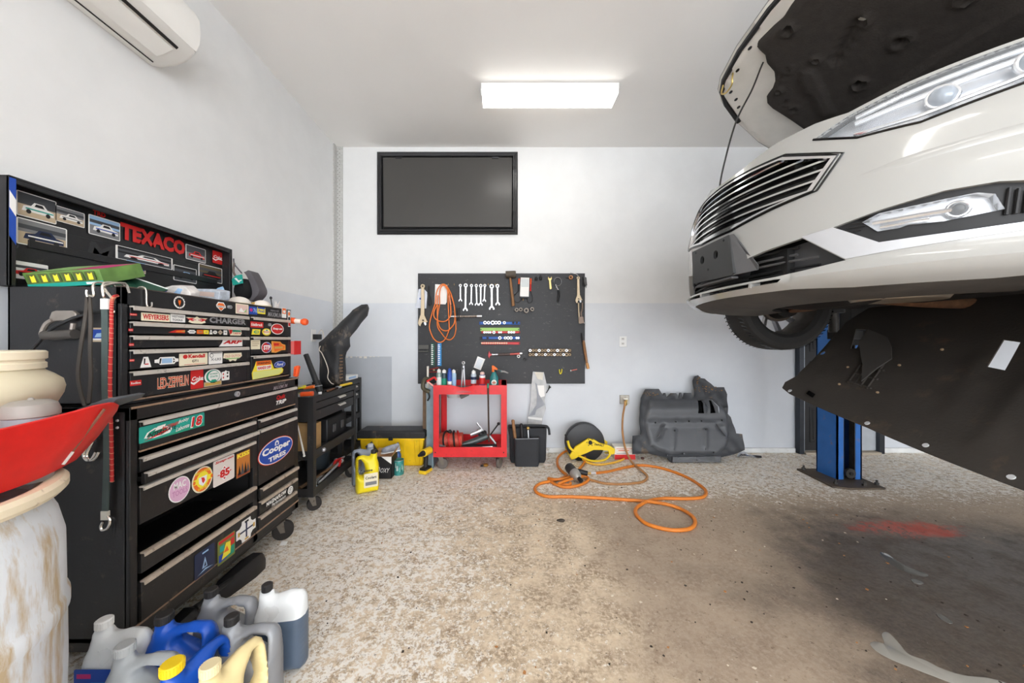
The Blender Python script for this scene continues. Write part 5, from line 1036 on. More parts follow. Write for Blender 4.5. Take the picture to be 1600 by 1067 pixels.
# white dust masks and little sticks on the rim at the far end
DMW = mat('mask_white', (240, 232, 222), .8, var=.03)
for i, (x, y, r, Y, l) in enumerate(((374, 471, .055, 1.97, 'left hand white dust mask lying on the top chest'), (409, 475, .048, 2.08, 'right hand white dust mask lying on the top chest'))):
    t = thing('dust_mask', l, 'dust mask', (-1.43, Y, 1.40), 0, 'dust masks on the top chest'); c = Uy(x, y, Y)
    mb = MB(); mb.ball((c.x, c.y, c.z-.012), r, DMW, 18, (1, 1, .72), lo=-.1); make('cup', mb, None, t)
    mb = MB(); mb.torus((c.x, c.y, c.z-.012), r, .004, CR, (0, 0, 1), 20, 6); make('rim', mb, None, t)
    if i: mb = MB(); mb.cbox((c.x-.02, c.y-r*.9, c.z), (.02, .008, .012), GD); make('valve', mb, None, t)
t = thing('brush', 'thin black stemmed brush standing at the far end of the top chest', 'brush', Uy(425, 480, 2.12))
mb = MB(); mb.tube([Uy(426, 484, 2.12), Uy(423.5, 468, 2.12)], .003, K_, 6); make('stem', mb, None, t); mb = MB(); mb.ball(Uy(423.2, 465.5, 2.12), .008, K_, 8, (1, 1, 1.3)); make('head', mb, None, t)
t = thing('cable_ties', 'bunch of pale cable ties standing at the far end of the top chest', 'cable ties', Uy(432, 482, 2.14)); mb = MB()
for k in range(7): a = Uy(429+k, 483, 2.14); mb.tube([a, a+V((RND.uniform(-.012, .016), RND.uniform(-.01, .01), RND.uniform(.03, .055)))], .0016, mat('tie_nylon', (226, 214, 206), .5), 4)
o = make('ties', mb, None, t); o['kind'] = 'stuff'
# things held on the far side of the chests
OG = mat('torch_orange', (238, 92, 40), .4, var=.04)
yf = 2.235
t = thing('flashlight', 'orange and white flashlight held sideways on the chest end', 'flashlight', Uy(466, 508, yf))
Mx = Matrix.Translation(Uy(453, 500.5, yf)) @ Matrix.Rotation(radians(6), 4, 'Y') @ Matrix.Rotation(pi/2, 4, 'Y')
mb = MB(); mb.lathe([(.001, .0), (.018, .0), (.02, .004), (.02, .03), (.016, .036)], OG, 18, Mx); mb.lathe([(.016, .076), (.017, .08), (.022, .088), (.022, .104), (.017, .112), (.001, .112)], OG, 18, Mx); make('body', mb, None, t)
mb = MB(); mb.lathe([(.0155, .034), (.0155, .078)], mat('torch_white', (240, 222, 210), .4), 18, Mx); make('sleeve', mb, None, t)
t = thing('red_box', 'small red magnetic box on the end of the top chest', 'box', Uy(456, 554, 2.225)); mb = MB(); a = Uy(454, 533, 2.225); b = Uy(461.5, 553.5, 2.225); mb.box(a.x+.001, b.x, 2.212, 2.28, b.z, a.z, mat('tray_red', (226, 110, 104), .5)); make('shell', mb, None, t, bev=.003); mb = MB(); mb.box(b.x-.001, b.x+.004, 2.211, 2.281, b.z-.002, a.z+.002, R_); make('cover', mb, None, t, bev=.001)
t = thing('utility_knife', 'orange utility knife standing on the ledge beside the top chest', 'knife', Uy(461, 590, 2.20)); mb = MB(); mb.prism([Uy(x, y, 2.175) for x, y in ((457.5, 588), (459, 573), (464, 571), (466.5, 573), (463, 589))], (0, .025, 0), OG); make('handle', mb, None, t, bev=.003)
mb = MB(); mb.prism([Uy(x, y, 2.172) for x, y in ((459, 587), (460.5, 576), (462, 576), (461, 587))], (0, .003, 0), mat('knife_grip', (210, 70, 30), .6)); make('grip', mb, None, t)
# ------------------------------------------------------------------ drum with drain pan, jar; jugs on the floor
DRW = worn('drum_plastic', (226, 230, 234), (196, 174, 140), 1.1, 9, .4, 0, .05, (1.5, 1.5, .25))
dx, dy, dr = -1.30, .664, .29
t = thing('plastic_drum', 'stained white plastic drum at the left edge', 'drum', (dx, dy, 0))
def bulge(z): return dr-.012+.012*min(1, z/.05)*1.0
prof = [(.001, 0), (dr-.03, 0), (dr-.008, .012), (dr-.002, .05), (dr-.002, .26), (dr+.004, .275), (dr+.004, .295), (dr-.002, .31), (dr, .42), (dr-.001, .545), (dr+.004, .56), (dr+.004, .585), (dr-.002, .60), (dr-.004, .74), (dr-.016, .80), (dr-.03, .835), (dr-.035, .848), (dr-.03, .852)]
mb = MB(); mb.lathe(prof, DRW, 64, o=(dx, dy, 0), cap=False); mb.lathe([(.001, .835), (dr-.05, .835), (dr-.03, .855)], DRW, 48, o=(dx, dy, 0), cap=False); make('drum_body', mb, None, t)
mb = MB(); mb.lathe([(dr-.032, .846), (dr-.006, .850), (dr+.002, .860), (dr+.002, .875), (dr-.006, .884), (dr-.020, .886), (dr-.034, .880), (dr-.04, .866), (dr-.032, .846)], worn('rim_plastic', (240, 226, 196), (150, 116, 80), .45, 16, .4), 64, o=(dx, dy, 0), cap=False); make('rim', mb, None, t)
mb = MB(); mb.lathe([(.001, .835), (.03, .835), (.03, .85), (.001, .85)], DRW, 14, o=(dx+.12, dy-.10, .0)); make('bung', mb, None, t)
# red drain pan resting on the drum
REDP = mat('pan_red', (214, 30, 26), .38, var=.06, scale=30, bump=.06, bscale=160)
t = thing('drain_pan', 'large red plastic drain pan with a pointed lip lying on the drum', 'drain pan', (dx, dy, .886))
# rim outline (x, y, z) and matching foot outline
top_ = [(-1.067, .948, 1.050), (-1.060, .80, 1.036), (-1.052, .62, 1.028), (-1.10, .45, 1.02), (-1.30, .38, 1.02), (-1.50, .45, 1.02), (-1.56, .66, 1.02), (-1.52, .98, .99), (-1.36, 1.06, .99), (-1.17, 1.03, 1.0)]
foot = [(-1.118, .880, .900), (-1.085, .78, .893), (-1.075, .62, .890), (-1.14, .50, .888), (-1.30, .44, .888), (-1.46, .50, .888), (-1.51, .66, .888), (-1.48, .93, .888), (-1.36, 1.01, .888), (-1.20, .97, .892)]
def shr(l, k, dz): c = V((-1.30, .66, 0)); return [V((c.x+(p[0]-c.x)*k, c.y+(p[1]-c.y)*k, p[2]+dz)) for p in l]
mb = MB(); mb.loft([smooth(foot, 3, True), smooth([tuple(V(a).lerp(V(b), .5)+V((.004, 0, -.004))) for a, b in zip(foot, top_)], 3, True), smooth(top_, 3, True), smooth([tuple(p) for p in shr(top_, .975, .002)], 3, True), smooth([tuple(p) for p in shr(foot, .96, .01)], 3, True)], REDP, cap=False); mb.prism(smooth([tuple(p) for p in shr(foot, .97, .002)], 3, True), (0, 0, .008), REDP); make('pan', mb, None, t, ang=50)
a = V(top_[0])+V((.006, -.028, -.012)); b = V(foot[0])+V((.012, -.012, .010))
mb = MB(); mb.tube([a, b], .0035, mat('pan_slot', (120, 78, 60), .6), 6); make('spout_slot', mb, None, t)
mb = MB(); mb.tube([b.lerp(a, .0)+V((.003, -.002, 0)), b.lerp(a, .22)+V((.003, -.002, 0))], .0042, mat('pan_tag', (210, 206, 200), .5), 6); make('spout_tag', mb, None, t)
mb = MB(); mb.tube(smooth([(-1.052, .70, .99), (-1.045, .60, .965), (-1.06, .5, .95)], 4), [.016]*9, REDP, 8); make('moulded_rib', mb, None, t)
# grey inner tray whose rim shows behind the red tip
GRT = mat('tray_grey', (82, 86, 92), .5, var=.1)
mb = MB(); g = [Uy(118, 640, .985), Uy(140, 632, .985), Uy(158, 625, .985), Uy(172, 621.5, .985), Uy(183, 622.5, .985), Uy(176, 630, .985), Uy(120, 650, .985)]; mb.prism(g, (-.02, .10, 0), GRT); make('grey_tray_rim', mb, None, t, bev=.003)
# jar
JAR = mat('jar_plastic', (226, 214, 184), .35, var=.1, scale=5, trans=.12); jc = (-1.366, .870, .897)
t = thing('plastic_jar', 'cream translucent wide mouth jar standing in the red drain pan', 'jar', jc)
mb = MB(); mb.lathe([(.001, 0), (.105, 0), (.112, .012), (.116, .06), (.131, .13), (.149, .175), (.152, .195), (.148, .215), (.132, .232), (.119, .242), (.117, .252)], JAR, 40, M=Matrix.Translation(jc) @ Matrix.Diagonal((1.09, 1.09, 1, 1)), cap=False); make('jar_body', mb, None, t, ang=60)
mb = MB(); mb.lathe([(.117, .246), (.122, .248), (.122, .262), (.118, .266), (.118, .270), (.123, .274), (.123, .292), (.119, .296), (.001, .297)], mat('jar_lid', (240, 228, 200), .35, var=.04), 40, M=Matrix.Translation(jc) @ Matrix.Diagonal((1.09, 1.09, 1, 1)), cap=False); make('lid', mb, None, t)
c = Uy(48, 640, .84); t = thing('grey_cup', 'translucent grey cup in front of the cream jar', 'cup', (c.x, .84, .897)); GC = mat('cup_grey', (176, 168, 160), .4, var=.05, trans=.25)
mb = MB(); o_ = (c.x, .84, .880); mb.lathe([(.001, 0), (.036, 0), (.042, .155), (.047, .158), (.047, .170), (.042, .186), (.030, .194), (.001, .197)], GC, 24, o=o_); make('cup_body', mb, None, t)
mb = MB(); mb.ball((o_[0]+.006, o_[1]-.004, o_[2]+.197), .006, GC, 8); make('nub', mb, None, t); mb = MB(); mb.lathe([(.0425, .120), (.0435, .122), (.0435, .154), (.0425, .156)], mat('cup_band', (150, 152, 158), .5), 24, o=o_, cap=False); make('band', mb, None, t)

# ---- jugs
def jug(label, c, rot, m, capm, L=.20, H=.28, T=.10, hole=0, cap_r=.021, mfun=None, cap_tall=.026, scale=1.0, name='oil_jug', cat='jug', group=None, ribs=True, cut=None):
    t = thing(name, label, cat, (c[0], c[1], 0), 0, group); M = Matrix.Translation((c[0], c[1], 0)) @ Matrix.Rotation(rot, 4, 'Z') @ Matrix.Scale(scale, 4)
    h = L/2; nx = -h*.56
    out = [(-h*.93, 0), (h*.93, 0), (h, .012), (h, H*.84), (h*.95, H*.93), (h*.80, H*.985), (h*.35, H), (nx+.040, H*.955), (nx+.026, H*.965), (nx+.024, H+.006), (nx-.024, H+.006), (nx-.026, H*.955), (-h*.86, H*.86), (-h*.98, H*.74), (-h, H*.66), (-h, .012)]
    if hole == 0: hl = [(h*.66, H*.885), (h*.25, H*.90), (-h*.02, H*.86), (-h*.02, H*.80), (h*.30, H*.72), (h*.60, H*.64), (h*.70, H*.67)]
    elif hole == 1: hl = [(h*.74, H*.90), (h*.56, H*.90), (h*.30, H*.78), (h*.18, H*.62), (h*.22, H*.50), (h*.40, H*.45), (h*.68, H*.48), (h*.76, H*.58)]
    else: hl = []
    mb = MB(); inflate(mb, [(a, b) for a, b in out], [hl] if hl else [], T/2, min(T*.42, .034), .0095, m, M, wfun=lambda p: (1 if p[1] < H*.62 else max(.46, 1-(p[1]-H*.62)/(H*.38)*.52)), lines=[[(-h*.985, cut), (h*.985, cut)]] if cut else ())
    if mfun:
        mb.m = [mb.mi(mfun(sum(mb.v[i][2] for i in f)/len(f)/scale)) for f in mb.f]
    b = make('jug_body', mb, None, t, ang=75)
    mb = MB(); o = (nx, 0, H+.004); mb.lathe([(.001, 0), (cap_r, 0), (cap_r, cap_tall-.003), (cap_r-.003, cap_tall), (.001, cap_tall)], capm, 24, M, o)
    if ribs:
        for k in range(24): a_ = 2*pi*k/24; mb.box(cap_r-.0005, cap_r+.0012, -.0012, .0012, .002, cap_tall-.003, capm, M @ Matrix.Translation(o) @ Matrix.Rotation(a_, 4, 'Z'))
    make('cap', mb, None, t)
    return t, M
def jug_label(t, M, x0, x1, z0, z1, T, m, items=(), side=-1, label=None):
    p = Print(M @ V((x0 if side < 0 else x1, side*(T/2+.001), z0)), M.to_3x3() @ V((1 if side < 0 else -1, 0, 0)), (0, 0, 1), M.to_3x3() @ V((0, side, 0))); w_, h_ = x1-x0, z1-z0; p.base(rrect(0, 0, w_, h_, .006), m)
    for it in items:
        if it[0] == 't': p.txt(it[1], it[2]*w_, it[3]*w_, it[4]*h_, it[5]*h_, it[6], .05)
        else: p.rect(it[1]*w_, it[2]*w_, it[3]*h_, it[4]*h_, it[5])
    p.make('label', t, label=label)
TP = mat('jug_translucent', (232, 234, 234), .3, var=.05, scale=6, trans=.1); TPG = mat('jug_clear_grey', (176, 180, 182), .3, var=.08, scale=7, trans=.12); JB = mat('jug_blue', (24, 82, 184), .32, var=.05); JG = mat('jug_grey', (142, 144, 148), .35, .15, var=.05); JC = mat('jug_cream', (232, 212, 158), .4, var=.04); LQ = mat('jug_grey_liquid', (84, 98, 116), .3, var=.08); JY = mat('jug_yellow', (242, 220, 30), .38, var=.04); JS = mat('jug_silver', (150, 158, 170), .38, .1, var=.05)
CAPW = mat('cap_white', (236, 234, 230), .4, var=.02); CAPD = mat('cap_dark', (44, 42, 42), .5, var=.1); CAPY = mat('cap_yellow', (246, 208, 36), .4, var=.03)
t, M = jug('clear jug with white cap and blue label, leftmost beside the drum', (-1.245, 1.125), .0, TP, CAPW, hole=2, H=.285, L=.19)
jug_label(t, M, -.088, .088, .02, .198, .10, BL, [('r', .05, .3, .84, .92, MG), ('r', .3, .95, .1, .78, mat('print_sky', (50, 130, 190), .5, var=0)), ('r', .45, .8, .3, .6, TL), ('r', .1, .25, .1, .6, W_)], label='blue and teal label')
t, M = jug('clear grey jug with ribbed clear cap in front of the blue jugs', (-1.085, 1.045), .04, TPG, mat('cap_clear', (200, 202, 202), .35, var=.04, trans=.2), H=.275, L=.20, cap_r=.024)
jug_label(t, M, -.03, .09, .04, .208, .10, K_, [('t', '0W-20', .25, .95, .80, .95, W_), ('r', .1, .9, .3, .6, GY)], label='black label reading 0W-20')
jug('blue jug with black cap beside the roll cabinet', (-1.065, 1.150), .05, JB, CAPD, H=.285, L=.21, cap_r=.024)
t, M = jug('blue jug with yellow cap in the front row', (-.925, 1.035), radians(76), JB, CAPY, H=.278, L=.20, hole=1, cap_r=.027)
t, M = jug('cream jug with cream cap in the front row', (-.812, 1.03), radians(74), JC, mat('cap_cream', (236, 220, 176), .45, var=.03), H=.278, L=.20, hole=1, cap_r=.024)
jug('silver grey jug with black cap, nearer of the two silver grey ones', (-.845, 1.150), .04, JG, CAPD, H=.278, L=.20, cap_r=.020)
jug('silver grey jug behind the blue jug with black cap', (-1.01, 1.268), .03, JG, CAPD, H=.282, L=.21, cap_r=.020)
jug('clear jug half full of dark grey liquid at the right end', (-.832, 1.30), .16, TP, CAPD, H=.282, L=.18, T=.10, hole=2, cap_r=.017, mfun=lambda z: TP if z > .195 else LQ, cut=.195)
# long black plastic car part on the floor along the cabinet
t = thing('trim_part', 'long black plastic car part lying on the floor along the roll cabinet', 'car part', (-1.29, 1.67, 0))
mb = MB(); sec = []
for y, x, wd, h, z in ((1.40, -1.325, .03, .02, .02), (1.44, -1.32, .05, .05, .02), (1.50, -1.315, .055, .06, .02), (1.53, -1.312, .035, .045, .02), (1.62, -1.30, .03, .04, .02), (1.65, -1.295, .05, .07, .015), (1.78, -1.275, .06, .09, .01), (1.85, -1.268, .05, .085, .01), (1.875, -1.266, .03, .06, .02)):
    x -= .045; wd *= .8; sec.append([(x-wd, y, 0), (x+wd, y, 0), (x+wd, y, h*.6), (x+wd*.6, y, h), (x-wd*.6, y, h), (x-wd, y, h*.6)])
mb.loft(sec, mat('trim_black', (36, 35, 36), .42, var=.15)); make('trim_body', mb, None, t, ang=30)
mb = MB(); mb.tube(smooth([(-1.33, 1.50, .06), (-1.315, 1.57, .075), (-1.30, 1.66, .075)], 5), .012, BLK, 8); make('bracket', mb, None, t)
# small white paper scraps and chips near the cabinet castor
t = thing('paper_scrap', 'small white paper scrap on the floor at the cabinet castor', 'scrap', Uz(443, 850, .002)); mb = MB(); c = Uz(443, 851, .003); mb.prism([c+V((-.018, -.01, 0)), c+V((.018, -.006, 0)), c+V((.02, .012, .012)), c+V((-.016, .012, .014))], (0, 0, .001), W_); make('paper', mb, None, t)

# ------------------------------------------------------------------ black shop carts
CK = worn('cart_black', (44, 43, 43), (84, 76, 68), .2, 14, .5, 0, .1)
def shop_cart(label, xf, xk, ya, yb_, zt_, lips, draws, cast=True):
    t = thing('shop_cart', label, 'cart', ((xf+xk)/2, (ya+yb_)/2, 0))
    for x, sx in ((xf, -1), (xk, 1)):
        for y, sy in ((ya, 1), (yb_, -1)):
            mb = MB(); mb.box(*sorted((x, x+sx*.042)), *sorted((y, y+sy*.003)), .115, zt_, CK); mb.box(*sorted((x, x+sx*.003)), *sorted((y, y+sy*.042)), .115, zt_, CK); make('post', mb, None, t, bev=.001)
    mb = MB()
    for z0, z1 in lips:
        mb.box(xk, xf, ya+.003, yb_-.003, z0+.01, z0+.014, CK)
        for (a, b, c, d) in ((xf-.003, xf, ya+.003, yb_-.003), (xk, xk+.003, ya+.003, yb_-.003), (xk, xf, ya+.003, ya+.006), (xk, xf, yb_-.006, yb_-.003)): mb.box(a-.001, b-.001, c, d, z0, z1, CK)
        mb.box(xf-.012, xf-.001, ya+.003, yb_-.003, z1-.002, z1, CK)
    make('tray', mb, None, t, bev=.001)
    if draws:
        mb = MB(); mb.box(xk+.01, xk+.015, ya+.01, yb_-.01, draws[-1][1], zt_-.03, CK); mb.box(xk+.01, xf-.01, ya+.006, ya+.009, draws[-1][1], zt_-.03, CK); mb.box(xk+.01, xf-.01, yb_-.009, yb_-.006, draws[-1][1], zt_-.03, CK); make('drawer_case', mb, None, t)
    for z1, z0 in draws:
        mb = MB(); mb.box(xf-.03, xf-.004, ya+.045, yb_-.045, z0+.002, z1-.002, CK); mb.box(xk+.05, xf-.03, ya+.05, yb_-.05, z0+.004, z0+.008, CK); d = make('drawer', mb, None, t, bev=.002)
        mb = MB(); ym = ya+(yb_-ya)*.60; hw = .055; zz = z1-(z1-z0)*.35
        pr = [(xf-.004, zz+.012), (xf+.010, zz+.010), (xf+.016, zz-.002), (xf+.013, zz-.004), (xf+.008, zz+.004), (xf-.004, zz+.006)]; mb.loft([[(a, y, b) for a, b in pr] for y in (ym-hw, ym+hw)], HAN); make('drawer_pull', mb, None, d)
    if cast:
        for x in (xf-.04, xk+.05):
            for y in (ya+.05, yb_-.06): castor(t, x, y, .048, .118, .03, .6)
    return t
shop_cart('black tool cart with two drawers standing right of the roll cabinet', -1.335, -1.76, 2.43, 3.14, .82, ((.78, .822), (.375, .44), (.115, .175)), ((.775, .722), (.719, .645)))
shop_cart('smaller black cart in the corner behind the tool cart', -1.50, -1.78, 3.22, 3.66, .83, ((.78, .832), (.42, .47), (.115, .175)), ((.775, .70), (.695, .62)))
def simple(name, label, cat, parts, base, group=None):
    t = thing(name, label, cat, base, 0, group)
    for nm, mb, kw in parts: make(nm, mb, None, t, **kw)
    return t
# cardboard box, case and tools on the tool cart's shelves
CBD = mat('cardboard', (184, 146, 96), .8, var=.1, scale=12, bump=.1)
simple('cardboard_box', 'small cardboard box on the tool cart middle shelf', 'box', [('carton', MB().box(-1.60, -1.40, 2.50, 2.66, .39, .60, CBD), dict(bev=.002)), ('flap', MB().prism([(-1.60, 2.50, .60), (-1.40, 2.50, .60), (-1.40, 2.505, .62), (-1.60, 2.505, .625)], (0, .002, 0), CBD), {})], (-1.5, 2.58, .39))
simple('tool_case', 'black tool case on the tool cart middle shelf', 'case', [('shell', MB().box(-1.70, -1.38, 2.72, 3.05, .39, .60, mat('case_black', (26, 26, 28), .5, var=.15)), dict(bev=.012)), ('latch', MB().box(-1.382, -1.372, 2.80, 2.84, .48, .54, GREYP).box(-1.382, -1.372, 2.94, 2.98, .48, .54, GREYP), {})], (-1.54, 2.88, .39))
mb = MB()
for x, y, y2, r in ((-1.40, 2.5, 2.75, .012), (-1.44, 2.55, 2.9, .009), (-1.48, 2.48, 2.7, .014)): mb.tube(smooth([(x, y, .40), (x-.03, (y+y2)/2, .42), (x+.02, y2, .405)], 5), r, BLK, 8)
simple('cable_coil', 'tangle of black cables on the tool cart middle shelf', 'cables', [('cable', mb, {})], (-1.44, 2.65, .39))
t = thing('steel_ball', 'small shiny steel ball on the tool cart middle lip', 'ball', (-1.33, 2.56, .40)); mb = MB(); mb.ball((-1.328, 2.56, .412), .016, SLV, 12); make('ball', mb, None, t)
for i, (nm, y, y2, x, x2, r, m, l) in enumerate((('pry_bar', 2.50, 3.0, -1.40, -1.45, .010, SATIN, 'bright steel bar on the tool cart bottom shelf'), ('hammer', 2.48, 2.95, -1.46, -1.38, .013, mat('handle_brown', (110, 84, 60), .6), 'brown wooden handle on the tool cart bottom shelf'), ('long_wrench', 2.55, 2.93, -1.36, -1.37, .009, SATIN, 'slim steel wrench at the front of the tool cart bottom shelf'))):
    t = thing(nm, l, 'tool', ((x+x2)/2, (y+y2)/2, .13)); mb = MB(); mb.tube([(x, y, .15+.01*i), (x2, y2, .18+.01*i)], r, m, 8); make('shaft', mb, None, t); mb = MB(); mb.ball((x2, y2, .18+.01*i), r*1.9, m, 10); make('head', mb, None, t)
t = thing('white_bottle', 'small white bottle at the near end of the tool cart bottom shelf', 'bottle', (-1.37, 2.48, .13)); mb = MB(); mb.lathe([(.001, 0), (.02, 0), (.02, .075), (.012, .085), (.012, .095), (.001, .095)], W_, 16, o=(-1.358, 2.475, .13)); make('bottle_body', mb, None, t)
p = Print((-1.337, 2.465, .15), (0, 1, 0), (0, 0, 1), (1, 0, 0)); p.rect(0, .02, 0, .03, LB); p.make('label', t)
t = thing('red_pliers', 'red handled pliers on the tool cart bottom shelf', 'pliers', (-1.38, 2.90, .17)); mb = MB(); mb.tube(smooth([(-1.36, 2.86, .185), (-1.37, 2.91, .205), (-1.39, 2.98, .20)], 4), .012, R_, 8); mb.tube(smooth([(-1.40, 2.86, .185), (-1.41, 2.91, .205), (-1.40, 2.98, .20)], 4), .012, R_, 8); make('grips', mb, None, t); mb = MB(); mb.tube([(-1.395, 2.98, .20), (-1.395, 3.04, .20)], [.014, .006], SATIN, 8); make('jaws', mb, None, t)
t = thing('bucket', 'dark round bucket at the back of the tool cart bottom shelf', 'bucket', (-1.62, 2.95, .13)); mb = MB(); mb.lathe([(.001, 0), (.09, 0), (.105, .2), (.11, .205), (.11, .22), (.10, .22), (.09, .01)], mat('bucket_dark', (46, 54, 60), .5), 24, o=(-1.60, 2.98, .13), cap=False); make('shell', mb, None, t)
# things on the tool cart's top
zt_ = .794
t = thing('tool_tray', 'clear tray with a yellow and teal card of bits on the tool cart top', 'tray', (-1.52, 2.52, zt_)); mb = MB(); M = Matrix.Translation((-1.50, 2.52, zt_+.02)) @ Matrix.Rotation(.25, 4, 'Z') @ Matrix.Rotation(-.12, 4, 'Y'); mb.cbox((0, 0, 0), (.17, .12, .03), mat('tray_clear', (190, 200, 206), .3, var=.1), M); make('tray_body', mb, None, t, bev=.004)
p = Print(M @ V((-.08, -.055, .0165)), M.to_3x3() @ V((1, 0, 0)), M.to_3x3() @ V((0, 1, 0)), M.to_3x3() @ V((0, 0, 1))); p.rect(0, .16, 0, .11, W_); p.rect(.02, .15, .06, .10, YL); p.rect(.03, .13, .02, .07, TL); p.rect(.01, .14, .005, .02, OR); p.make('card', t)
for x, y, m, l, r in ((-1.60, 2.50, BLK, 'black handled screwdriver in the tool cart tray', .5), (-1.56, 2.58, YL, 'yellow handled screwdriver in the tool cart tray', .3), (-1.50, 2.60, OR, 'orange handled screwdriver in the tool cart tray', -.2)):
    t = thing('screwdriver', l, 'screwdriver', (x, y, .85), 0, 'screwdrivers in the tool cart tray'); d_ = V((cos(r), sin(r)*.5, .15)); a = V((x, y, .862)); mb = MB(); mb.tube([a, a+d_*.085], [.011, .012], m, 8); make('handle', mb, None, t); mb = MB(); mb.tube([a+d_*.085, a+d_*.15], .003, SATIN, 6); make('blade', mb, None, t)
t = thing('plastic_clamp', 'orange plastic clamp on the near end of the tool cart top', 'clamp', (-1.40, 2.47, .822)); mb = MB(); mb.tube([(-1.435, 2.455, .838), (-1.355, 2.465, .842)], .017, OG, 10); make('barrel', mb, None, t); mb = MB(); mb.torus((-1.365, 2.463, .842), .012, .006, OG, (1, .1, 0), 14, 6); make('collar', mb, None, t)
t = thing('work_light', 'long black tubular work light standing at a slant on the tool cart top', 'work light', Uy(499, 615, 2.62)); a, b, c = Uy(500, 612, 2.62), Uy(494, 596, 2.64), Uy(478, 554, 2.68)
mb = MB(); mb.tube([a, b], [.022, .026], BLK, 12); mb.tube([b, c], [.021, .019], mat('baton_black', (40, 40, 42), .5), 12); make('tube', mb, None, t); mb = MB(); mb.tube([a+V((.0, 0, -.018)), a], .013, W_, 10); make('tip', mb, None, t)
t = thing('pliers_pair', 'dark pliers lying on the tool cart top', 'pliers', (-1.42, 2.78, .80)); mb = MB(); mb.tube([(-1.40, 2.70, .826), (-1.37, 2.86, .828)], .010, BLK, 8); mb.tube([(-1.37, 2.70, .826), (-1.38, 2.86, .828)], .009, mat('rust_brown', (120, 80, 56), .7), 8); make('grips', mb, None, t); mb = MB(); mb.tube([(-1.375, 2.86, .828), (-1.37, 2.93, .828)], [.016, .006], SATIN, 8); make('jaws', mb, None, t)
t = thing('yellow_knife', 'yellow box cutter at the far end of the tool cart top', 'knife', (-1.39, 3.0, .82)); mb = MB(); mb.prism([(-1.40, 2.96, .826), (-1.372, 2.97, .826), (-1.35, 3.10, .83), (-1.375, 3.11, .83)], (0, 0, .016), mat('knife_yellow', (236, 200, 60), .5)); make('handle', mb, None, t, bev=.003); mb = MB(); mb.prism([(-1.40, 2.90, .828), (-1.385, 2.90, .828), (-1.380, 2.97, .83), (-1.40, 2.97, .83)], (0, 0, .004), GD); make('blade_sheath', mb, None, t)
# fender liner standing in the corner
FL = worn('liner_black', (38, 38, 40), (116, 102, 88), .6, 11, .55, 0, .2, (1, 1, .5))
lo = [(500, 606), (498.5, 535), (504.5, 529), (530, 499), (543.5, 482.5), (555.5, 473.5), (564.5, 473), (567.5, 479.5), (566, 491.5), (543.5, 527.5), (545, 541), (539.5, 550), (537.8, 559), (537.8, 604)]
t = thing('fender_liner', 'tall curved black fender liner standing on the tool cart against the corner', 'car part', Uy(520, 605, 3.08))
Yl = 3.08; pw = [Uy(x, y, Yl) for x, y in lo]; pl2 = [(q.x, q.z) for q in pw]
vs, fs = fill([pl2], .03, .03); fs = [f for f in fs if inpoly(cen(vs, f), pl2)]
ridge = [(Uy(530, 605, Yl).x, Uy(530, 605, Yl).z), (Uy(531, 560, Yl).x, Uy(531, 560, Yl).z)]
def lh(p): d = dpoly(p, pl2); return .05*min(1, d/.06)**.7+.018*max(0, 1-dseg(p, ridge[0], ridge[1])/.02)+.006*sin(40*p[0]+25*p[1])
def LP(p, o=0): return V((p[0], Yl-lh(p)+o+max(0, (p[1]-1.2))*.35, p[1]))
fs = [f if (vs[f[1]][0]-vs[f[0]][0])*(vs[f[2]][1]-vs[f[0]][1])-(vs[f[1]][1]-vs[f[0]][1])*(vs[f[2]][0]-vs[f[0]][0]) > 0 else f[::-1] for f in fs]
mb = MB(); mb.add([LP(p) for p in vs], fs, FL); mb.add([LP(p, .004) for p in vs], [f[::-1] for f in fs], FL); dd = densify(pl2, .03); n = len(dd); mb.add([LP(p) for p in dd]+[LP(p, .03) for p in dd], [(i, (i+1) % n, n+(i+1) % n, n+i) for i in range(n)], FL); make('liner', mb, None, t, ang=60)
mb = MB()
for k in range(9): z = .86+.028*k; mb.box(pw[-1].x-.02, pw[-1].x-.006, Yl-.045, Yl-.012, z, z+.012, mat('liner_brown', (124, 98, 76), .7))
make('edge_ribs', mb, None, t)
# wall socket with charger and cord on the left wall
t = thing('power_outlet', 'white wall socket with a black charger and white cord behind the tool cart', 'power outlet', Ux(487, 527, XL)); a = Ux(483, 517, XL); yy = 540*XL/(489-786)
mb = MB(); mb.box(XL+.001, XL+.008, yy-.04, yy+.04, EY-.01, EY+.105, mat('socket_plate', (232, 230, 226), .4)); make('plate', mb, None, t, bev=.002); mb = MB(); mb.box(XL+.008, XL+.06, yy-.02, yy+.05, EY+.01, EY+.06, BLK); make('charger', mb, None, t, bev=.004)
mb = MB(); mb.tube(smooth([(XL+.05, yy, EY+.06), (XL+.09, yy-.01, EY+.10), (XL+.13, yy-.05, EY+.02), Uy(499, 545, 2.98), Uy(503, 552, 2.95), Uy(510, 568, 2.92), Uy(513, 580, 2.90), Uy(512, 590, 2.90), Uy(517, 598, 2.88), Uy(521, 600, 2.86)], 6), .0035, mat('cord_white', (226, 216, 200), .5), 6); make('cord', mb, None, t)
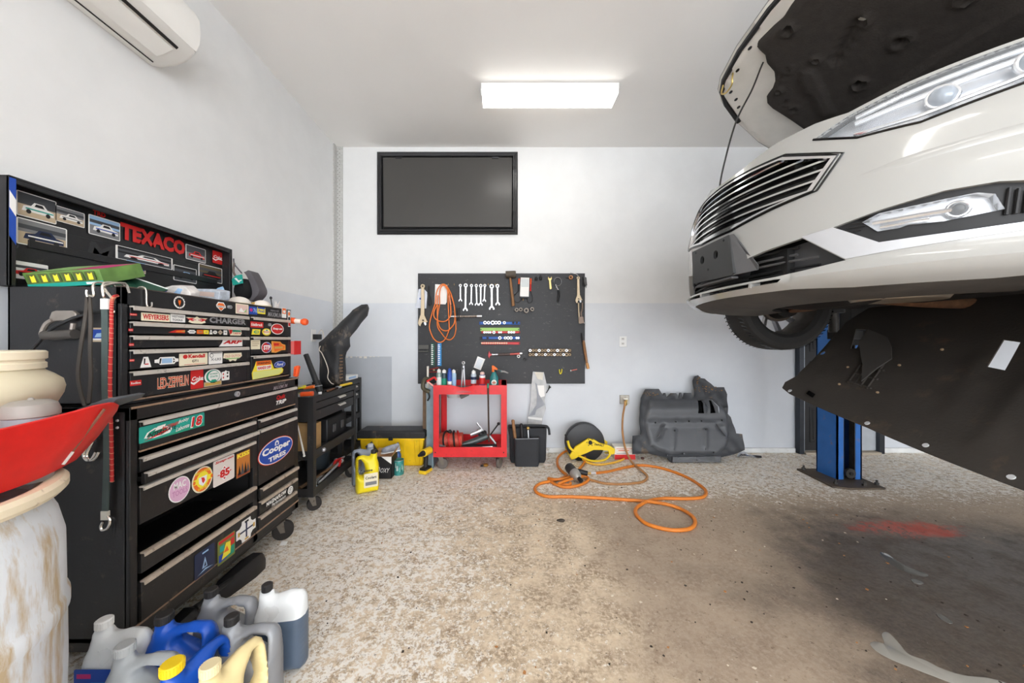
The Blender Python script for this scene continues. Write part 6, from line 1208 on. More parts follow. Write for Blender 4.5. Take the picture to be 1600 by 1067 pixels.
# clutter on the corner cart
t = thing('white_box', 'long white box on top of the corner cart', 'box', (-1.56, 3.35, .83)); mb = MB(); mb.box(-1.62, -1.49, 3.30, 3.55, .835, .875, W_); make('carton', mb, None, t, bev=.003); mb = MB(); mb.box(-1.49, -1.488, 3.34, 3.5, .845, .865, LB); make('print', mb, None, t)
t = thing('white_dowel', 'thin white rod leaning in the gap between cabinet and tool cart', 'rod', Uy(474, 712, 2.42)); mb = MB(); mb.tube([Uy(465, 664, 2.40), Uy(475, 710, 2.40)], [.0035, .007], mat('rod_white', (226, 220, 212), .5), 8); make('rod', mb, None, t); mb = MB(); mb.ball(Uy(475.2, 712, 2.40), .009, W_, 8); make('tip', mb, None, t)
# ---- yellow and grey jugs, tote, black box, can, drill
t, M = jug('bright yellow jug with black cap on the floor before the tool cart', (-1.10, 2.80), radians(28)+pi, JY, CAPD, L=.17, H=.285, T=.115, hole=1, cap_r=.020, scale=1.04)
jug_label(t, M, -.075, .03, .05, .16, .115, CR, [('t', 'Coolant', .1, .9, .6, .8, K_), ('r', .1, .9, .15, .4, GY)], side=1)
p = Print(M @ V((.055, .0585, .17)), M.to_3x3() @ V((-1, 0, 0)), (0, 0, 1), M.to_3x3() @ V((0, 1, 0))); p.txt('Prestone', 0, .09, 0, .022, K_, .05); p.make('lettering', t)
jug('silver jug with silver cap close behind the bright yellow jug', (-1.19, 2.955), radians(30)+pi, JS, mat('cap_silver', (190, 192, 200), .4), L=.19, H=.30, T=.11, hole=1, cap_r=.022)
t = thing('storage_tote', 'yellow storage tote with a black lid in the back left corner', 'storage tote', (-1.06, 3.53, 0)); TY_ = worn('tote_yellow', (240, 196, 24), (170, 140, 60), .15, 8, .42); TK = worn('tote_black', (40, 40, 42), (110, 90, 74), .3, 9, .5)
x0, x1 = -1.40, -.755
mb = MB(); mb.loft([[(x0+.03, 3.36, 0), (x1-.03, 3.36, 0), (x1-.03, 3.50, 0), (x0+.03, 3.50, 0)], [(x0+.015, 3.335, .265), (x1-.015, 3.335, .265), (x1-.015, 3.52, .265), (x0+.015, 3.52, .265)]], TY_); make('tub', mb, None, t, bev=.012)
mb = MB(); mb.box(x0, x1, 3.32, 3.53, .262, .280, TY_)
for x in (x0+.14, x1-.24, x1-.10): mb.prism([(x, 3.333, .265), (x+.05, 3.333, .265), (x+.045, 3.362, .01), (x+.005, 3.362, .01)], (0, -.01, 0), TY_)
make('tub_rim', mb, None, t, bev=.003)
mb = MB(); mb.loft([[(x0-.005, 3.315, .280), (x1+.005, 3.315, .280), (x1+.005, 3.54, .280), (x0-.005, 3.54, .280)], [(x0-.005, 3.315, .335), (x1+.005, 3.315, .335), (x1+.005, 3.54, .335), (x0-.005, 3.54, .335)], [(x0+.015, 3.33, .352), (x1-.015, 3.33, .352), (x1-.015, 3.52, .352), (x0+.015, 3.52, .352)]], TK)
for x in (x0+.12, x1-.19): mb.box(x, x+.06, 3.309, 3.318, .285, .345, TK)
make('lid', mb, None, t, bev=.006)
mb = MB(); mb.box((x0+x1)/2-.02, (x0+x1)/2+.02, 3.306, 3.318, .262, .30, BLK); make('latch', mb, None, t, bev=.002)
BKB = mat('box_black_print', (34, 33, 34), .6, var=.1)
t = thing('open_carton', 'open black cardboard box with a white emblem before the yellow tote', 'box', (-1.075, 3.13, 0)); bx0, bx1, by0, by1, bh = -1.165, -.985, 3.05, 3.22, .195
mb = MB(); mb.box(bx0, bx1, by0, by0+.004, 0, bh, BKB); mb.box(bx0, bx1, by1-.004, by1, 0, bh, CBD); mb.box(bx0, bx0+.004, by0, by1, 0, bh, BKB); mb.box(bx1-.004, bx1, by0, by1, 0, bh, BKB); mb.box(bx0, bx1, by0, by1, 0, .004, CBD); make('carton', mb, None, t)
mb = MB(); mb.prism([(bx0, by1, bh), (bx1, by1, bh), (bx1, by1+.02, bh+.02), (bx0, by1+.02, bh+.02)], (0, .002, 0), CBD); mb.prism([(bx0, by0, bh), (bx0, by1, bh), (bx0-.06, by1, bh+.085), (bx0-.06, by0+.02, bh+.085)], (.002, 0, 0), BKB); mb.prism([(bx1, by0, bh), (bx1, by1, bh), (bx1+.03, by1-.02, bh+.06), (bx1+.03, by0+.01, bh+.06)], (.002, 0, 0), CBD); make('flap', mb, None, t)
mb = MB(); mb.prism([(bx0+.004, by0+.03, bh-.07), (bx1-.004, by0+.03, bh-.07), (bx1-.004, by1-.01, bh-.01), (bx0+.004, by1-.01, bh-.01)], (0, 0, .003), mat('card_inner', (196, 150, 112), .8)); make('inner_flap', mb, None, t)
p = Print((bx0+.03, by0-.0005, .02), (1, 0, 0), (0, 0, 1), (0, -1, 0)); p.poly([(.06, .175), (.15, .175), (.15, .11)], W_); p.ell(.03, .065, .020, .026, W_); p.ell(.03, .065, .016, .021, BKB); p.ell(.034, .065, .007, .012, W_); p.txt('OXY', .055, .135, .035, .075, W_, .0, .4); p.make('emblem', t)
t = thing('work_shoe', 'grey and white shoe on top of the open black carton', 'shoe', (-1.0, 3.20, .2)); mb = MB(); M = Matrix.Translation((-1.03, 3.165, .205)) @ Matrix.Rotation(.2, 4, 'Z') @ Matrix.Rotation(-.12, 4, 'Y')
mb.loft([[(x, wd*cos(a), .012+h*max(-.25, sin(a))) for a in [2*pi*k/12 for k in range(12)]] for x, wd, h in ((-.08, .012, .02), (-.06, .026, .034), (-.02, .030, .045), (.03, .026, .05), (.07, .026, .058), (.088, .018, .05))], mat('shoe_grey', (150, 152, 160), .7, var=.3, scale=30), M=M); make('upper', mb, None, t, sub=1)
mb = MB(); mb.prism([M @ V((x, y, -.006)) for x, y in ((-.085, -.01), (-.05, -.028), (.05, -.026), (.088, -.016), (.088, .016), (.05, .026), (-.05, .028), (-.085, .01))], (0, 0, .01), W_); make('sole', mb, None, t)
t = thing('paint_can', 'teal patterned can on the floor right of the open carton', 'can', (-.955, 3.137, 0)); cc = (-.955, 3.165, 0); mb = MB(); mb.lathe([(.001, 0), (.046, 0), (.046, .128), (.044, .132), (.040, .126), (.001, .126)], mat('can_teal', (58, 140, 134), .4, .2, var=.2), 24, o=cc); make('can_body', mb, None, t)
mb = MB()
for k in range(16):
    a = pi+pi*k/15; z = RND.uniform(.02, .08); mb.prism([V((cc[0]+.0464*cos(a+q*.06), cc[1]+.0464*sin(a+q*.06), z+w)) for q, w in ((-1, 0), (1, .005), (.6, .05), (-.4, .045))], (.0004*cos(a), .0004*sin(a), 0), RND.choice([K_, W_, mat('print_mint', (150, 220, 200), .5, var=0)]))
make('can_print', mb, None, t)
mb = MB(); mb.torus((cc[0], cc[1], .130), .0455, .002, SLV); make('rim', mb, None, t)
t = thing('spray_bottle', 'blue necked bottle behind the teal can', 'bottle', (-.995, 3.30, 0)); mb = MB(); oo = (-1.0, 3.285, 0); mb.lathe([(.001, 0), (.03, 0), (.03, .14), (.014, .17), (.001, .17)], mat('bottle_blue', (60, 100, 160), .3), 18, o=oo); make('bottle_body', mb, None, t); mb = MB(); mb.lathe([(.016, .165), (.017, .19), (.010, .195), (.009, .25), (.001, .25)], mat('neck_blue', (40, 70, 140), .4), 14, o=oo); make('neck', mb, None, t)
# cordless drill standing on its battery
t = thing('cordless_drill', 'yellow and black cordless drill standing on the floor by the red cart', 'drill', (-.72, 3.20, 0)); DY = mat('drill_yellow', (238, 200, 40), .42, var=.04); DK = mat('drill_black', (34, 34, 34), .5, var=.1); M = Matrix.Translation((-.715, 3.19, 0)) @ Matrix.Rotation(radians(248), 4, 'Z')
mb = MB(); mb.cbox((0, 0, .020), (.115, .075, .030), DY, M); make('battery', mb, None, t, bev=.006); mb = MB(); mb.cbox((0, 0, .044), (.10, .065, .022), DK, M); make('battery_shoe', mb, None, t, bev=.004)
mb = MB(); mb.loft([[M @ V((x+a, b, z)) for a, b in ell(0, 0, .021, .018, 12)] for x, z in ((.0, .05), (-.004, .09), (-.01, .13), (-.012, .16))], DK); make('grip', mb, None, t); mb = MB(); mb.cyl(M @ V((-.07, 0, .19)), M @ V((.035, 0, .19)), .034, DY, 18); mb.cyl(M @ V((-.082, 0, .19)), M @ V((-.07, 0, .19)), .027, DK, 18); make('motor_housing', mb, None, t, bev=.004)
mb = MB(); mb.cyl(M @ V((.035, 0, .19)), M @ V((.075, 0, .19)), .026, DK, 18, r2=.020); mb.cyl(M @ V((.075, 0, .19)), M @ V((.105, 0, .19)), .018, DK, 14, r2=.012); make('chuck', mb, None, t); mb = MB(); mb.cbox((.018, 0, .145), (.014, .014, .03), DK, M); make('trigger', mb, None, t, bev=.003)
# ------------------------------------------------------------------ tool board on the back wall
YT = YB-.022          # board face
BDM = worn('board_black', (47, 47, 49), (120, 116, 112), .08, 22, .5, 0, .08, (1, 1, 2.2))
a, b = Uy(653, 427, YT), Uy(914, 599.5, YT)
t = thing('tool_board', 'large black painted plywood tool board on the back wall', 'tool board', ((a.x+b.x)/2, YB-.01, b.z))
mb = MB(); mb.box(a.x, b.x, YT, YB-.001, b.z, a.z, BDM); make('plywood', mb, None, t, bev=.002)
BRS = mat('hook_brass', (196, 164, 98), .35, .8, var=.1); SCW = mat('screw_dark', (90, 88, 84), .5, .6)
def Tp(px, py, off=.02): return Uy(px, py, YT-off)
def cup_hook(px, py):
    c = Tp(px, py, 0); mb = MB(); mb.tube(smooth([c+V((0, 0, 0)), c+V((0, -.012, 0)), c+V((0, -.022, -.006)), c+V((0, -.026, .004)), c+V((0, -.022, .010))], 3), .002, BRS, 6); make('hook', mb, None, t)
for x in (701, 710, 719.5, 728, 736.5, 744.5, 751.5, 757.5, 763, 768.5, 774, 777): cup_hook(x, 445)
for px, py in ((795, 430), (862, 440), (866, 441), (873, 436), (896, 434), (903, 430), (684, 444), (663, 442), (650+9, 440), (899, 517)):
    mb = MB(); c = Tp(px, py, 0); mb.cyl(c, c+V((0, -.012, 0)), .0022, SCW, 6); mb.ball(c+V((0, -.013, 0)), .004, SCW, 6); make('nail', mb, None, t)
ST = mat('tool_steel', (214, 214, 216), .28, .75, var=.06); STB = mat('tool_bronze', (196, 178, 150), .4, .6, var=.1); STD = mat('tool_dark', (46, 44, 44), .45, .5, var=.15); WOOD = mat('tool_wood', (146, 104, 66), .55, var=.15, scale=20)
def flat(mb, pts, m, off=.016, th=.008): mb.prism([Tp(x, y, off) for x, y in pts], (0, -th, 0), m); return mb
def wr_ring(mb, cx, cy, r, hr, m, off, th):
    n = 16; o = [Tp(cx+r*cos(2*pi*k/n), cy+r*sin(2*pi*k/n), off) for k in range(n)]; i = [Tp(cx+hr*cos(2*pi*k/n), cy+hr*sin(2*pi*k/n), off) for k in range(n)]; d = V((0, -th, 0)); vs = o+i+[p+d for p in o]+[p+d for p in i]; fs = []
    for k in range(n):
        j = (k+1) % n; fs += [(k, j, n+j, n+k), (2*n+j, 2*n+k, 3*n+k, 3*n+j), (k, 2*n+k, 2*n+j, j), (n+k, n+j, 3*n+j, 3*n+k)]
    mb.add(vs, fs, m)
def comb(px, y0, y1, sc_, label, lean=0, ring=True):
    t = thing('combination_wrench', label, 'wrench', Tp(px, y1), 0, 'combination wrenches hanging in a row'); mb = MB(); r = 2.6*sc_; x2 = px+lean
    wr_ring(mb, px, y0+r, r, r*.5, ST, .014, .010); make('ring_end', mb, None, t)
    mb = MB(); w_ = 1.25*sc_; flat(mb, [(px-w_, y0+2*r-.6), (px+w_, y0+2*r-.6), (x2+w_*.9, y1-4*sc_), (x2-w_*.9, y1-4*sc_)], ST, .015, .007); make('shank', mb, None, t, bev=.0015)
    mb = MB(); q = 3.1*sc_; flat(mb, [(x2-w_*.9, y1-4.6*sc_), (x2+w_*.9, y1-4.6*sc_), (x2+q*.95, y1-2.4*sc_), (x2+q*1.05, y1-.4*sc_), (x2+q*.5, y1), (x2+q*.42, y1-2*sc_), (x2-.05*q, y1-2.9*sc_), (x2-q*.45, y1-2*sc_), (x2-q*.62, y1), (x2-q*1.1, y1-.6*sc_), (x2-q*.95, y1-2.4*sc_)], ST, .015, .009); make('open_end', mb, None, t)
for args in ((719.5, 444, 471, .85, 'leftmost combination wrench of the row, short', 0), (727.8, 443, 486, 1.15, 'long combination wrench second from the left in the row', -.6), (736.8, 444, 476.5, .9, 'third combination wrench from the left in the row', -.6), (744.2, 444, 477.5, .9, 'fourth combination wrench from the left in the row', .8), (751.2, 444, 477.5, 1.0, 'fifth combination wrench from the left in the row', -.1), (757.5, 444, 471.5, .85, 'short combination wrench sixth from the left in the row', -.8), (768.3, 444, 484, 1.3, 'thickest combination wrench, second from the right in the row', .1), (777.2, 444, 477, 1.1, 'rightmost combination wrench of the row', .5)): comb(*args)
def adj(px, y0, py1, s, label, m, lean=0, off=.02):
    """adjustable wrench hanging jaw down"""
    t = thing('adjustable_wrench', label, 'wrench', Tp(px, py1, off)); x2 = px+lean; mb = MB(); wr_ring(mb, px, y0+3*s, 3*s, 1.1*s, m, off, .014); flat(mb, [(px-2*s, y0+4.4*s), (px+2*s, y0+4.4*s), (x2+2.6*s, py1-15*s), (x2-2.6*s, py1-15*s)], m, off, .012); make('handle', mb, None, t, bev=.002)
    mb = MB(); flat(mb, [(x2-2.6*s, py1-15.4*s), (x2+2.6*s, py1-15.4*s), (x2+5.4*s, py1-9*s), (x2+7.2*s, py1-6*s), (x2+3.8*s, py1-5.2*s), (x2+2.4*s, py1-6.6*s), (x2-.2*s, py1-5.6*s), (x2-1.6*s, py1-3.2*s), (x2-2.4*s, py1), (x2-4.2*s, py1-.8*s), (x2-6*s, py1-4.4*s), (x2-5.2*s, py1-8*s)], m, off, .018); make('head', mb, None, t, bev=.002)
    mb = MB(); flat(mb, [(x2+1.6*s, py1-6.2*s), (x2+5*s, py1-5.4*s), (x2+5.2*s, py1-2.4*s), (x2+3.8*s, py1-1.2*s), (x2+2.4*s, py1-3*s)], ST, off+.003, .012); make('moving_jaw', mb, None, t)
    mb = MB(); c = Tp(x2+.6*s, py1-8.4*s, off+.018); mb.cyl(c+V((-.008*s, 0, .002)), c+V((.008*s, 0, -.002)), .006*s, STD, 10); make('worm_screw', mb, None, t)
adj(660.8, 444, 510, 1.15, 'large adjustable wrench over the paper envelope at the left edge of the board', STB, -.3, .03)
adj(903.2, 432, 474, .85, 'bronze coloured adjustable wrench at the right edge of the board', STB, .4)
t = thing('paper_envelope', 'pale blue paper envelope behind the large adjustable wrench', 'envelope', Tp(660, 482)); mb = MB(); flat(mb, [(654, 452), (661, 450), (668, 457), (666, 482), (649, 481), (652, 468)], mat('paper_pale', (222, 226, 236), .7, var=.08), .006, .003); make('paper', mb, None, t); mb = MB(); flat(mb, [(655.4, 465.5), (657.6, 465), (657.8, 467.8), (655.6, 468)], BL, .0092, .0004); make('stamp', mb, None, t)
t = thing('pry_tool', 'slim black pry tool hanging beside the paper sheet', 'pry bar', Tp(671, 478)); mb = MB(); mb.tube(smooth([Tp(669.5, 446), Tp(669.8, 458), Tp(672.5, 466), Tp(673.8, 474), Tp(671.5, 477), Tp(669.5, 475)], 5), .006, STD, 8); make('shaft', mb, None, t); mb = MB(); flat(mb, [(667.5, 455), (670, 452), (670.5, 476), (668.5, 474)], BLK, .012, .008); make('grip', mb, None, t)
t = thing('paper_sheet', 'white paper sheet pinned under the orange hose loops', 'paper', Tp(690, 476)); mb = MB(); flat(mb, [(680, 444), (699, 445), (698, 472), (696, 475.5), (679, 475)], W_, .002, .002); make('sheet', mb, None, t)
ORH = mat('hose_orange', (238, 128, 58), .42, var=.06, scale=30)
t = thing('air_hose_coil', 'thin orange hose hung in loops over the white paper sheet', 'hose', Tp(692, 535)); mb = MB()
z1 = lambda x, y: (640+x/10.667, 420+y/10.667); z3 = lambda x, y: (640+x/10.667, 510+y/10.667)
for off, pts in ((.020, [z1(*p) for p in ((430, 560), (450, 390), (500, 290), (560, 255), (620, 290), (690, 420), (740, 600), (765, 800), (770, 960))]+[z3(*p) for p in ((770, 60), (745, 160), (680, 220), (610, 205), (530, 110), (470, 10))]+[z1(*p) for p in ((460, 850), (480, 700), (500, 590))]),
                 (.030, [z1(*p) for p in ((500, 590), (500, 420), (520, 310), (570, 275), (625, 330), (640, 500), (650, 760), (660, 960))]+[z3(*p) for p in ((660, 40), (620, 160), (560, 245), (480, 262), (400, 200), (345, 80))]+[z1(*p) for p in ((330, 950), (350, 830), (390, 690), (420, 600), (430, 560))]),
                 (.040, [z1(*p) for p in ((470, 440), (455, 600), (410, 700), (405, 790), (450, 850), (540, 880), (620, 860), (680, 780), (685, 660), (670, 520), (655, 400), (600, 300))]),
                 (.036, [z1(*p) for p in ((470, 600), (460, 720), (470, 860), (500, 970), (560, 1025), (640, 1025), (710, 960), (750, 880), (755, 720), (730, 560), (690, 440))])):
    mb.tube(smooth([Tp(x, y, off) for x, y in pts], 5), .0062, ORH, 8)
make('hose', mb, None, t); mb = MB(); mb.cyl(Tp(702, 462, .04), Tp(704, 476, .04), .008, mat('hose_fitting', (244, 150, 110), .4), 10); make('fitting', mb, None, t)
# rubber mallet
t = thing('rubber_mallet', 'mallet with dark rubber head and wooden handle hung at the top of the board', 'mallet', Tp(801, 478)); mb = MB(); mb.cyl(Tp(790, 429, .045), Tp(806, 428.5, .045), .038, mat('mallet_rubber', (84, 74, 62), .6, var=.15), 18); make('head', mb, None, t, bev=.005); mb = MB(); mb.tube([Tp(797.2, 433, .04), Tp(799, 450, .038), Tp(801, 468, .036), Tp(802, 478, .035)], [.011, .014, .015, .018], WOOD, 10); make('handle', mb, None, t)
# circuit tester with leads
t = thing('test_meter', 'white faced meter with orange probes and looped leads on the board', 'meter', Tp(819, 466)); mb = MB(); flat(mb, [(813.5, 432), (827, 432.5), (826, 464.5), (812, 464)], W_, .004, .03); make('body', mb, None, t, bev=.003); mb = MB(); flat(mb, [(813.5, 431.5), (827, 432), (827, 434.5), (813.5, 434)], K_, .006, .034); flat(mb, [(812, 463.5), (826, 464), (825, 466.5), (813, 466.5)], K_, .006, .03); make('end_caps', mb, None, t)
mb = MB()
for i in range(6):
    for j in range(7): x, y = 814.8+i*1.9, 436+j*1.8; flat(mb, [(x, y), (x+1.3, y), (x+1.3, y+1.2), (x, y+1.2)], mat('meter_grid', (170, 186, 190), .5, var=0), .0342, .0006)
make('scale_grid', mb, None, t)
for x, m, m2 in ((811, OG, STD), (829.5, OG, R_)):
    mb = MB(); mb.cyl(Tp(x, 435, .02), Tp(x-.3, 444, .02), .009, m, 10); mb.cyl(Tp(x-.3, 444, .02), Tp(x-.6, 455, .02), .008, m2, 10); make('probe', mb, None, t)
mb = MB(); mb.tube(smooth([Tp(810, 455, .02), Tp(803, 462, .02), Tp(802.5, 468, .02), Tp(808, 473, .02), Tp(813, 470, .02), Tp(816, 466, .02)], 5), .0028, STD, 6); mb.tube(smooth([Tp(829, 455, .02), Tp(832, 464, .02), Tp(831, 471, .02), Tp(826, 473, .02), Tp(823, 466, .02)], 5), .0028, STD, 6); make('lead', mb, None, t); mb = MB(); mb.cyl(Tp(817.5, 466, .02), Tp(817.5, 469.5, .02), .004, BRS, 8); make('jack', mb, None, t)
def sock(px, py, r, label, m, group, depth=.035, off=.004, hole=.55, up=0):
    t = thing('socket', label, 'socket', Tp(px, py, off), 0, group); a_ = Tp(px, py, off); M = Matrix.Translation(a_) @ Matrix.Rotation(pi/2, 4, 'X'); r *= .00694
    mb = MB(); mb.lathe([(r*.92, 0), (r, .003), (r, depth-.002), (r*.95, depth), (r*hole, depth), (r*hole, depth*.4), (.0005, depth*.4)], m, 14, M, cap=False); o = make('socket_body', mb, None, t, ang=40)
    mb = MB(); mb.lathe([(.0005, depth*.42), (r*hole*.98, depth*.42)], K_, 12, M, cap=False); make('bore', mb, None, t); return t
for i, (x, y, r, l) in enumerate(((807, 484.5, 3.0, 'leftmost dark impact socket of the four below the meter'), (813.3, 484, 2.9, 'second dark impact socket of the four below the meter'), (822, 485.5, 3.9, 'biggest dark impact socket below the meter'), (831, 483.5, 3.1, 'rightmost dark impact socket of the four below the meter'))): sock(x, y, r, l, mat('impact_grey', (122, 112, 102), .4, .5, var=.1), 'impact sockets below the meter', .045)
for x, y, h, l in ((838, 435, 6, 'shorter black extension right of the meter'), (845, 433.5, 7.5, 'taller black extension right of the meter')):
    t = thing('drive_adapter', l, 'adapter', Tp(x, y+h/2), 0, 'black adapters near the top of the board'); mb = MB(); mb.cyl(Tp(x, y-h/2), Tp(x, y-h/2+2.4), .008, STD, 10); make('square_end', mb, None, t); mb = MB(); mb.cyl(Tp(x, y-h/2+2.2), Tp(x-.3, y+h/2), .015, K_, 12); make('body', mb, None, t)
t = thing('brass_wrench', 'short brass coloured open wrench hung near the top of the board', 'wrench', Tp(859, 452)); mb = MB(); flat(mb, [(856.5, 432), (858, 435), (860, 435), (861.8, 432), (862, 436), (860.5, 438.5), (862, 451), (860, 452.5), (858.6, 451), (857.6, 438.5), (856, 436)], mat('brass_tool', (214, 184, 122), .35, .7), .014, .010); make('body', mb, None, t, bev=.002)
t = thing('filter_wrench', 'oil filter wrench with a round strap and black handle', 'filter wrench', Tp(872, 472)); mb = MB(); cc = [Tp(871.5+6*cos(2*pi*k/24), 440+6.6*sin(2*pi*k/24), .02) for k in range(24)]; mb.loft([[p+V((0, -.012, 0)), p+V((0, .012, 0))] for p in cc+[cc[0]]], STD, cap=False, closed=False); mb.tube(cc, .0028, ST, 5, closed=True); make('strap', mb, None, t); mb = MB(); mb.tube(smooth([Tp(868, 444.5), Tp(870, 449), Tp(873, 454)], 4), .008, ST, 8); make('link', mb, None, t); mb = MB(); mb.tube(smooth([Tp(872.5, 453), Tp(873.5, 460), Tp(872, 468), Tp(871.5, 472)], 4), [.009, .010, .010, .011, .011, .012, .012, .012, .012, .012, .011, .010, .009], BLK, 8); make('handle', mb, None, t)
t = thing('copper_fitting', 'small copper fitting on a nail near the top right of the board', 'fitting', Tp(892, 436)); mb = MB(); mb.torus(Tp(892, 433.5, .02), .016, .008, mat('copper', (196, 140, 100), .3, .9), (.4, 1, .2), 16, 8); make('ring', mb, None, t); mb = MB(); mb.cyl(Tp(884, 434, .015), Tp(889, 434, .018), .004, STD, 8); make('stem', mb, None, t)
t = thing('hex_keys', 'dark hex keys hung at the top right corner of the board', 'hex keys', Tp(914, 448)); mb = MB()
for k in range(4): mb.tube(smooth([Tp(910+k*1.6, 433+k*.5, .02), Tp(911+k*1.7, 438, .02), Tp(910.5+k*1.8, 446+k*1.2, .02)], 3), .0032, STD, 5)
make('keys', mb, None, t); mb = MB(); flat(mb, [(912, 432), (916, 434), (917, 446), (914.5, 447), (912.5, 440)], GREYP, .016, .012); make('holder', mb, None, t)
t = thing('bent_rod', 'thin bent wire rod at the top right of the board', 'rod', Tp(898, 427)); mb = MB(); mb.tube([Tp(891, 426, .02), Tp(900, 428, .02), Tp(904, 431, .03)], .003, ST, 6); make('rod', mb, None, t)
t = thing('locking_pliers', 'locking pliers below the bronze adjustable wrench', 'pliers', Tp(907, 506)); mb = MB(); mb.tube(smooth([Tp(904, 473), Tp(904.3, 485), Tp(905, 495), Tp(905.5, 505)], 4), .009, STB, 8); make('fixed_handle', mb, None, t); mb = MB(); mb.tube(smooth([Tp(910, 473), Tp(910, 482), Tp(908, 490), Tp(910, 500)], 4), .008, mat('rusty_grey', (140, 122, 110), .5, .5), 8); make('moving_handle', mb, None, t); mb = MB(); flat(mb, [(904, 495), (910.5, 495), (912, 504.5), (905, 506)], mat('rusty_grey', None), .014, .018); mb.cyl(Tp(910, 504, .02), Tp(915, 505, .02), .004, ST, 6); make('jaw', mb, None, t)
t = thing('wood_chisel', 'long chisel with a wooden handle hung at the right edge of the board', 'chisel', Tp(918, 576)); mb = MB(); mb.tube([Tp(909, 520, .02), Tp(910, 531, .02), Tp(911.5, 534, .022)], [.006, .010, .016], STD, 8); make('blade', mb, None, t); mb = MB(); mb.tube([Tp(911.5, 532, .022), Tp(914, 548, .024), Tp(917, 568, .024)], [.015, .016, .013], WOOD, 10); make('handle', mb, None, t); mb = MB(); mb.tube([Tp(917, 567, .024), Tp(919, 576, .024)], [.015, .016], mat('wood_pale', (206, 150, 92), .5), 10); make('butt', mb, None, t)
# puller rod with black discs
t = thing('puller_rod', 'steel puller rod with black discs below the wrenches', 'puller', Tp(730, 497)); mb = MB(); mb.cyl(Tp(703, 494.5, .03), Tp(714, 494.3, .03), .009, ST, 10); mb.cyl(Tp(714, 494.3, .03), Tp(745, 494, .03), .0105, mat('rod_thread', (156, 140, 126), .5, .6, var=.3, scale=90), 10); mb.cyl(Tp(745, 494, .03), Tp(753, 494, .03), .0135, ST, 12); make('rod', mb, None, t)
mb = MB()
for k in range(10): mb.torus(Tp(720+2.4*k, 494.3, .03), .0112, .0018, ST, (1, 0, 0), 12, 5)
make('thread', mb, None, t)
for x in (714.3, 717.6): mb = MB(); flat(mb, [(x-.7, 481.5), (x+.7, 481), (x+.7, 501), (x-.7, 501)], STD, .016, .03); make('plate', mb, None, t, bev=.002)
# magnetic rails with sockets
RB_ = mat('rail_blue', (30, 92, 178), .45, var=.08); RG_ = mat('rail_green', (158, 204, 104), .45, var=.05); RR_ = mat('rail_red', (200, 52, 56), .45, var=.08); RD_ = mat('rail_brick', (176, 80, 60), .45, var=.08)
def rail(label, y, x0, x1, h, m, off=0):
    t = thing('socket_rail', label, 'socket rail', Tp((x0+x1)/2, y+h/2, 0), 0, None); mb = MB(); p, q = Tp(x0, y-h/2, 0), Tp(x1, y+h/2, 0); mb.box(p.x, q.x, YT-.012-off, YT-.001, q.z, p.z, m); make('rail', mb, None, t, bev=.003); mb = MB()
    for x in (x0+1.2, x1-1.2): c = Tp(x, y, .012+off); mb.cyl(c, c+V((0, -.004, 0)), .006, STD, 8)
    make('end_stop', mb, None, t)
rail('upper blue magnetic socket rail', 505, 749, 812.5, 4.4, RB_); rail('pale green magnetic rail above the red socket rail', 514.6, 750.5, 811.5, 5.2, RG_); rail('red magnetic socket rail under the pale green one', 519, 752, 812.5, 3.4, RR_, .004); rail('lower blue magnetic socket rail', 528, 750.5, 812.5, 4.2, RB_); rail('bottom red magnetic rail', 536.3, 752, 812.5, 4.0, RR_); 
n_ = ['first', 'second', 'third', 'fourth', 'fifth', 'sixth', 'seventh', 'eighth', 'ninth', 'tenth', 'eleventh', 'twelfth', 'thirteenth', 'fourteenth']
for i, (x, r) in enumerate(((758, 2.6), (763.5, 2.5), (770, 3.3), (775, 2.6), (780, 2.9), (788, 2.2), (802, 1.9), (807.5, 1.8))): sock(x, 504.3, r, 'chrome socket on the upper blue rail, %s from the left' % n_[i], ST if r > 2 else STD, 'sockets on the upper blue rail', .03, .012)
for i, (x, r) in enumerate(((757, 1.6), (760.2, 1.5), (763.2, 1.5), (766.2, 1.5), (771.8, 2.3), (780, 1.5), (783, 1.4), (795, 1.8), (799, 1.8), (803, 1.7))): sock(x, 519.2, r, 'small chrome socket on the red rail under the green one, %s from the left' % n_[i], ST, 'sockets on the red rail', .024, .016)
for i, (x, r) in enumerate(((752, 2.2), (762, 1.9), (781, 2.5), (789.5, 2.2), (794, 2.4), (798.3, 2.4), (807, 1.6), (810, 1.6))): sock(x, 528, r, 'socket on the lower blue rail, %s from the left' % n_[i], STD if i < 2 else ST, 'sockets on the lower blue rail', .03, .012)
for i in range(12): sock(753+3.5*i, 536, 1.2, 'tiny brassy socket on the bottom red rail, %s from the left' % n_[i], mat('socket_brassy', (226, 190, 160), .35, .6), 'sockets on the bottom red rail', .018, .012)
# torque wrench, loose sockets, socket rack
t = thing('torque_wrench', 'red headed torque wrench lying level under the rails', 'wrench', Tp(790, 557)); mb = MB(); mb.cyl(Tp(768, 554, .03), Tp(779, 553.8, .03), .009, ST, 10); mb.cyl(Tp(796, 553.5, .03), Tp(812, 552.5, .03), .012, mat('torque_red', (190, 92, 84), .4, .3), 12); mb.cyl(Tp(812, 552.5, .03), Tp(816, 552.2, .03), .014, ST, 12); make('shaft', mb, None, t); mb = MB(); mb.cyl(Tp(778, 554, .03), Tp(797, 553.4, .03), .0145, mat('torque_grip', (84, 70, 66), .6, var=.2), 12); make('grip', mb, None, t); mb = MB(); flat(mb, [(763, 553), (764.5, 548), (766, 552), (768.5, 553), (768.5, 555), (766, 556), (764.5, 560), (763, 556)], mat('torque_head', (206, 70, 76), .4), .016, .03); make('head', mb, None, t, bev=.003)
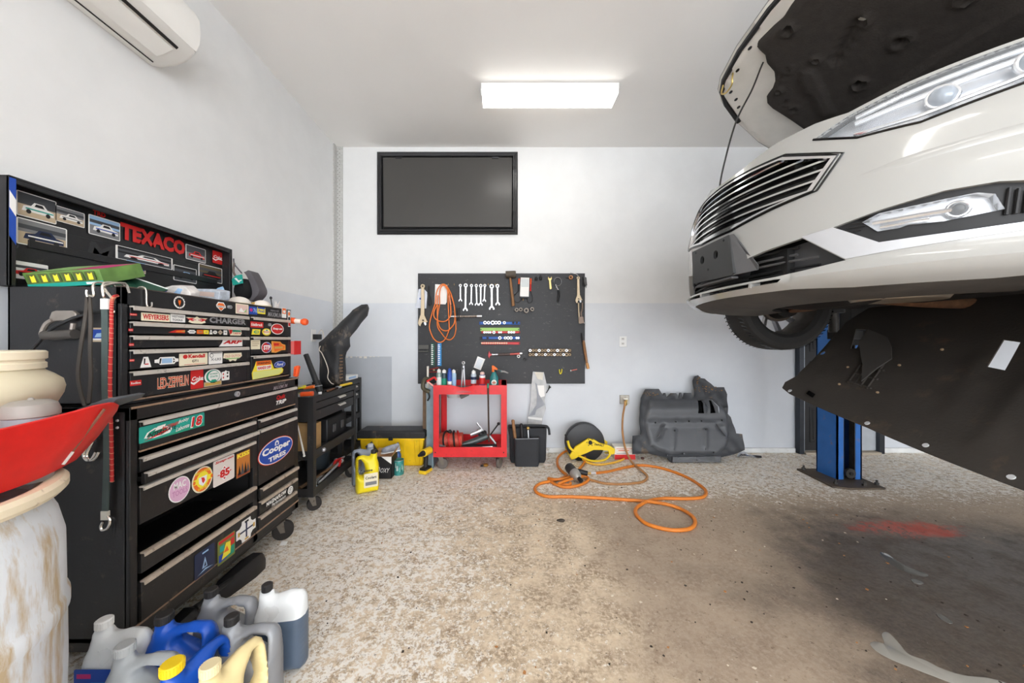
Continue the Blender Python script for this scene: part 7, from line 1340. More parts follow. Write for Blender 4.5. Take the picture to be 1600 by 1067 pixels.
sock(810, 556.5, 2.5, 'socket with a white face under the torque wrench', W_, 'loose sockets under the torque wrench', .04); sock(820.5, 561, 2.3, 'dark loose socket right of the torque wrench', STD, 'loose sockets under the torque wrench', .04)
t = thing('socket_rack', 'brown two row socket rack at the lower right of the board', 'socket rack', Tp(859, 557, 0)); mb = MB(); p, q = Tp(825.5, 544.5, 0), Tp(892.5, 556.5, 0); mb.box(p.x, q.x, YT-.010, YT-.001, q.z, p.z, mat('rack_brown', (74, 60, 48), .6, var=.3, scale=40)); make('back_plate', mb, None, t, bev=.002); mb = MB(); mb.box(p.x, q.x, YT-.03, YT-.008, (p.z+q.z)/2-.003, (p.z+q.z)/2+.002, mat('rack_brown', None)); mb.box(p.x, q.x, YT-.03, YT-.008, q.z, q.z+.004, mat('rack_brown', None)); make('ledge', mb, None, t)
SKB = mat('socket_bronze', (150, 128, 100), .4, .6, var=.2)
for rI, (yy, rn) in enumerate(((547.4, 'upper'), (553.8, 'lower'))):
    for i in range(14): sock(828+4.72*i, yy, 2.0+(.6 if i in (10, 12) and rI == (i == 12) else 0)+.15*(i % 3 == 0), 'socket in the %s row of the brown rack, %s from the left' % (rn, n_[i]), SKB if (i+rI) % 3 else ST, 'sockets in the brown rack', .034, .010, .6)
t = thing('yellow_clip', 'small yellow looped clip near the bottom of the board', 'clip', Tp(876, 585)); mb = MB(); mb.tube(smooth([Tp(874, 577), Tp(874.5, 582), Tp(876, 584), Tp(877.5, 581), Tp(878, 576.5)], 4), .005, YL, 6); make('loop', mb, None, t); mb = MB(); mb.ball(Tp(875.8, 584, .02), .005, YL, 8); make('bead', mb, None, t)
t = thing('red_hook_tool', 'small red handled pick near the bottom right of the board', 'pick', Tp(896, 580)); mb = MB(); mb.cyl(Tp(893, 578.8), Tp(901.5, 577), .006, mat('pick_red', (206, 120, 110), .5), 8); make('handle', mb, None, t); mb = MB(); mb.ball(Tp(891.8, 579, .02), .009, W_, 8); make('head', mb, None, t)
t = thing('black_hanger', 'black plastic holder at the lower left edge of the board', 'holder', Tp(663, 555)); mb = MB(); flat(mb, [(654.5, 539), (670.5, 539), (670.5, 545.5), (654.5, 545.5)], mat('holder_grey', (86, 84, 80), .5), .001, .02); flat(mb, [(654.5, 548), (670.5, 548), (670.5, 550), (654.5, 550)], mat('holder_grey', None), .001, .025); make('bracket', mb, None, t, bev=.002); mb = MB(); flat(mb, [(656, 545.5), (668, 545.5), (668, 548), (656, 548)], K_, .001, .012); make('slot', mb, None, t)
# two upright clamshell strips of bits
for x, m, l in ((673.5, mat('strip_green', (20, 84, 64), .4), 'dark green strip of bits hanging on the board'), (684, mat('strip_blue', (40, 140, 206), .4), 'bright blue strip of bits hanging on the board')):
    t = thing('bit_strip', l, 'bit strip', Tp(x+3, 572), 0, 'strips of bits on the board'); mb = MB(); flat(mb, [(x, 536), (x+6, 536), (x+6, 571.5), (x, 571.5)], m, .001, .012); make('holder', mb, None, t, bev=.002); mb = MB()
    for k in range(11): y = 538+3*k; flat(mb, [(x+.6, y), (x+3+(k % 2), y+.3), (x+3.2, y+1.7), (x+.4, y+1.9)], W_, .013, .004)
    make('bits', mb, None, t)
# white card leaning
t = thing('white_card', 'white card pinned askew over the red cart', 'card', Tp(748, 578)); mb = MB(); flat(mb, [(746.3, 556.5), (758, 561), (751, 578.5), (740, 574)], W_, .003, .002); make('card', mb, None, t); mb = MB()
for k in range(7): f = k/7; flat(mb, [(747-.8*k, 560+2*k), (755-.8*k, 563.2+2*k), (754.9-.8*k, 563.6+2*k), (746.9-.8*k, 560.4+2*k)], LB, .0052, .0002)
make('ruling', mb, None, t)
# hose hung plastic bag with papers below the board
t = thing('plastic_bag', 'clear plastic bag of papers hanging on the wall right of the red cart', 'bag', Tp(842, 668, .02)); BGP = mat('bag_clear', (214, 214, 214), .25, var=.15, scale=14, alpha=.72)
mb = MB(); flat(mb, [(832.5, 580.5), (849.5, 581.5), (853, 596), (854.5, 603), (851, 625), (852.5, 638), (848, 655), (846, 666), (824, 664), (826, 648), (829, 628), (830, 605)], BGP, .012, .012); make('bag_film', mb, None, t)
mb = MB(); flat(mb, [(838, 602), (850, 602), (851, 619), (844, 621), (840, 612)], W_, .026, .002); make('paper', mb, None, t); mb = MB(); flat(mb, [(836.5, 598), (839, 600), (842, 616), (852, 632), (838, 640), (836, 648), (826, 650), (838, 633), (839, 618)], mat('bag_fold', (146, 148, 154), .4, var=.2), .026, .003); make('dark_fold', mb, None, t); mb = MB(); flat(mb, [(824, 651), (847, 653), (847, 657), (825, 654)], W_, .026, .003); make('tape', mb, None, t); mb = MB(); flat(mb, [(835, 581), (849, 582), (848, 594), (840, 592)], mat('tape_cream', (216, 210, 196), .6), .025, .002); make('tape', mb, None, t)
t = thing('black_rag', 'black rag behind the plastic bag edge', 'rag', Tp(857, 615)); mb = MB()
for k in range(3): mb.tube(smooth([Tp(853.5+k, 614-1.5*k, .02), Tp(857+k*.8, 608-k, .025), Tp(858.5+k, 602+k*1.6, .02)], 4), .006, BLK, 6)
make('fingers', mb, None, t)
# wall plates and air outlet
t = thing('outlet_plate', 'white wall outlet plate right of the tool board', 'wall outlet', Uy(973, 542, YB)); p, q = Uy(967.5, 525.5, YB), Uy(979, 542, YB); mb = MB(); mb.box(p.x, q.x, YB-.008, YB-.001, q.z, p.z, mat('plate_white', (240, 240, 238), .35, var=0)); make('plate', mb, None, t, bev=.003); mb = MB()
for y in (529.5, 537): c = Uy(973.2, y, YB-.009); mb.box(c.x-.016, c.x+.016, YB-.0105, YB-.008, c.z-.014, c.z+.014, mat('socket_face', (224, 222, 218), .4)); mb.box(c.x-.008, c.x-.004, YB-.0112, YB-.0105, c.z-.004, c.z+.008, K_); mb.box(c.x+.004, c.x+.008, YB-.0112, YB-.0105, c.z-.004, c.z+.008, K_)
make('receptacle', mb, None, t)
t = thing('air_valve', 'wall mounted air outlet box with a brass valve', 'air outlet', Uy(975, 631, YB)); p, q = Uy(968, 617, YB), Uy(982, 630.5, YB); mb = MB(); mb.box(p.x, q.x, YB-.03, YB-.001, q.z, p.z, mat('valve_box', (186, 180, 170), .5, .3, var=.2, scale=30)); make('box', mb, None, t, bev=.002); mb = MB(); c = Uy(976.5, 623, YB-.03); mb.cyl(c, c+V((0, -.05, 0)), .014, BRS, 10); mb.cyl(c+V((0, -.045, .01)), c+V((-.004, -.045, -.06)), .011, BRS, 10); mb.box(c.x-.035, c.x+.01, c.y-.06, c.y-.05, c.z+.0, c.z+.016, mat('valve_lever', (226, 222, 214), .4)); make('valve', mb, None, t)

# ------------------------------------------------------------------ red cart
RC = worn('cart_red', (214, 40, 44), (150, 40, 40), .15, 9, .38, 0, .05); RCI = mat('cart_tray_grey', (120, 122, 124), .5, .3, var=.2, scale=16)
y0, y1 = 3.245, 3.70; x0 = Uy(677, 0, y0).x; x1 = Uy(792, 0, y0).x
t = thing('red_cart', 'red two shelf steel cart on castors under the tool board', 'cart', ((x0+x1)/2, 3.47, 0)); redcart = t
for x, sx in ((x0, 1), (x1, -1)):
    for y, sy in ((y0, 1), (y1, -1)):
        mb = MB(); mb.box(*sorted((x, x+sx*.054)), *sorted((y, y+sy*.003)), .126, .80, RC); mb.box(*sorted((x, x+sx*.003)), *sorted((y, y+sy*.054)), .126, .80, RC); make('post', mb, None, t, bev=.0012)
def trayring(z0, z1, dent=False):
    mb = MB(); n = 24; rows = []
    for i in range(n+1):
        f = i/n; x = x0+(x1-x0)*f; d = -.022*math.exp(-((f-.40)/.10)**2) if dent else 0; yo = .018*math.exp(-((f-.42)/.09)**2) if dent else 0
        rows.append([(x, y0-.002+yo*.3, z0), (x, y0-.002+yo, (z0+z1)/2+d*.3), (x, y0-.002+yo*.6, z1+d), (x, y0+.012, z1+d), (x, y0+.012, z1+d-.004), (x, y0+.003+yo, (z0+z1)/2+d*.3), (x, y0+.003+yo*.3, z0)])
    mb.loft(rows, RC); mb.box(x0, x0+.003, y0, y1, z0, z1, RC); mb.box(x1-.003, x1, y0, y1, z0, z1, RC); mb.box(x0, x1, y1-.003, y1, z0, z1, RC); make('tray_rim', mb, None, t, ang=30)
    mb = MB(); mb.box(x0+.002, x1-.002, y0+.002, y1-.002, z0+.022, z0+.025, RCI if dent else RC); make('tray_floor', mb, None, t)
trayring(.714, .80, True); trayring(.126, .218)
for x, y in ((x0+.06, y0+.05), (x1-.08, y0+.05), (x0+.06, y1-.05), (x1-.08, y1-.05)): castor(t, x, y, .05, .126, .03, (.15 if x < -.3 else 1.2), mat('castor_grey', (104, 96, 90), .6, var=.15))
for x, z in ((x0+.02, .17), (x1-.03, .17)): mb = MB(); mb.cyl((x, y0-.001, z), (x, y0-.006, z), .006, STD, 8); make('bolt', mb, None, t)
# cans and bottles on the cart's top tray
def can(label, px, py0, py1, Y, r, m, capm, bands=(), nozzle=True, name='spray_can', cat='spray can', neck=.6, group='cans on the red cart'):
    c = Uy(px, py1, Y); z0 = .7395; top_ = Uy(px, py0, Y).z; H = top_-z0; t = thing(name, label, cat, (c.x, Y, z0), 0, group); o = (c.x, Y, z0)
    mb = MB(); mb.lathe([(.001, 0), (r*.96, 0), (r, .004), (r, H*.74), (r*.9, H*.80), (r*neck, H*.84), (.001, H*.84)], m, 18, o=o); make('can_body', mb, None, t)
    mb = MB(); mb.lathe([(r*.72, H*.80), (r*.76, H*.82), (r*.74, H*.93), (r*.45, H*.97), (.001, H*.97)], capm, 16, o=o)
    if nozzle: mb.cyl((o[0]-.002, Y, z0+H*.95), (o[0]-.002, Y, z0+H), .005, capm, 8)
    make('cap', mb, None, t)
    for a_, b_, mm in bands: mb = MB(); mb.lathe([(r+.0006, H*a_), (r+.0006, H*b_)], mm, 18, o=o, cap=False); make('label_band', mb, None, t)
can('white capped grey green spray can at the left end of the red cart', 686, 576, 602, 3.40, .024, mat('can_sage', (150, 166, 160), .35, .3), W_, ((.1, .6, W_),))
can('dark spray can with a white shoulder on the red cart', 694, 577, 602, 3.42, .027, mat('can_slate', (60, 74, 84), .4, .2), W_, ((.15, .55, GN),))
can('blue and white spray can with a blue trigger cap on the red cart', 702.5, 575, 602, 3.37, .022, mat('can_blue', (44, 80, 170), .4), BL, ((.05, .4, W_), (.12, .25, R_), (.0, .1, YL)))
can('pale blue spray can with a white cap on the red cart', 709, 577, 602, 3.42, .025, mat('can_paleblue', (170, 200, 220), .4), W_, ((.2, .6, LB),))
can('white bottle with a red nozzle on the red cart', 740, 578, 602, 3.42, .027, mat('bottle_pale', (196, 206, 214), .4), W_, ((.0, .3, R_), (.5, .65, NV)), name='squeeze_bottle', cat='bottle')
can('small red white and blue can on the red cart', 753.5, 580, 603, 3.40, .029, mat('can_bluedeep', (48, 74, 150), .4), mat('cap_pale', (240, 200, 190), .4), ((.3, .65, R_), (.65, .78, W_)), nozzle=False)
t = thing('spray_bottle', 'teal spray bottle with an orange sprayer on the red cart', 'bottle', Uy(772, 603, 3.40)); c = Uy(772, 603, 3.40); o = (c.x, 3.40, .7395); mb = MB(); mb.loft([[(o[0]+a*1.0, o[1]+b, o[2]+z) for a, b in ell(0, 0, wd, wd*.6, 16)] for z, wd in ((0, .043), (.06, .045), (.12, .04), (.16, .022), (.175, .013))], mat('bottle_teal', (36, 116, 116), .35, var=.1)); make('bottle_body', mb, None, t)
mb = MB(); mb.cyl((o[0]-.01, o[1], o[2]+.172), (o[0]-.01, o[1], o[2]+.20), .013, OR, 12); mb.prism([(o[0]-.022, o[1]-.01, o[2]+.20), (o[0]+.035, o[1]-.01, o[2]+.19), (o[0]+.035, o[1]-.01, o[2]+.205), (o[0]-.005, o[1]-.01, o[2]+.235), (o[0]-.022, o[1]-.01, o[2]+.235)], (0, .02, 0), OR); make('sprayer', mb, None, t, bev=.003)
p = Print((o[0]-.032, o[1]-.0285, o[2]+.03), (1, 0, 0), (0, 0, 1), (0, -1, 0)); p.ell(.032, .04, .026, .028, W_); p.ell(.032, .04, .018, .018, TN); p.rect(.016, .048, .036, .044, R_); p.make('label', t)
t = thing('divider', 'steel divider with round top standing on the red cart', 'divider', Uy(723.5, 603, 3.42)); mb = MB(); A_ = Uy(724, 571, 3.42)
for dx in (-3.2, 2.2): b_ = Uy(724+dx, 603, 3.42); b_.z = .7395; mb.tube([A_, A_.lerp(b_, .5)+V((dx*.0006, 0, 0)), b_], [.012, .010, .006], SATIN, 8)
make('legs', mb, None, t); mb = MB(); mb.torus(Uy(724, 567, 3.42), .012, .006, ST, (0, 1, 0), 14, 8); mb.cyl(A_+V((0, -.02, -.03)), A_+V((0, .02, -.03)), .008, STD, 8); make('joint', mb, None, t)
t = thing('scraper', 'silver scraper with a dark end lying over the teal spray bottle', 'scraper', Uy(786, 581, 3.55)); mb = MB(); mb.tube([Uy(776.5, 577, 3.41), Uy(782, 580, 3.46)], .010, mat('scraper_grip', (90, 110, 110), .5), 8); mb.prism([Uy(781, 578.5, 3.45), Uy(788, 579, 3.48), Uy(795, 582.5, 3.50), Uy(793, 583.5, 3.50), Uy(787, 581.5, 3.48), Uy(781, 581.5, 3.45)], (0, .01, 0), ST); mb.tube([Uy(775, 576, 3.41), V((Uy(775, 576, 3.41).x, 3.46, .75))], .003, STD, 6); make('body', mb, None, t)
t = thing('white_plate', 'white lid lying at the front of the red cart top', 'lid', Uy(740, 603, 3.3)); c = Uy(740, 602, 3.30); mb = MB(); mb.lathe([(.001, 0), (.045, 0), (.048, .006), (.001, .008)], W_, 20, o=(c.x, 3.305, .775)); make('disc', mb, None, t); mb = MB(); mb.cyl((c.x, 3.305, .7395), (c.x, 3.305, .777), .03, W_, 12); make('tub', mb, None, t)
# lower shelf
mb = MB(); xs = x0+.06
t = thing('cable_reel', 'red drum with black cables at the left of the red cart lower shelf', 'cable reel', (-.53, 3.42, .15)); mb.cyl((-.62, 3.42, .235), (-.40, 3.42, .235), .075, mat('reel_red', (190, 74, 56), .5, var=.3, scale=30), 20); make('drum', mb, None, t); mb = MB()
for k in range(4): mb.torus((-.56+.04*k, 3.42, .24), .083, .009, BLK if k % 2 == 0 else R_, (1, .15*(k-1.5), .1), 22, 8)
make('cable', mb, None, t); mb = MB(); mb.cyl((-.63, 3.36, .20), (-.56, 3.33, .19), .016, SLV, 10); mb.ball((-.52, 3.38, .33), .02, BLK, 10); make('plug', mb, None, t)
def shaft(name, label, cat, a, b, r, m, hm, hr, group=None):
    t = thing(name, label, cat, ((a[0]+b[0])/2, (a[1]+b[1])/2, min(a[2], b[2]))); mb = MB(); mb.tube([a, b], r, m, 10); make('shaft', mb, None, t); mb = MB(); mb.ball(b, hr, hm, 12); make('head', mb, None, t)
P3 = lambda x, y, Y: tuple(Uy(x, y, Y))
t = thing('air_tool', 'silver air tool with a thick body lying on the red cart lower shelf', 'air tool', Uy(745, 695, 3.45)); mb = MB(); mb.tube([P3(722, 695, 3.40), P3(742, 689, 3.42), P3(762, 681, 3.44)], [.022, .030, .034], mat('air_tool_grey', (88, 96, 96), .4, .5, var=.2), 14); make('barrel', mb, None, t); mb = MB(); mb.tube([P3(735, 679, 3.46), P3(752, 672, 3.48)], [.020, .034], ST, 12); mb.tube([P3(750, 676, 3.46), P3(758, 686, 3.45)], .030, BLK, 10); make('head', mb, None, t)
shaft('ratchet', 'chrome ratchet leaning up from the red cart lower shelf', 'ratchet', P3(745, 660, 3.52), P3(757, 676, 3.50), .010, ST, STD, .024); shaft('breaker_bar', 'dark breaker bar slanting up to the right in the red cart', 'breaker bar', P3(765, 681, 3.50), P3(779, 662, 3.52), .007, STD, STD, .016); shaft('steel_tube', 'short bright tube leaning at the right of the red cart lower shelf', 'tube', P3(764, 680, 3.36), P3(774, 692, 3.36), .011, SATIN, SATIN, .012)
t = thing('tray_insert', 'dark flat tool roll on the red cart lower shelf', 'tool roll', (-.2, 3.33, .152)); mb = MB(); mb.prism([(-.42, 3.28, .152), (-.06, 3.28, .152), (-.06, 3.40, .165), (-.40, 3.40, .165)], (0, 0, .04), STD); make('roll', mb, None, t, bev=.01); mb = MB(); mb.cyl((-.40, 3.28, .195), (-.10, 3.29, .21), .008, ST, 8); make('bar', mb, None, t)
t = thing('pry_bar', 'tall dark bar standing at the front of the red cart', 'pry bar', P3(763, 697, 3.235)); mb = MB(); mb.tube([P3(764, 690, 3.262), P3(762.5, 604, 3.228)], .008, mat('bar_rusty', (74, 60, 52), .6, .4, var=.2), 8); make('bar', mb, None, t); mb = MB(); mb.tube([P3(762.5, 606, 3.228), P3(762.5, 599, 3.226)], .009, GN, 8); make('tip', mb, None, t)
t = thing('white_tub', 'white plastic tub hanging under the red cart top shelf', 'tub', P3(706, 630, 3.5)); mb = MB(); mb.lathe([(.001, -.085), (.06, -.08), (.085, -.03), (.088, 0), (.08, 0), (.001, -.07)], mat('tub_white', (214, 216, 216), .4, trans=.1), 24, o=(-.50, 3.52, .722), cap=False); make('tub', mb, None, t); mb = MB(); mb.cyl((-.42, 3.44, .66), (-.34, 3.42, .69), .022, mat('nozzle_grey', (110, 110, 108), .5), 12, r2=.014); make('spout', mb, None, t)
# things leaning at the cart's left side
t = thing('wood_post', 'brown wooden post leaning left of the red cart', 'post', P3(663, 712, 3.36)); mb = MB(); a_ = Uy(663, 700, 3.40); mb.box(a_.x-.016, a_.x+.014, 3.40, 3.425, 0, Uy(0, 609, 3.40).z, mat('post_brown', (112, 88, 66), .7, var=.2, scale=20)); make('post', mb, None, t, bev=.002); mb = MB(); mb.box(a_.x+.015, a_.x+.030, 3.405, 3.42, 0, Uy(0, 607, 3.4).z, mat('post_pale', (172, 166, 158), .6)); make('edge_strip', mb, None, t)
t = thing('white_pole', 'white pole standing left of the red cart in front of the board', 'pole', P3(668.5, 700, 3.5)); mb = MB(); a_ = Uy(668.5, 0, 3.55); mb.box(a_.x-.010, a_.x+.010, 3.54, 3.56, 0, Uy(0, 572, 3.55).z, mat('pole_white', (226, 220, 208), .5)); make('pole', mb, None, t, bev=.003); mb = MB(); mb.box(a_.x-.011, a_.x+.011, 3.539, 3.561, .0, .03, BLK); make('foot', mb, None, t)
t = thing('steel_sheet', 'blue grey sheet leaning against the left side of the red cart', 'sheet', (-.70, 3.5, 0)); mb = MB(); mb.prism([(-.665, 3.30, 0), (-.665, 3.66, 0), (-.668, 3.66, .80), (-.668, 3.30, .80)], (-.004, 0, 0), mat('sheet_bluegrey', (130, 146, 156), .5, .2, var=.2)); make('sheet', mb, None, t); mb = MB(); mb.box(-.678, -.666, 3.298, 3.31, 0, .80, mat('sheet_edge', (128, 148, 160), .5)); mb.box(-.735, -.668, 3.33, 3.335, .0, .76, mat('sheet_bluegrey', None)); make('folded_edge', mb, None, t)
t = thing('grease_gun', 'dark grease gun with a red lever hooked on the red cart', 'grease gun', P3(664, 618, 3.3)); mb = MB(); mb.tube(smooth([P3(671, 593, 3.32), P3(665, 592, 3.30), P3(661.5, 598, 3.28), P3(661, 606, 3.28), P3(666, 610, 3.30), P3(671, 612, 3.31)], 5), .020, mat('gun_olive', (84, 78, 62), .5, .3), 12); make('barrel', mb, None, t); mb = MB(); mb.tube(smooth([P3(667, 596, 3.27), P3(674, 592, 3.27), P3(679, 590, 3.27), P3(682, 594, 3.27)], 4), .010, R_, 8); mb.tube([P3(668, 596, 3.27), P3(677, 603, 3.27)], .008, mat('lever_pale', (240, 170, 160), .5), 8); make('lever', mb, None, t); mb = MB(); mb.tube(smooth([P3(669, 612, 3.30), P3(671, 620, 3.30), P3(668, 626, 3.30)], 4), .008, BLK, 8); make('tube', mb, None, t)
t = thing('bar_tool', 'red tubular handle tool hung on the board behind the spray cans', 'tool', Tp(678, 580)); mb = MB(); mb.cyl(Tp(671, 577.5), Tp(685, 574.5), .007, mat('red_dark', (150, 44, 40), .5), 8); mb.cyl(Tp(671, 581.5), Tp(684, 581), .006, mat('red_dark', None), 8); make('bars', mb, None, t); mb = MB(); mb.ball(Tp(678, 578, .02), .012, STB, 8); make('joint', mb, None, t)
# ------------------------------------------------------------------ tool bag
CAN = mat('bag_canvas', (50, 51, 54), .85, var=.15, bump=.35, bscale=200)
t = thing('tool_bag', 'black canvas tool bag standing on the floor right of the red cart', 'tool bag', P3(826, 729, 3.4))
def pouch(x0, x1, y0, y1, z1, nm, sag=0):
    mb = MB(); rings = []
    for z, k in ((0, .92), (.03, .98), (z1*.5, 1.0), (z1, 1.02)):
        rings.append([(a, b, z-(sag if z == z1 and b < (y0+y1)/2 else 0)) for a, b in [((x0+x1)/2+(u-(x0+x1)/2)*k, (y0+y1)/2+(v-(y0+y1)/2)*k) for u, v in rrect(x0, y0, x1, y1, .03)]])
    inner = [[((x0+x1)/2+(a-(x0+x1)/2)*.94, (y0+y1)/2+(b-(y0+y1)/2)*.90, z-dz) for a, b, z in rings[-1]] for dz in (.0, .12)]
    mb.loft(rings+inner, CAN); make(nm, mb, None, t, ang=50)
bx0, bx1 = Uy(796, 0, 3.5).x, Uy(853, 0, 3.5).x; pouch(bx0, bx1, 3.44, 3.60, .345, 'main_pocket'); fx0, fx1 = Uy(803.5, 0, 3.36).x, Uy(843, 0, 3.36).x; pouch(fx0, fx1, 3.335, 3.435, .27, 'front_pocket')
mb = MB(); mb.tube(smooth([(bx0+.01, 3.46, .25), (bx0-.005, 3.45, .36), (bx0+.03, 3.45, .37), (bx1-.05, 3.45, .37), (bx1+.015, 3.45, .35), (bx1+.03, 3.45, .28)], 5), .012, CAN, 8); make('strap', mb, None, t)
mb = MB(); mb.tube([(fx0+.01, 3.333, .27), (fx1-.01, 3.333, .275)], .005, mat('bag_piping', (120, 122, 126), .6), 6); make('piping', mb, None, t)
shaft('hammer', 'hammer with a wooden handle standing in the tool bag', 'hammer', P3(805, 685, 3.40), P3(801.5, 658, 3.41), .016, WOOD, WOOD, .017); shaft('file', 'black handled tool standing in the middle of the tool bag', 'tool', P3(816, 685, 3.40), P3(814.5, 664, 3.42), .016, STD, STD, .017); shaft('brass_hammer', 'tool with a brass knob standing in the tool bag', 'tool', P3(826, 690, 3.39), P3(825, 669, 3.41), .008, SATIN, BRS, .018)
# ------------------------------------------------------------------ hose reel
t = thing('hose_reel', 'yellow and black hose reel standing on the floor by the back wall', 'hose reel', P3(912, 722, 3.5)); HRY = mat('reel_yellow', (240, 206, 40), .4, var=.05); HRK = mat('reel_black', (40, 40, 42), .42, var=.1)
c = Uy(912, 689, 3.58); 
for yy in (3.52, 3.60):
    M = Matrix.Translation((c.x, yy, c.z)) @ Matrix.Rotation(pi/2, 4, 'X'); mb = MB(); mb.lathe([(.001, -.004), (.06, -.004), (.07, .006), (.10, .006), (.11, -.004), (.15, -.004), (.16, .004), (.178, .004), (.196, -.002), (.196, .012), (.180, .018), (.001, .014)], HRK, 44, M); make('reel_disc', mb, None, t, ang=30)
mb = MB(); M = Matrix.Translation((c.x, 3.60, c.z)) @ Matrix.Rotation(pi/2, 4, 'X'); mb.lathe([(.06, .0), (.06, .08)], HRK, 24, M, cap=False)
for k in range(6): mb.torus((c.x, 3.54+.01*k, c.z), .10, .012, ORH, (0, 1, 0), 28, 8)
make('wound_hose', mb, None, t)
z2 = lambda x, y: (820+x/3.81, 560+y/3.81)
fr = [z2(*p) for p in ((262, 575), (300, 520), (375, 473), (412, 480), (440, 498), (500, 515), (533, 535), (530, 562), (512, 568), (494, 545), (450, 540), (405, 540), (360, 560), (330, 572), (300, 590), (275, 598))]
mb = MB(); mb.prism([Uy(x, y, 3.49) for x, y in fr], (0, -.03, 0), HRY); make('side_plate', mb, None, t, bev=.004)
mb = MB(); mb.prism([Uy(x, y, 3.49)+V((0, .24, 0)) for x, y in fr], (0, -.02, 0), HRY); make('back_plate', mb, None, t, bev=.004)
mb = MB(); mb.tube(smooth([P3(*z2(255, 490), 3.47), P3(*z2(268, 530), 3.47), P3(*z2(300, 560), 3.47)], 4), .013, HRY, 8); mb.tube([P3(*z2(242, 452), 3.46), P3(*z2(252, 488), 3.46)], .010, BLK, 8); make('crank', mb, None, t)
lo_ = lambda x, y, r=.014: tuple(Uz(*z2(x, y), r))
mb = MB(); mb.tube(smooth([P3(*z2(500, 545), 3.47), P3(*z2(505, 575), 3.46), lo_(470, 605), lo_(400, 610), P3(*z2(345, 590), 3.44), P3(*z2(320, 580), 3.46)], 5), .011, HRY, 8); mb.tube([P3(*z2(285, 590), 3.47), (Uy(*z2(285, 590), 3.47).x, 3.70, .012)], .012, HRY, 8); mb.tube([P3(*z2(520, 560), 3.47), (Uy(*z2(520, 560), 3.47).x, 3.70, .02)], .012, HRY, 8); make('stand_tube', mb, None, t)
mb = MB(); q = Uy(*z2(390, 500), 3.459); mb.cyl(q+V((0, .01, 0)), q+V((0, -.012, 0)), .020, STD, 14); mb.cyl(q+V((0, -.012, 0)), q+V((0, -.020, 0)), .010, HRK, 10)
for k in range(6): mb.cyl(q+V((.034*cos(k*pi/3), .002, .034*sin(k*pi/3))), q+V((.034*cos(k*pi/3), -.003, .034*sin(k*pi/3))), .005, STD, 6)
make('hub_bolts', mb, None, t)
p0 = Uy(*z2(415, 516), 3.4595); p = Print(p0, (1, 0, -.18), (.18, 0, 1), (0, -1, 0)); p.txt('DeWALT', 0, .095, 0, .022, K_, .07); p.make('lettering', t)
mb = MB(); mb.tube(smooth([lo_(345, 600, .03), lo_(380, 622), lo_(440, 632), lo_(520, 622), lo_(575, 605), lo_(590, 597)], 6), .0105, mat('hose_yellow', (228, 176, 60), .45), 8); make('lead_hose', mb, None, t)
t = thing('red_white_box', 'red and white carton on the floor beside the hose reel', 'box', P3(977, 718, 3.56)); a_ = Uy(960, 718, 3.54); b_ = Uy(993, 698, 3.54); mb = MB(); mb.box(a_.x, b_.x, 3.54, 3.66, 0, b_.z, mat('carton_white', (232, 226, 216), .6, var=.05)); make('carton', mb, None, t, bev=.003); p = Print((a_.x, 3.5395, 0), (1, 0, 0), (0, 0, 1), (0, -1, 0)); wd = b_.x-a_.x; p.rect(.002, wd-.002, .002, .052, R_); p.rect(.04, .15, .09, .098, OR); p.rect(.02, wd-.02, .11, .116, mat('print_salmon', (226, 150, 130), .5, var=0)); p.rect(.02, wd*.6, .062, .066, GY); p.make('box_print', t)
# ------------------------------------------------------------------ orange air hose on the floor, impact gun
HO = mat('air_hose_orange', (214, 124, 42), .42, var=.08, scale=20); HBz = mat('air_hose_brown', (168, 120, 74), .5, var=.12, scale=20)
t = thing('air_hose', 'long orange air hose snaking in loops across the floor', 'hose', tuple(Uz(960, 790, 0)))
hb = [(425, 682), (500, 672), (600, 648), (700, 636), (820, 654), (950, 700), (1040, 752), (1078, 790), (1058, 825), (960, 834), (830, 833), (740, 846), (690, 870), (662, 895), (664, 930), (715, 978), (800, 1008), (890, 1022), (975, 1015), (1012, 985), (1000, 942), (930, 896), (830, 865), (700, 848), (550, 838), (400, 828), (250, 822), (140, 822), (78, 802), (60, 772), (90, 745), (150, 731), (215, 715), (250, 696), (222, 672), (196, 635), (198, 590), (245, 552), (310, 550)]
zz = [.075, .04]+[.0125]*8+[.0125]*2+[.0125]*8+[.02, .0125, .022]+[.0125]*4+[.0125]*7+[.02, .02, .03, .05, .07, .08]
zz += [.0125]*(len(hb)-len(zz))
pts = [tuple(Uz(*z2(x, y), z)) for (x, y), z in zip(hb, zz)]
mb = MB(); mb.tube(smooth(pts, 8), .0122, HO, 10); make('hose', mb, None, t)
mb = MB(); mb.tube(smooth([tuple(Uz(*z2(x, y), z)) for (x, y), z in (((310, 550), .08), ((352, 575), .05), ((358, 610), .02), ((330, 650), .02), ((290, 690), .03), ((240, 715), .035), ((180, 720), .03), ((140, 715), .0125), ((165, 740), .0125), ((230, 765), .0125), ((310, 758), .0125), ((365, 735), .0125), ((378, 712), .02), ((345, 700), .03), ((270, 720), .035), ((215, 740), .03), ((205, 750), .0125), ((265, 752), .0125), ((272, 740), .02))], 7), .0118, HO, 10); make('hose_coil', mb, None, t)
t = thing('feed_hose', 'brown air hose dropping from the wall outlet to the floor', 'hose', tuple(Uz(985, 740, 0)))
vb = Uy(977, 628, YB-.08)
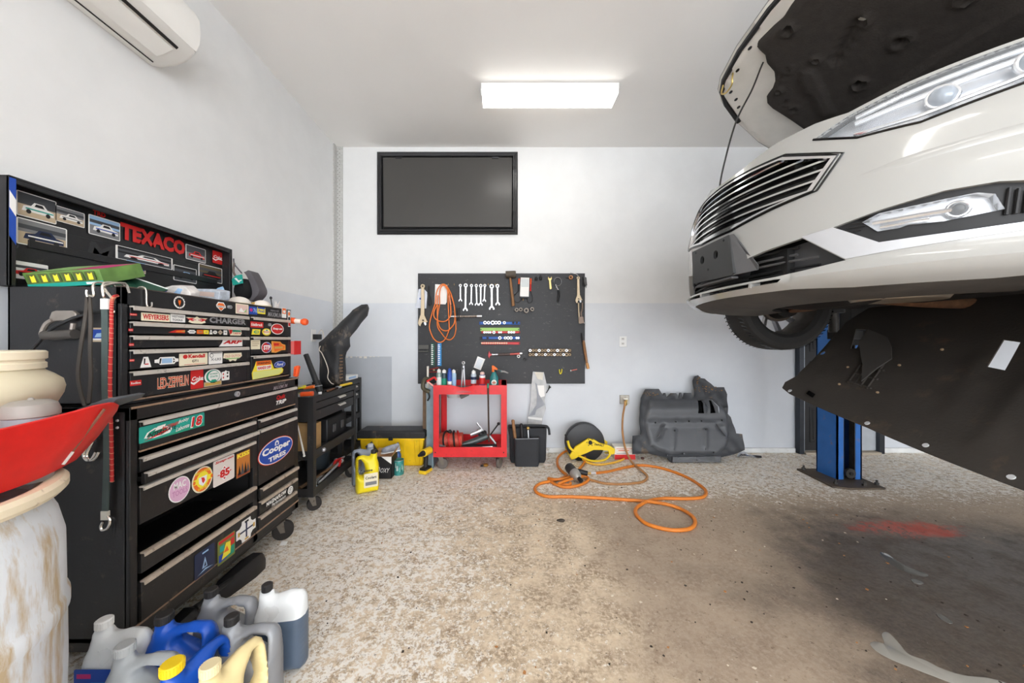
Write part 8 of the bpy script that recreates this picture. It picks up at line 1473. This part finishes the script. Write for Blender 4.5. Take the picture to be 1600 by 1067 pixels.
mb = MB(); mb.tube(smooth([tuple(vb+V((0, .005, .01))), tuple(vb+V((-.012, -.01, -.05))), P3(*z2(583, 350), 3.68), P3(*z2(582, 440), 3.60), P3(*z2(600, 540), 3.50), P3(*z2(640, 620), 3.40), tuple(Uz(*z2(690, 662), .03)), tuple(Uz(*z2(728, 700), .011)), tuple(Uz(*z2(705, 732), .011)), tuple(Uz(*z2(640, 743), .011)), tuple(Uz(*z2(560, 748), .011)), tuple(Uz(*z2(470, 742), .011)), tuple(Uz(*z2(390, 722), .011)), tuple(Uz(*z2(330, 704), .02))], 7), .0105, HBz, 10); make('hose', mb, None, t); mb = MB(); mb.cyl(vb, vb+V((0, 0, -.04)), .014, BRS, 10); make('coupling', mb, None, t)
t = thing('impact_wrench', 'black and silver air impact wrench lying on the orange hose', 'impact wrench', tuple(Uz(898, 745, 0))); g = Uz(*z2(290, 690), .05); M = Matrix.Translation((g.x, g.y-.02, .072)) @ Matrix.Rotation(radians(-70), 4, 'Z') @ Matrix.Rotation(radians(14), 4, 'Y')
mb = MB(); M2 = M @ Matrix.Rotation(pi/2, 4, 'Y'); mb.lathe([(.001, -.10), (.030, -.10), (.040, -.088), (.043, -.06), (.042, .0)], mat('gun_black', (50, 48, 46), .5, var=.2), 20, M2); make('motor_housing', mb, None, t); mb = MB(); mb.lathe([(.043, -.002), (.045, .01), (.040, .05), (.026, .075), (.020, .08), (.001, .08)], mat('gun_silver', (168, 164, 158), .4, .5, var=.12), 20, M2); make('hammer_case', mb, None, t); mb = MB(); mb.lathe([(.016, .078), (.018, .12), (.001, .12)], STD, 14, M2); make('anvil', mb, None, t)
ha = M @ V((-.03, 0, 0)); hb_ = Uz(*z2(372, 684), .06); mb = MB(); mb.tube([ha, ha.lerp(hb_, .5)+V((0, 0, .004)), hb_], [.024, .022, .021], BLK, 12); make('grip', mb, None, t); mb = MB(); hc = Uz(*z2(425, 682), .073); mb.cyl(hb_, hb_.lerp(hc, .5), .011, BRS, 10); mb.cyl(hb_.lerp(hc, .45), hc, .013, SLV, 10); make('coupling', mb, None, t)
# ------------------------------------------------------------------ engine undertray leaning on the back wall
UT = worn('undertray_black', (58, 59, 62), (112, 92, 70), .35, 6, .5, 0, .12); UT2 = worn('undertray_dusty', (78, 79, 82), (118, 104, 88), .3, 4, .36, 0, .1)
t = thing('engine_undertray', 'big black engine undertray leaning against the back wall', 'car part', P3(1075, 722, 3.5))
yB_, yT_ = 3.45, 3.72; zB_, zT_ = 0.005, .84
def lean(px, py, o=0):   # picture place -> point on the leaning plane, o = outward
    Y = 3.6
    for _ in range(6): z = EY+(CY-py)*Y/F; Y = yB_+(yT_-yB_)*(z-zB_)/(zT_-zB_)
    return V(((px-CX)*Y/F, Y, max(.004, EY+(CY-py)*Y/F)))
nL = V((0, -(zT_-zB_), yT_-yB_)).normalized()
out2 = [(642, 460), (688, 456), (682, 350), (690, 235), (705, 205), (716, 184), (795, 182), (822, 222), (826, 206), (834, 206), (842, 232), (866, 207), (900, 207), (914, 236), (920, 205), (928, 205), (938, 240), (948, 205), (986, 206), (996, 230), (1010, 225), (1008, 190), (1000, 130), (1012, 106), (1030, 100), (1042, 118), (1066, 122), (1128, 172), (1182, 172), (1200, 215), (1206, 330), (1222, 350), (1240, 400), (1254, 446), (1290, 450), (1306, 545), (1240, 572), (1165, 588), (1162, 622), (1140, 620), (1010, 612), (900, 622), (872, 626), (848, 592), (740, 566), (640, 570)]
inn2 = [(742, 246), (940, 242), (1125, 236), (1160, 262), (1208, 340), (1215, 450), (1205, 520), (1150, 572), (1000, 568), (872, 574), (800, 550), (745, 520), (728, 440), (706, 372), (724, 300)]
u2 = lambda l: [((x/3.81), -(y/3.81)) for x, y in l]
O2, I2 = u2(out2), u2(inn2); slots = [u2([(1022, 248), (1052, 250), (1078, 300), (1074, 328), (1022, 328)]), u2([(1088, 246), (1108, 248), (1145, 290), (1148, 326), (1094, 328)])]
vs, fs = fill([O2, I2]+slots, 3.6, 3.6)
fs = [f for f in fs if inpoly(cen(vs, f), O2) and not any(inpoly(cen(vs, f), s_) for s_ in slots)]
def uh(p):
    x, y = p[0]*3.81, -p[1]*3.81; i = inpoly(p, I2); d = dpoly(p, I2); h = .022*min(1, d/2.2) if i else 0
    do = dpoly(p, O2); h += .012*max(0, 1-do/1.6)
    if i:
        if y < 372: h += .018*sin(pi*max(0, min(1, (y-246)/100)))+.0
        else: h -= .006
        if abs(y-385) < 9 and x < 1190: h += .010
        for xx in (885, 1072):
            if abs(x-xx) < 8 and 420 < y < 540: h += .010
        for a_, b_ in (((790, 470), (830, 400)), ((1180, 440), (1140, 390))):
            if dseg((x, y), a_, b_) < 9: h -= .012
        for xx in (770, 900, 968, 1040, 1160): h += .008*max(0, 1-hypot((x-xx)/26, (y-372)/16))
    else: h += .006*sin(x*.09)*sin(y*.07)
    return h
def uP(p, o=0): return lean(820+p[0], 560-p[1])+nL*(uh(p)+o)
fs = [f if (vs[f[1]][0]-vs[f[0]][0])*(vs[f[2]][1]-vs[f[0]][1])-(vs[f[1]][1]-vs[f[0]][1])*(vs[f[2]][0]-vs[f[0]][0]) > 0 else f[::-1] for f in fs]
mb = MB(); fi = [f for f in fs if inpoly(cen(vs, f), I2)]; fo = [f for f in fs if not inpoly(cen(vs, f), I2)]
P_ = [uP(p) for p in vs]; P2 = [uP(p, -.005) for p in vs]
mb.add(P_, fo, UT); mb.add(P_, fi, UT2); mb.add(P2, [f[::-1] for f in fs], UT)
dd = densify(O2, 4); n = len(dd); mb.add([uP(p) for p in dd]+[uP(p, -.02) for p in dd], [(i, (i+1) % n, n+(i+1) % n, n+i) for i in range(n)], UT)
make('tray', mb, None, t, ang=65)
mb = MB(); lp = [(872, 584), (1160, 580), (1160, 622), (872, 625)]
mb.prism([lean(820+x/3.81, 560+y/3.81)+nL*.002 for x, y in lp], nL*.022, UT2); make('lower_lip', mb, None, t, bev=.006)
mb = MB()
for x0_, x1_ in ((905, 1010), (1030, 1125)):
    mb = MB(); mb.prism([lean(820+x/3.81, 560+y/3.81)+nL*.0245 for x, y in ((x0_, 588), (x1_, 586), (x1_, 612), (x0_, 615))], nL*.001, GLB); make('dark_opening', mb, None, t)
for s_ in slots: make('dark_opening', MB().prism([uP(p, -.03) for p in s_], nL*-.002, GLB), None, t)
mb = MB()
for s_, m_ in ((((1052, 250), (1078, 300), (1076, 328), (1060, 328), (1056, 300)), UT2), (((1100, 248), (1140, 288), (1146, 326), (1128, 326), (1118, 290)), UT2)): mb.prism([lean(820+x/3.81, 560+y/3.81)+nL*.02 for x, y in s_], nL*.006, m_)
make('scoop_blade', mb, None, t)
mb = MB()
for x, y in ((770, 384), (890, 378), (968, 376), (1042, 374), (1162, 370), (885, 430), (1072, 424), (938, 566), (1018, 605), (840, 575), (1120, 560)): q = lean(820+x/3.81, 560+y/3.81)+nL*.034; mb.cyl(q, q-nL*.02, .008, GLB, 8)
make('screw_holes', mb, None, t)
mb = MB()
for a_, b_ in (((785, 470), (828, 402)), ((1188, 462), (1132, 392))): mb.tube([lean(820+a_[0]/3.81, 560+a_[1]/3.81)+nL*.026, lean(820+b_[0]/3.81, 560+b_[1]/3.81)+nL*.028], .004, UT2, 6)
for x in (885, 1072): mb.tube([lean(820+x/3.81, 560+430/3.81)+nL*.022, lean(820+x/3.81, 560+545/3.81)+nL*.022], .006, UT2, 6)
make('stiffening_rib', mb, None, t)
MUD = mat('dried_mud', (120, 94, 62), .9, var=.3, scale=40, bump=.6)
mb = MB()
for k in range(60):
    x, y = RND.choice([(RND.uniform(700, 800), RND.uniform(188, 225)), (RND.uniform(1005, 1040), RND.uniform(105, 200)), (RND.uniform(1040, 1190), RND.uniform(150, 200))])
    if inpoly((x/3.81, -y/3.81), O2): q = uP((x/3.81, -y/3.81)); mb.ball(q, RND.uniform(.004, .009), MUD, 6, (1.4, .5, 1))
o = make('dried_mud', mb, None, t); o['kind'] = 'stuff'
t = thing('chrome_cap', 'shiny crumpled metal cap on the floor right of the engine undertray', 'cap', tuple(Uz(1170, 712, 0))); q = Uz(1167, 712, .02); mb = MB(); mb.loft([[(q.x+x, q.y+wd*cos(a_), .003+h*(1+sin(a_))/2) for a_ in [2*pi*k/10 for k in range(10)]] for x, wd, h in ((-.10, .012, .012), (-.07, .03, .05), (-.02, .04, .06), (.03, .036, .035), (.07, .03, .02), (.09, .01, .01))], mat('cap_chrome', (214, 214, 218), .15, .9)); make('cap', mb, None, t); mb = MB(); mb.cyl((q.x+.05, q.y, .018), (q.x+.14, q.y-.01, .012), .012, STD, 8); make('stem', mb, None, t)
# small bits on the floor
t = thing('brass_bit', 'small brassy nut on the floor below the red cart', 'nut', tuple(Uz(759, 728, 0))); q = Uz(759, 728, .01); mb = MB(); mb.ball((q.x, q.y, .02), .022, mat('knob_brass', (170, 128, 60), .4, .6), 10, (1.2, 1, .8)); make('knob', mb, None, t); mb = MB(); mb.cyl((q.x, q.y, .02), (q.x-.05, q.y, .012), .008, STD, 8); make('stem', mb, None, t)
t = thing('white_stick', 'short white stick on the floor right of the tool bag', 'stick', tuple(Uz(857, 726, 0))); mb = MB(); mb.tube([tuple(Uz(850, 726, .004)), tuple(Uz(864, 725.5, .004))], .004, mat('stick_pale', (226, 206, 196), .6), 6); make('stick', mb, None, t)
t = thing('dark_lump', 'dark lump on the floor before the orange hose', 'lump', tuple(Uz(877, 814, 0))); q = Uz(877, 814, .004); mb = MB(); mb.ball((q.x, q.y, .008), .018, mat('lump_dark', (60, 52, 44), .8, var=.3), 8, (1.5, .8, .6)); mb.ball((q.x-.02, q.y+.006, .006), .01, mat('lump_dark', None), 8, (1.2, 1, .6)); make('lump', mb, None, t)
t = thing('floor_pebble', 'reddish pebble on the floor beside the red white carton', 'pebble', tuple(Uz(1004, 717, 0))); q = Uz(1004, 717, .004); mb = MB(); mb.ball((q.x, q.y, .012), .016, mat('pebble_red', (96, 62, 54), .7), 8, (1.2, 1, .9)); make('pebble', mb, None, t)
# chips of paint and grit scattered over the floor
mb = MB(); gm = [mat('chip_pale', (222, 210, 190), .8, var=0), mat('chip_dark', (56, 46, 38), .8, var=0), mat('chip_rust', (176, 122, 72), .8, var=0)]
for k in range(420):
    x = RND.uniform(-1.1, 3.0); y = RND.uniform(1.15, 3.6); s_ = RND.uniform(.002, .007); a0 = RND.uniform(0, 6.3); m_ = RND.choices(gm, (5, 4, 2) if x < .9 or y > 2.6 else (1, 5, 2))[0]
    mb.prism([(x+s_*RND.uniform(.6, 1.4)*cos(a0+q*1.57), y+s_*RND.uniform(.6, 1.4)*sin(a0+q*1.57), .0004) for q in range(4)], (0, 0, RND.uniform(.001, .003)), m_)
o = make('floor_grit', mb, None, FLOOR); o['kind'] = 'stuff'
# water puddles lying in the oily hollow; bright reflection painted into their colour
WT = mat('puddle_painted_sheen', (158, 154, 146), .05, var=0, spec=.8, ior=1.33)
WT2 = mat('streak_painted_sheen', (92, 90, 86), .06, var=0, spec=.8)
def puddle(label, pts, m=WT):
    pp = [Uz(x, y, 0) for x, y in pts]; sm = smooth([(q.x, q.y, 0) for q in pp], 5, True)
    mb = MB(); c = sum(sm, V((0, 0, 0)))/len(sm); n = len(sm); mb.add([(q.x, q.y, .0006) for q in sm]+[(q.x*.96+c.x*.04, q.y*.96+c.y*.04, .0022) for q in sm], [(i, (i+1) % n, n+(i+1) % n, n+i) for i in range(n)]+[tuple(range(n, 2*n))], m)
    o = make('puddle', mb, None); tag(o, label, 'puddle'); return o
zf = lambda l: [(900+x/2.2857, 650+y/2.2857) for x, y in l]
puddle('water puddle with painted bright reflection on the oily floor near the camera', zf([(1050, 815), (1066, 805), (1100, 812), (1092, 780), (1112, 772), (1150, 810), (1185, 850), (1250, 875), (1310, 905), (1390, 930), (1480, 940), (1540, 958), (1440, 975), (1360, 960), (1290, 935), (1200, 900), (1130, 872), (1075, 842)]))
puddle('thin wet streak with painted sheen on the oily floor under the car', zf([(1085, 488), (1110, 492), (1150, 520), (1200, 545), (1258, 568), (1240, 574), (1190, 562), (1140, 540), (1105, 515)]), WT2)
puddle('small wet spot with painted sheen below the wet streak under the car', zf([(1196, 582), (1220, 586), (1242, 596), (1232, 602), (1205, 596)]), WT2)
puddle('small wet patch of ripples with painted sheen right of the middle of the oily floor', zf([(1285, 706), (1310, 712), (1345, 736), (1335, 742), (1300, 724)]), WT2)
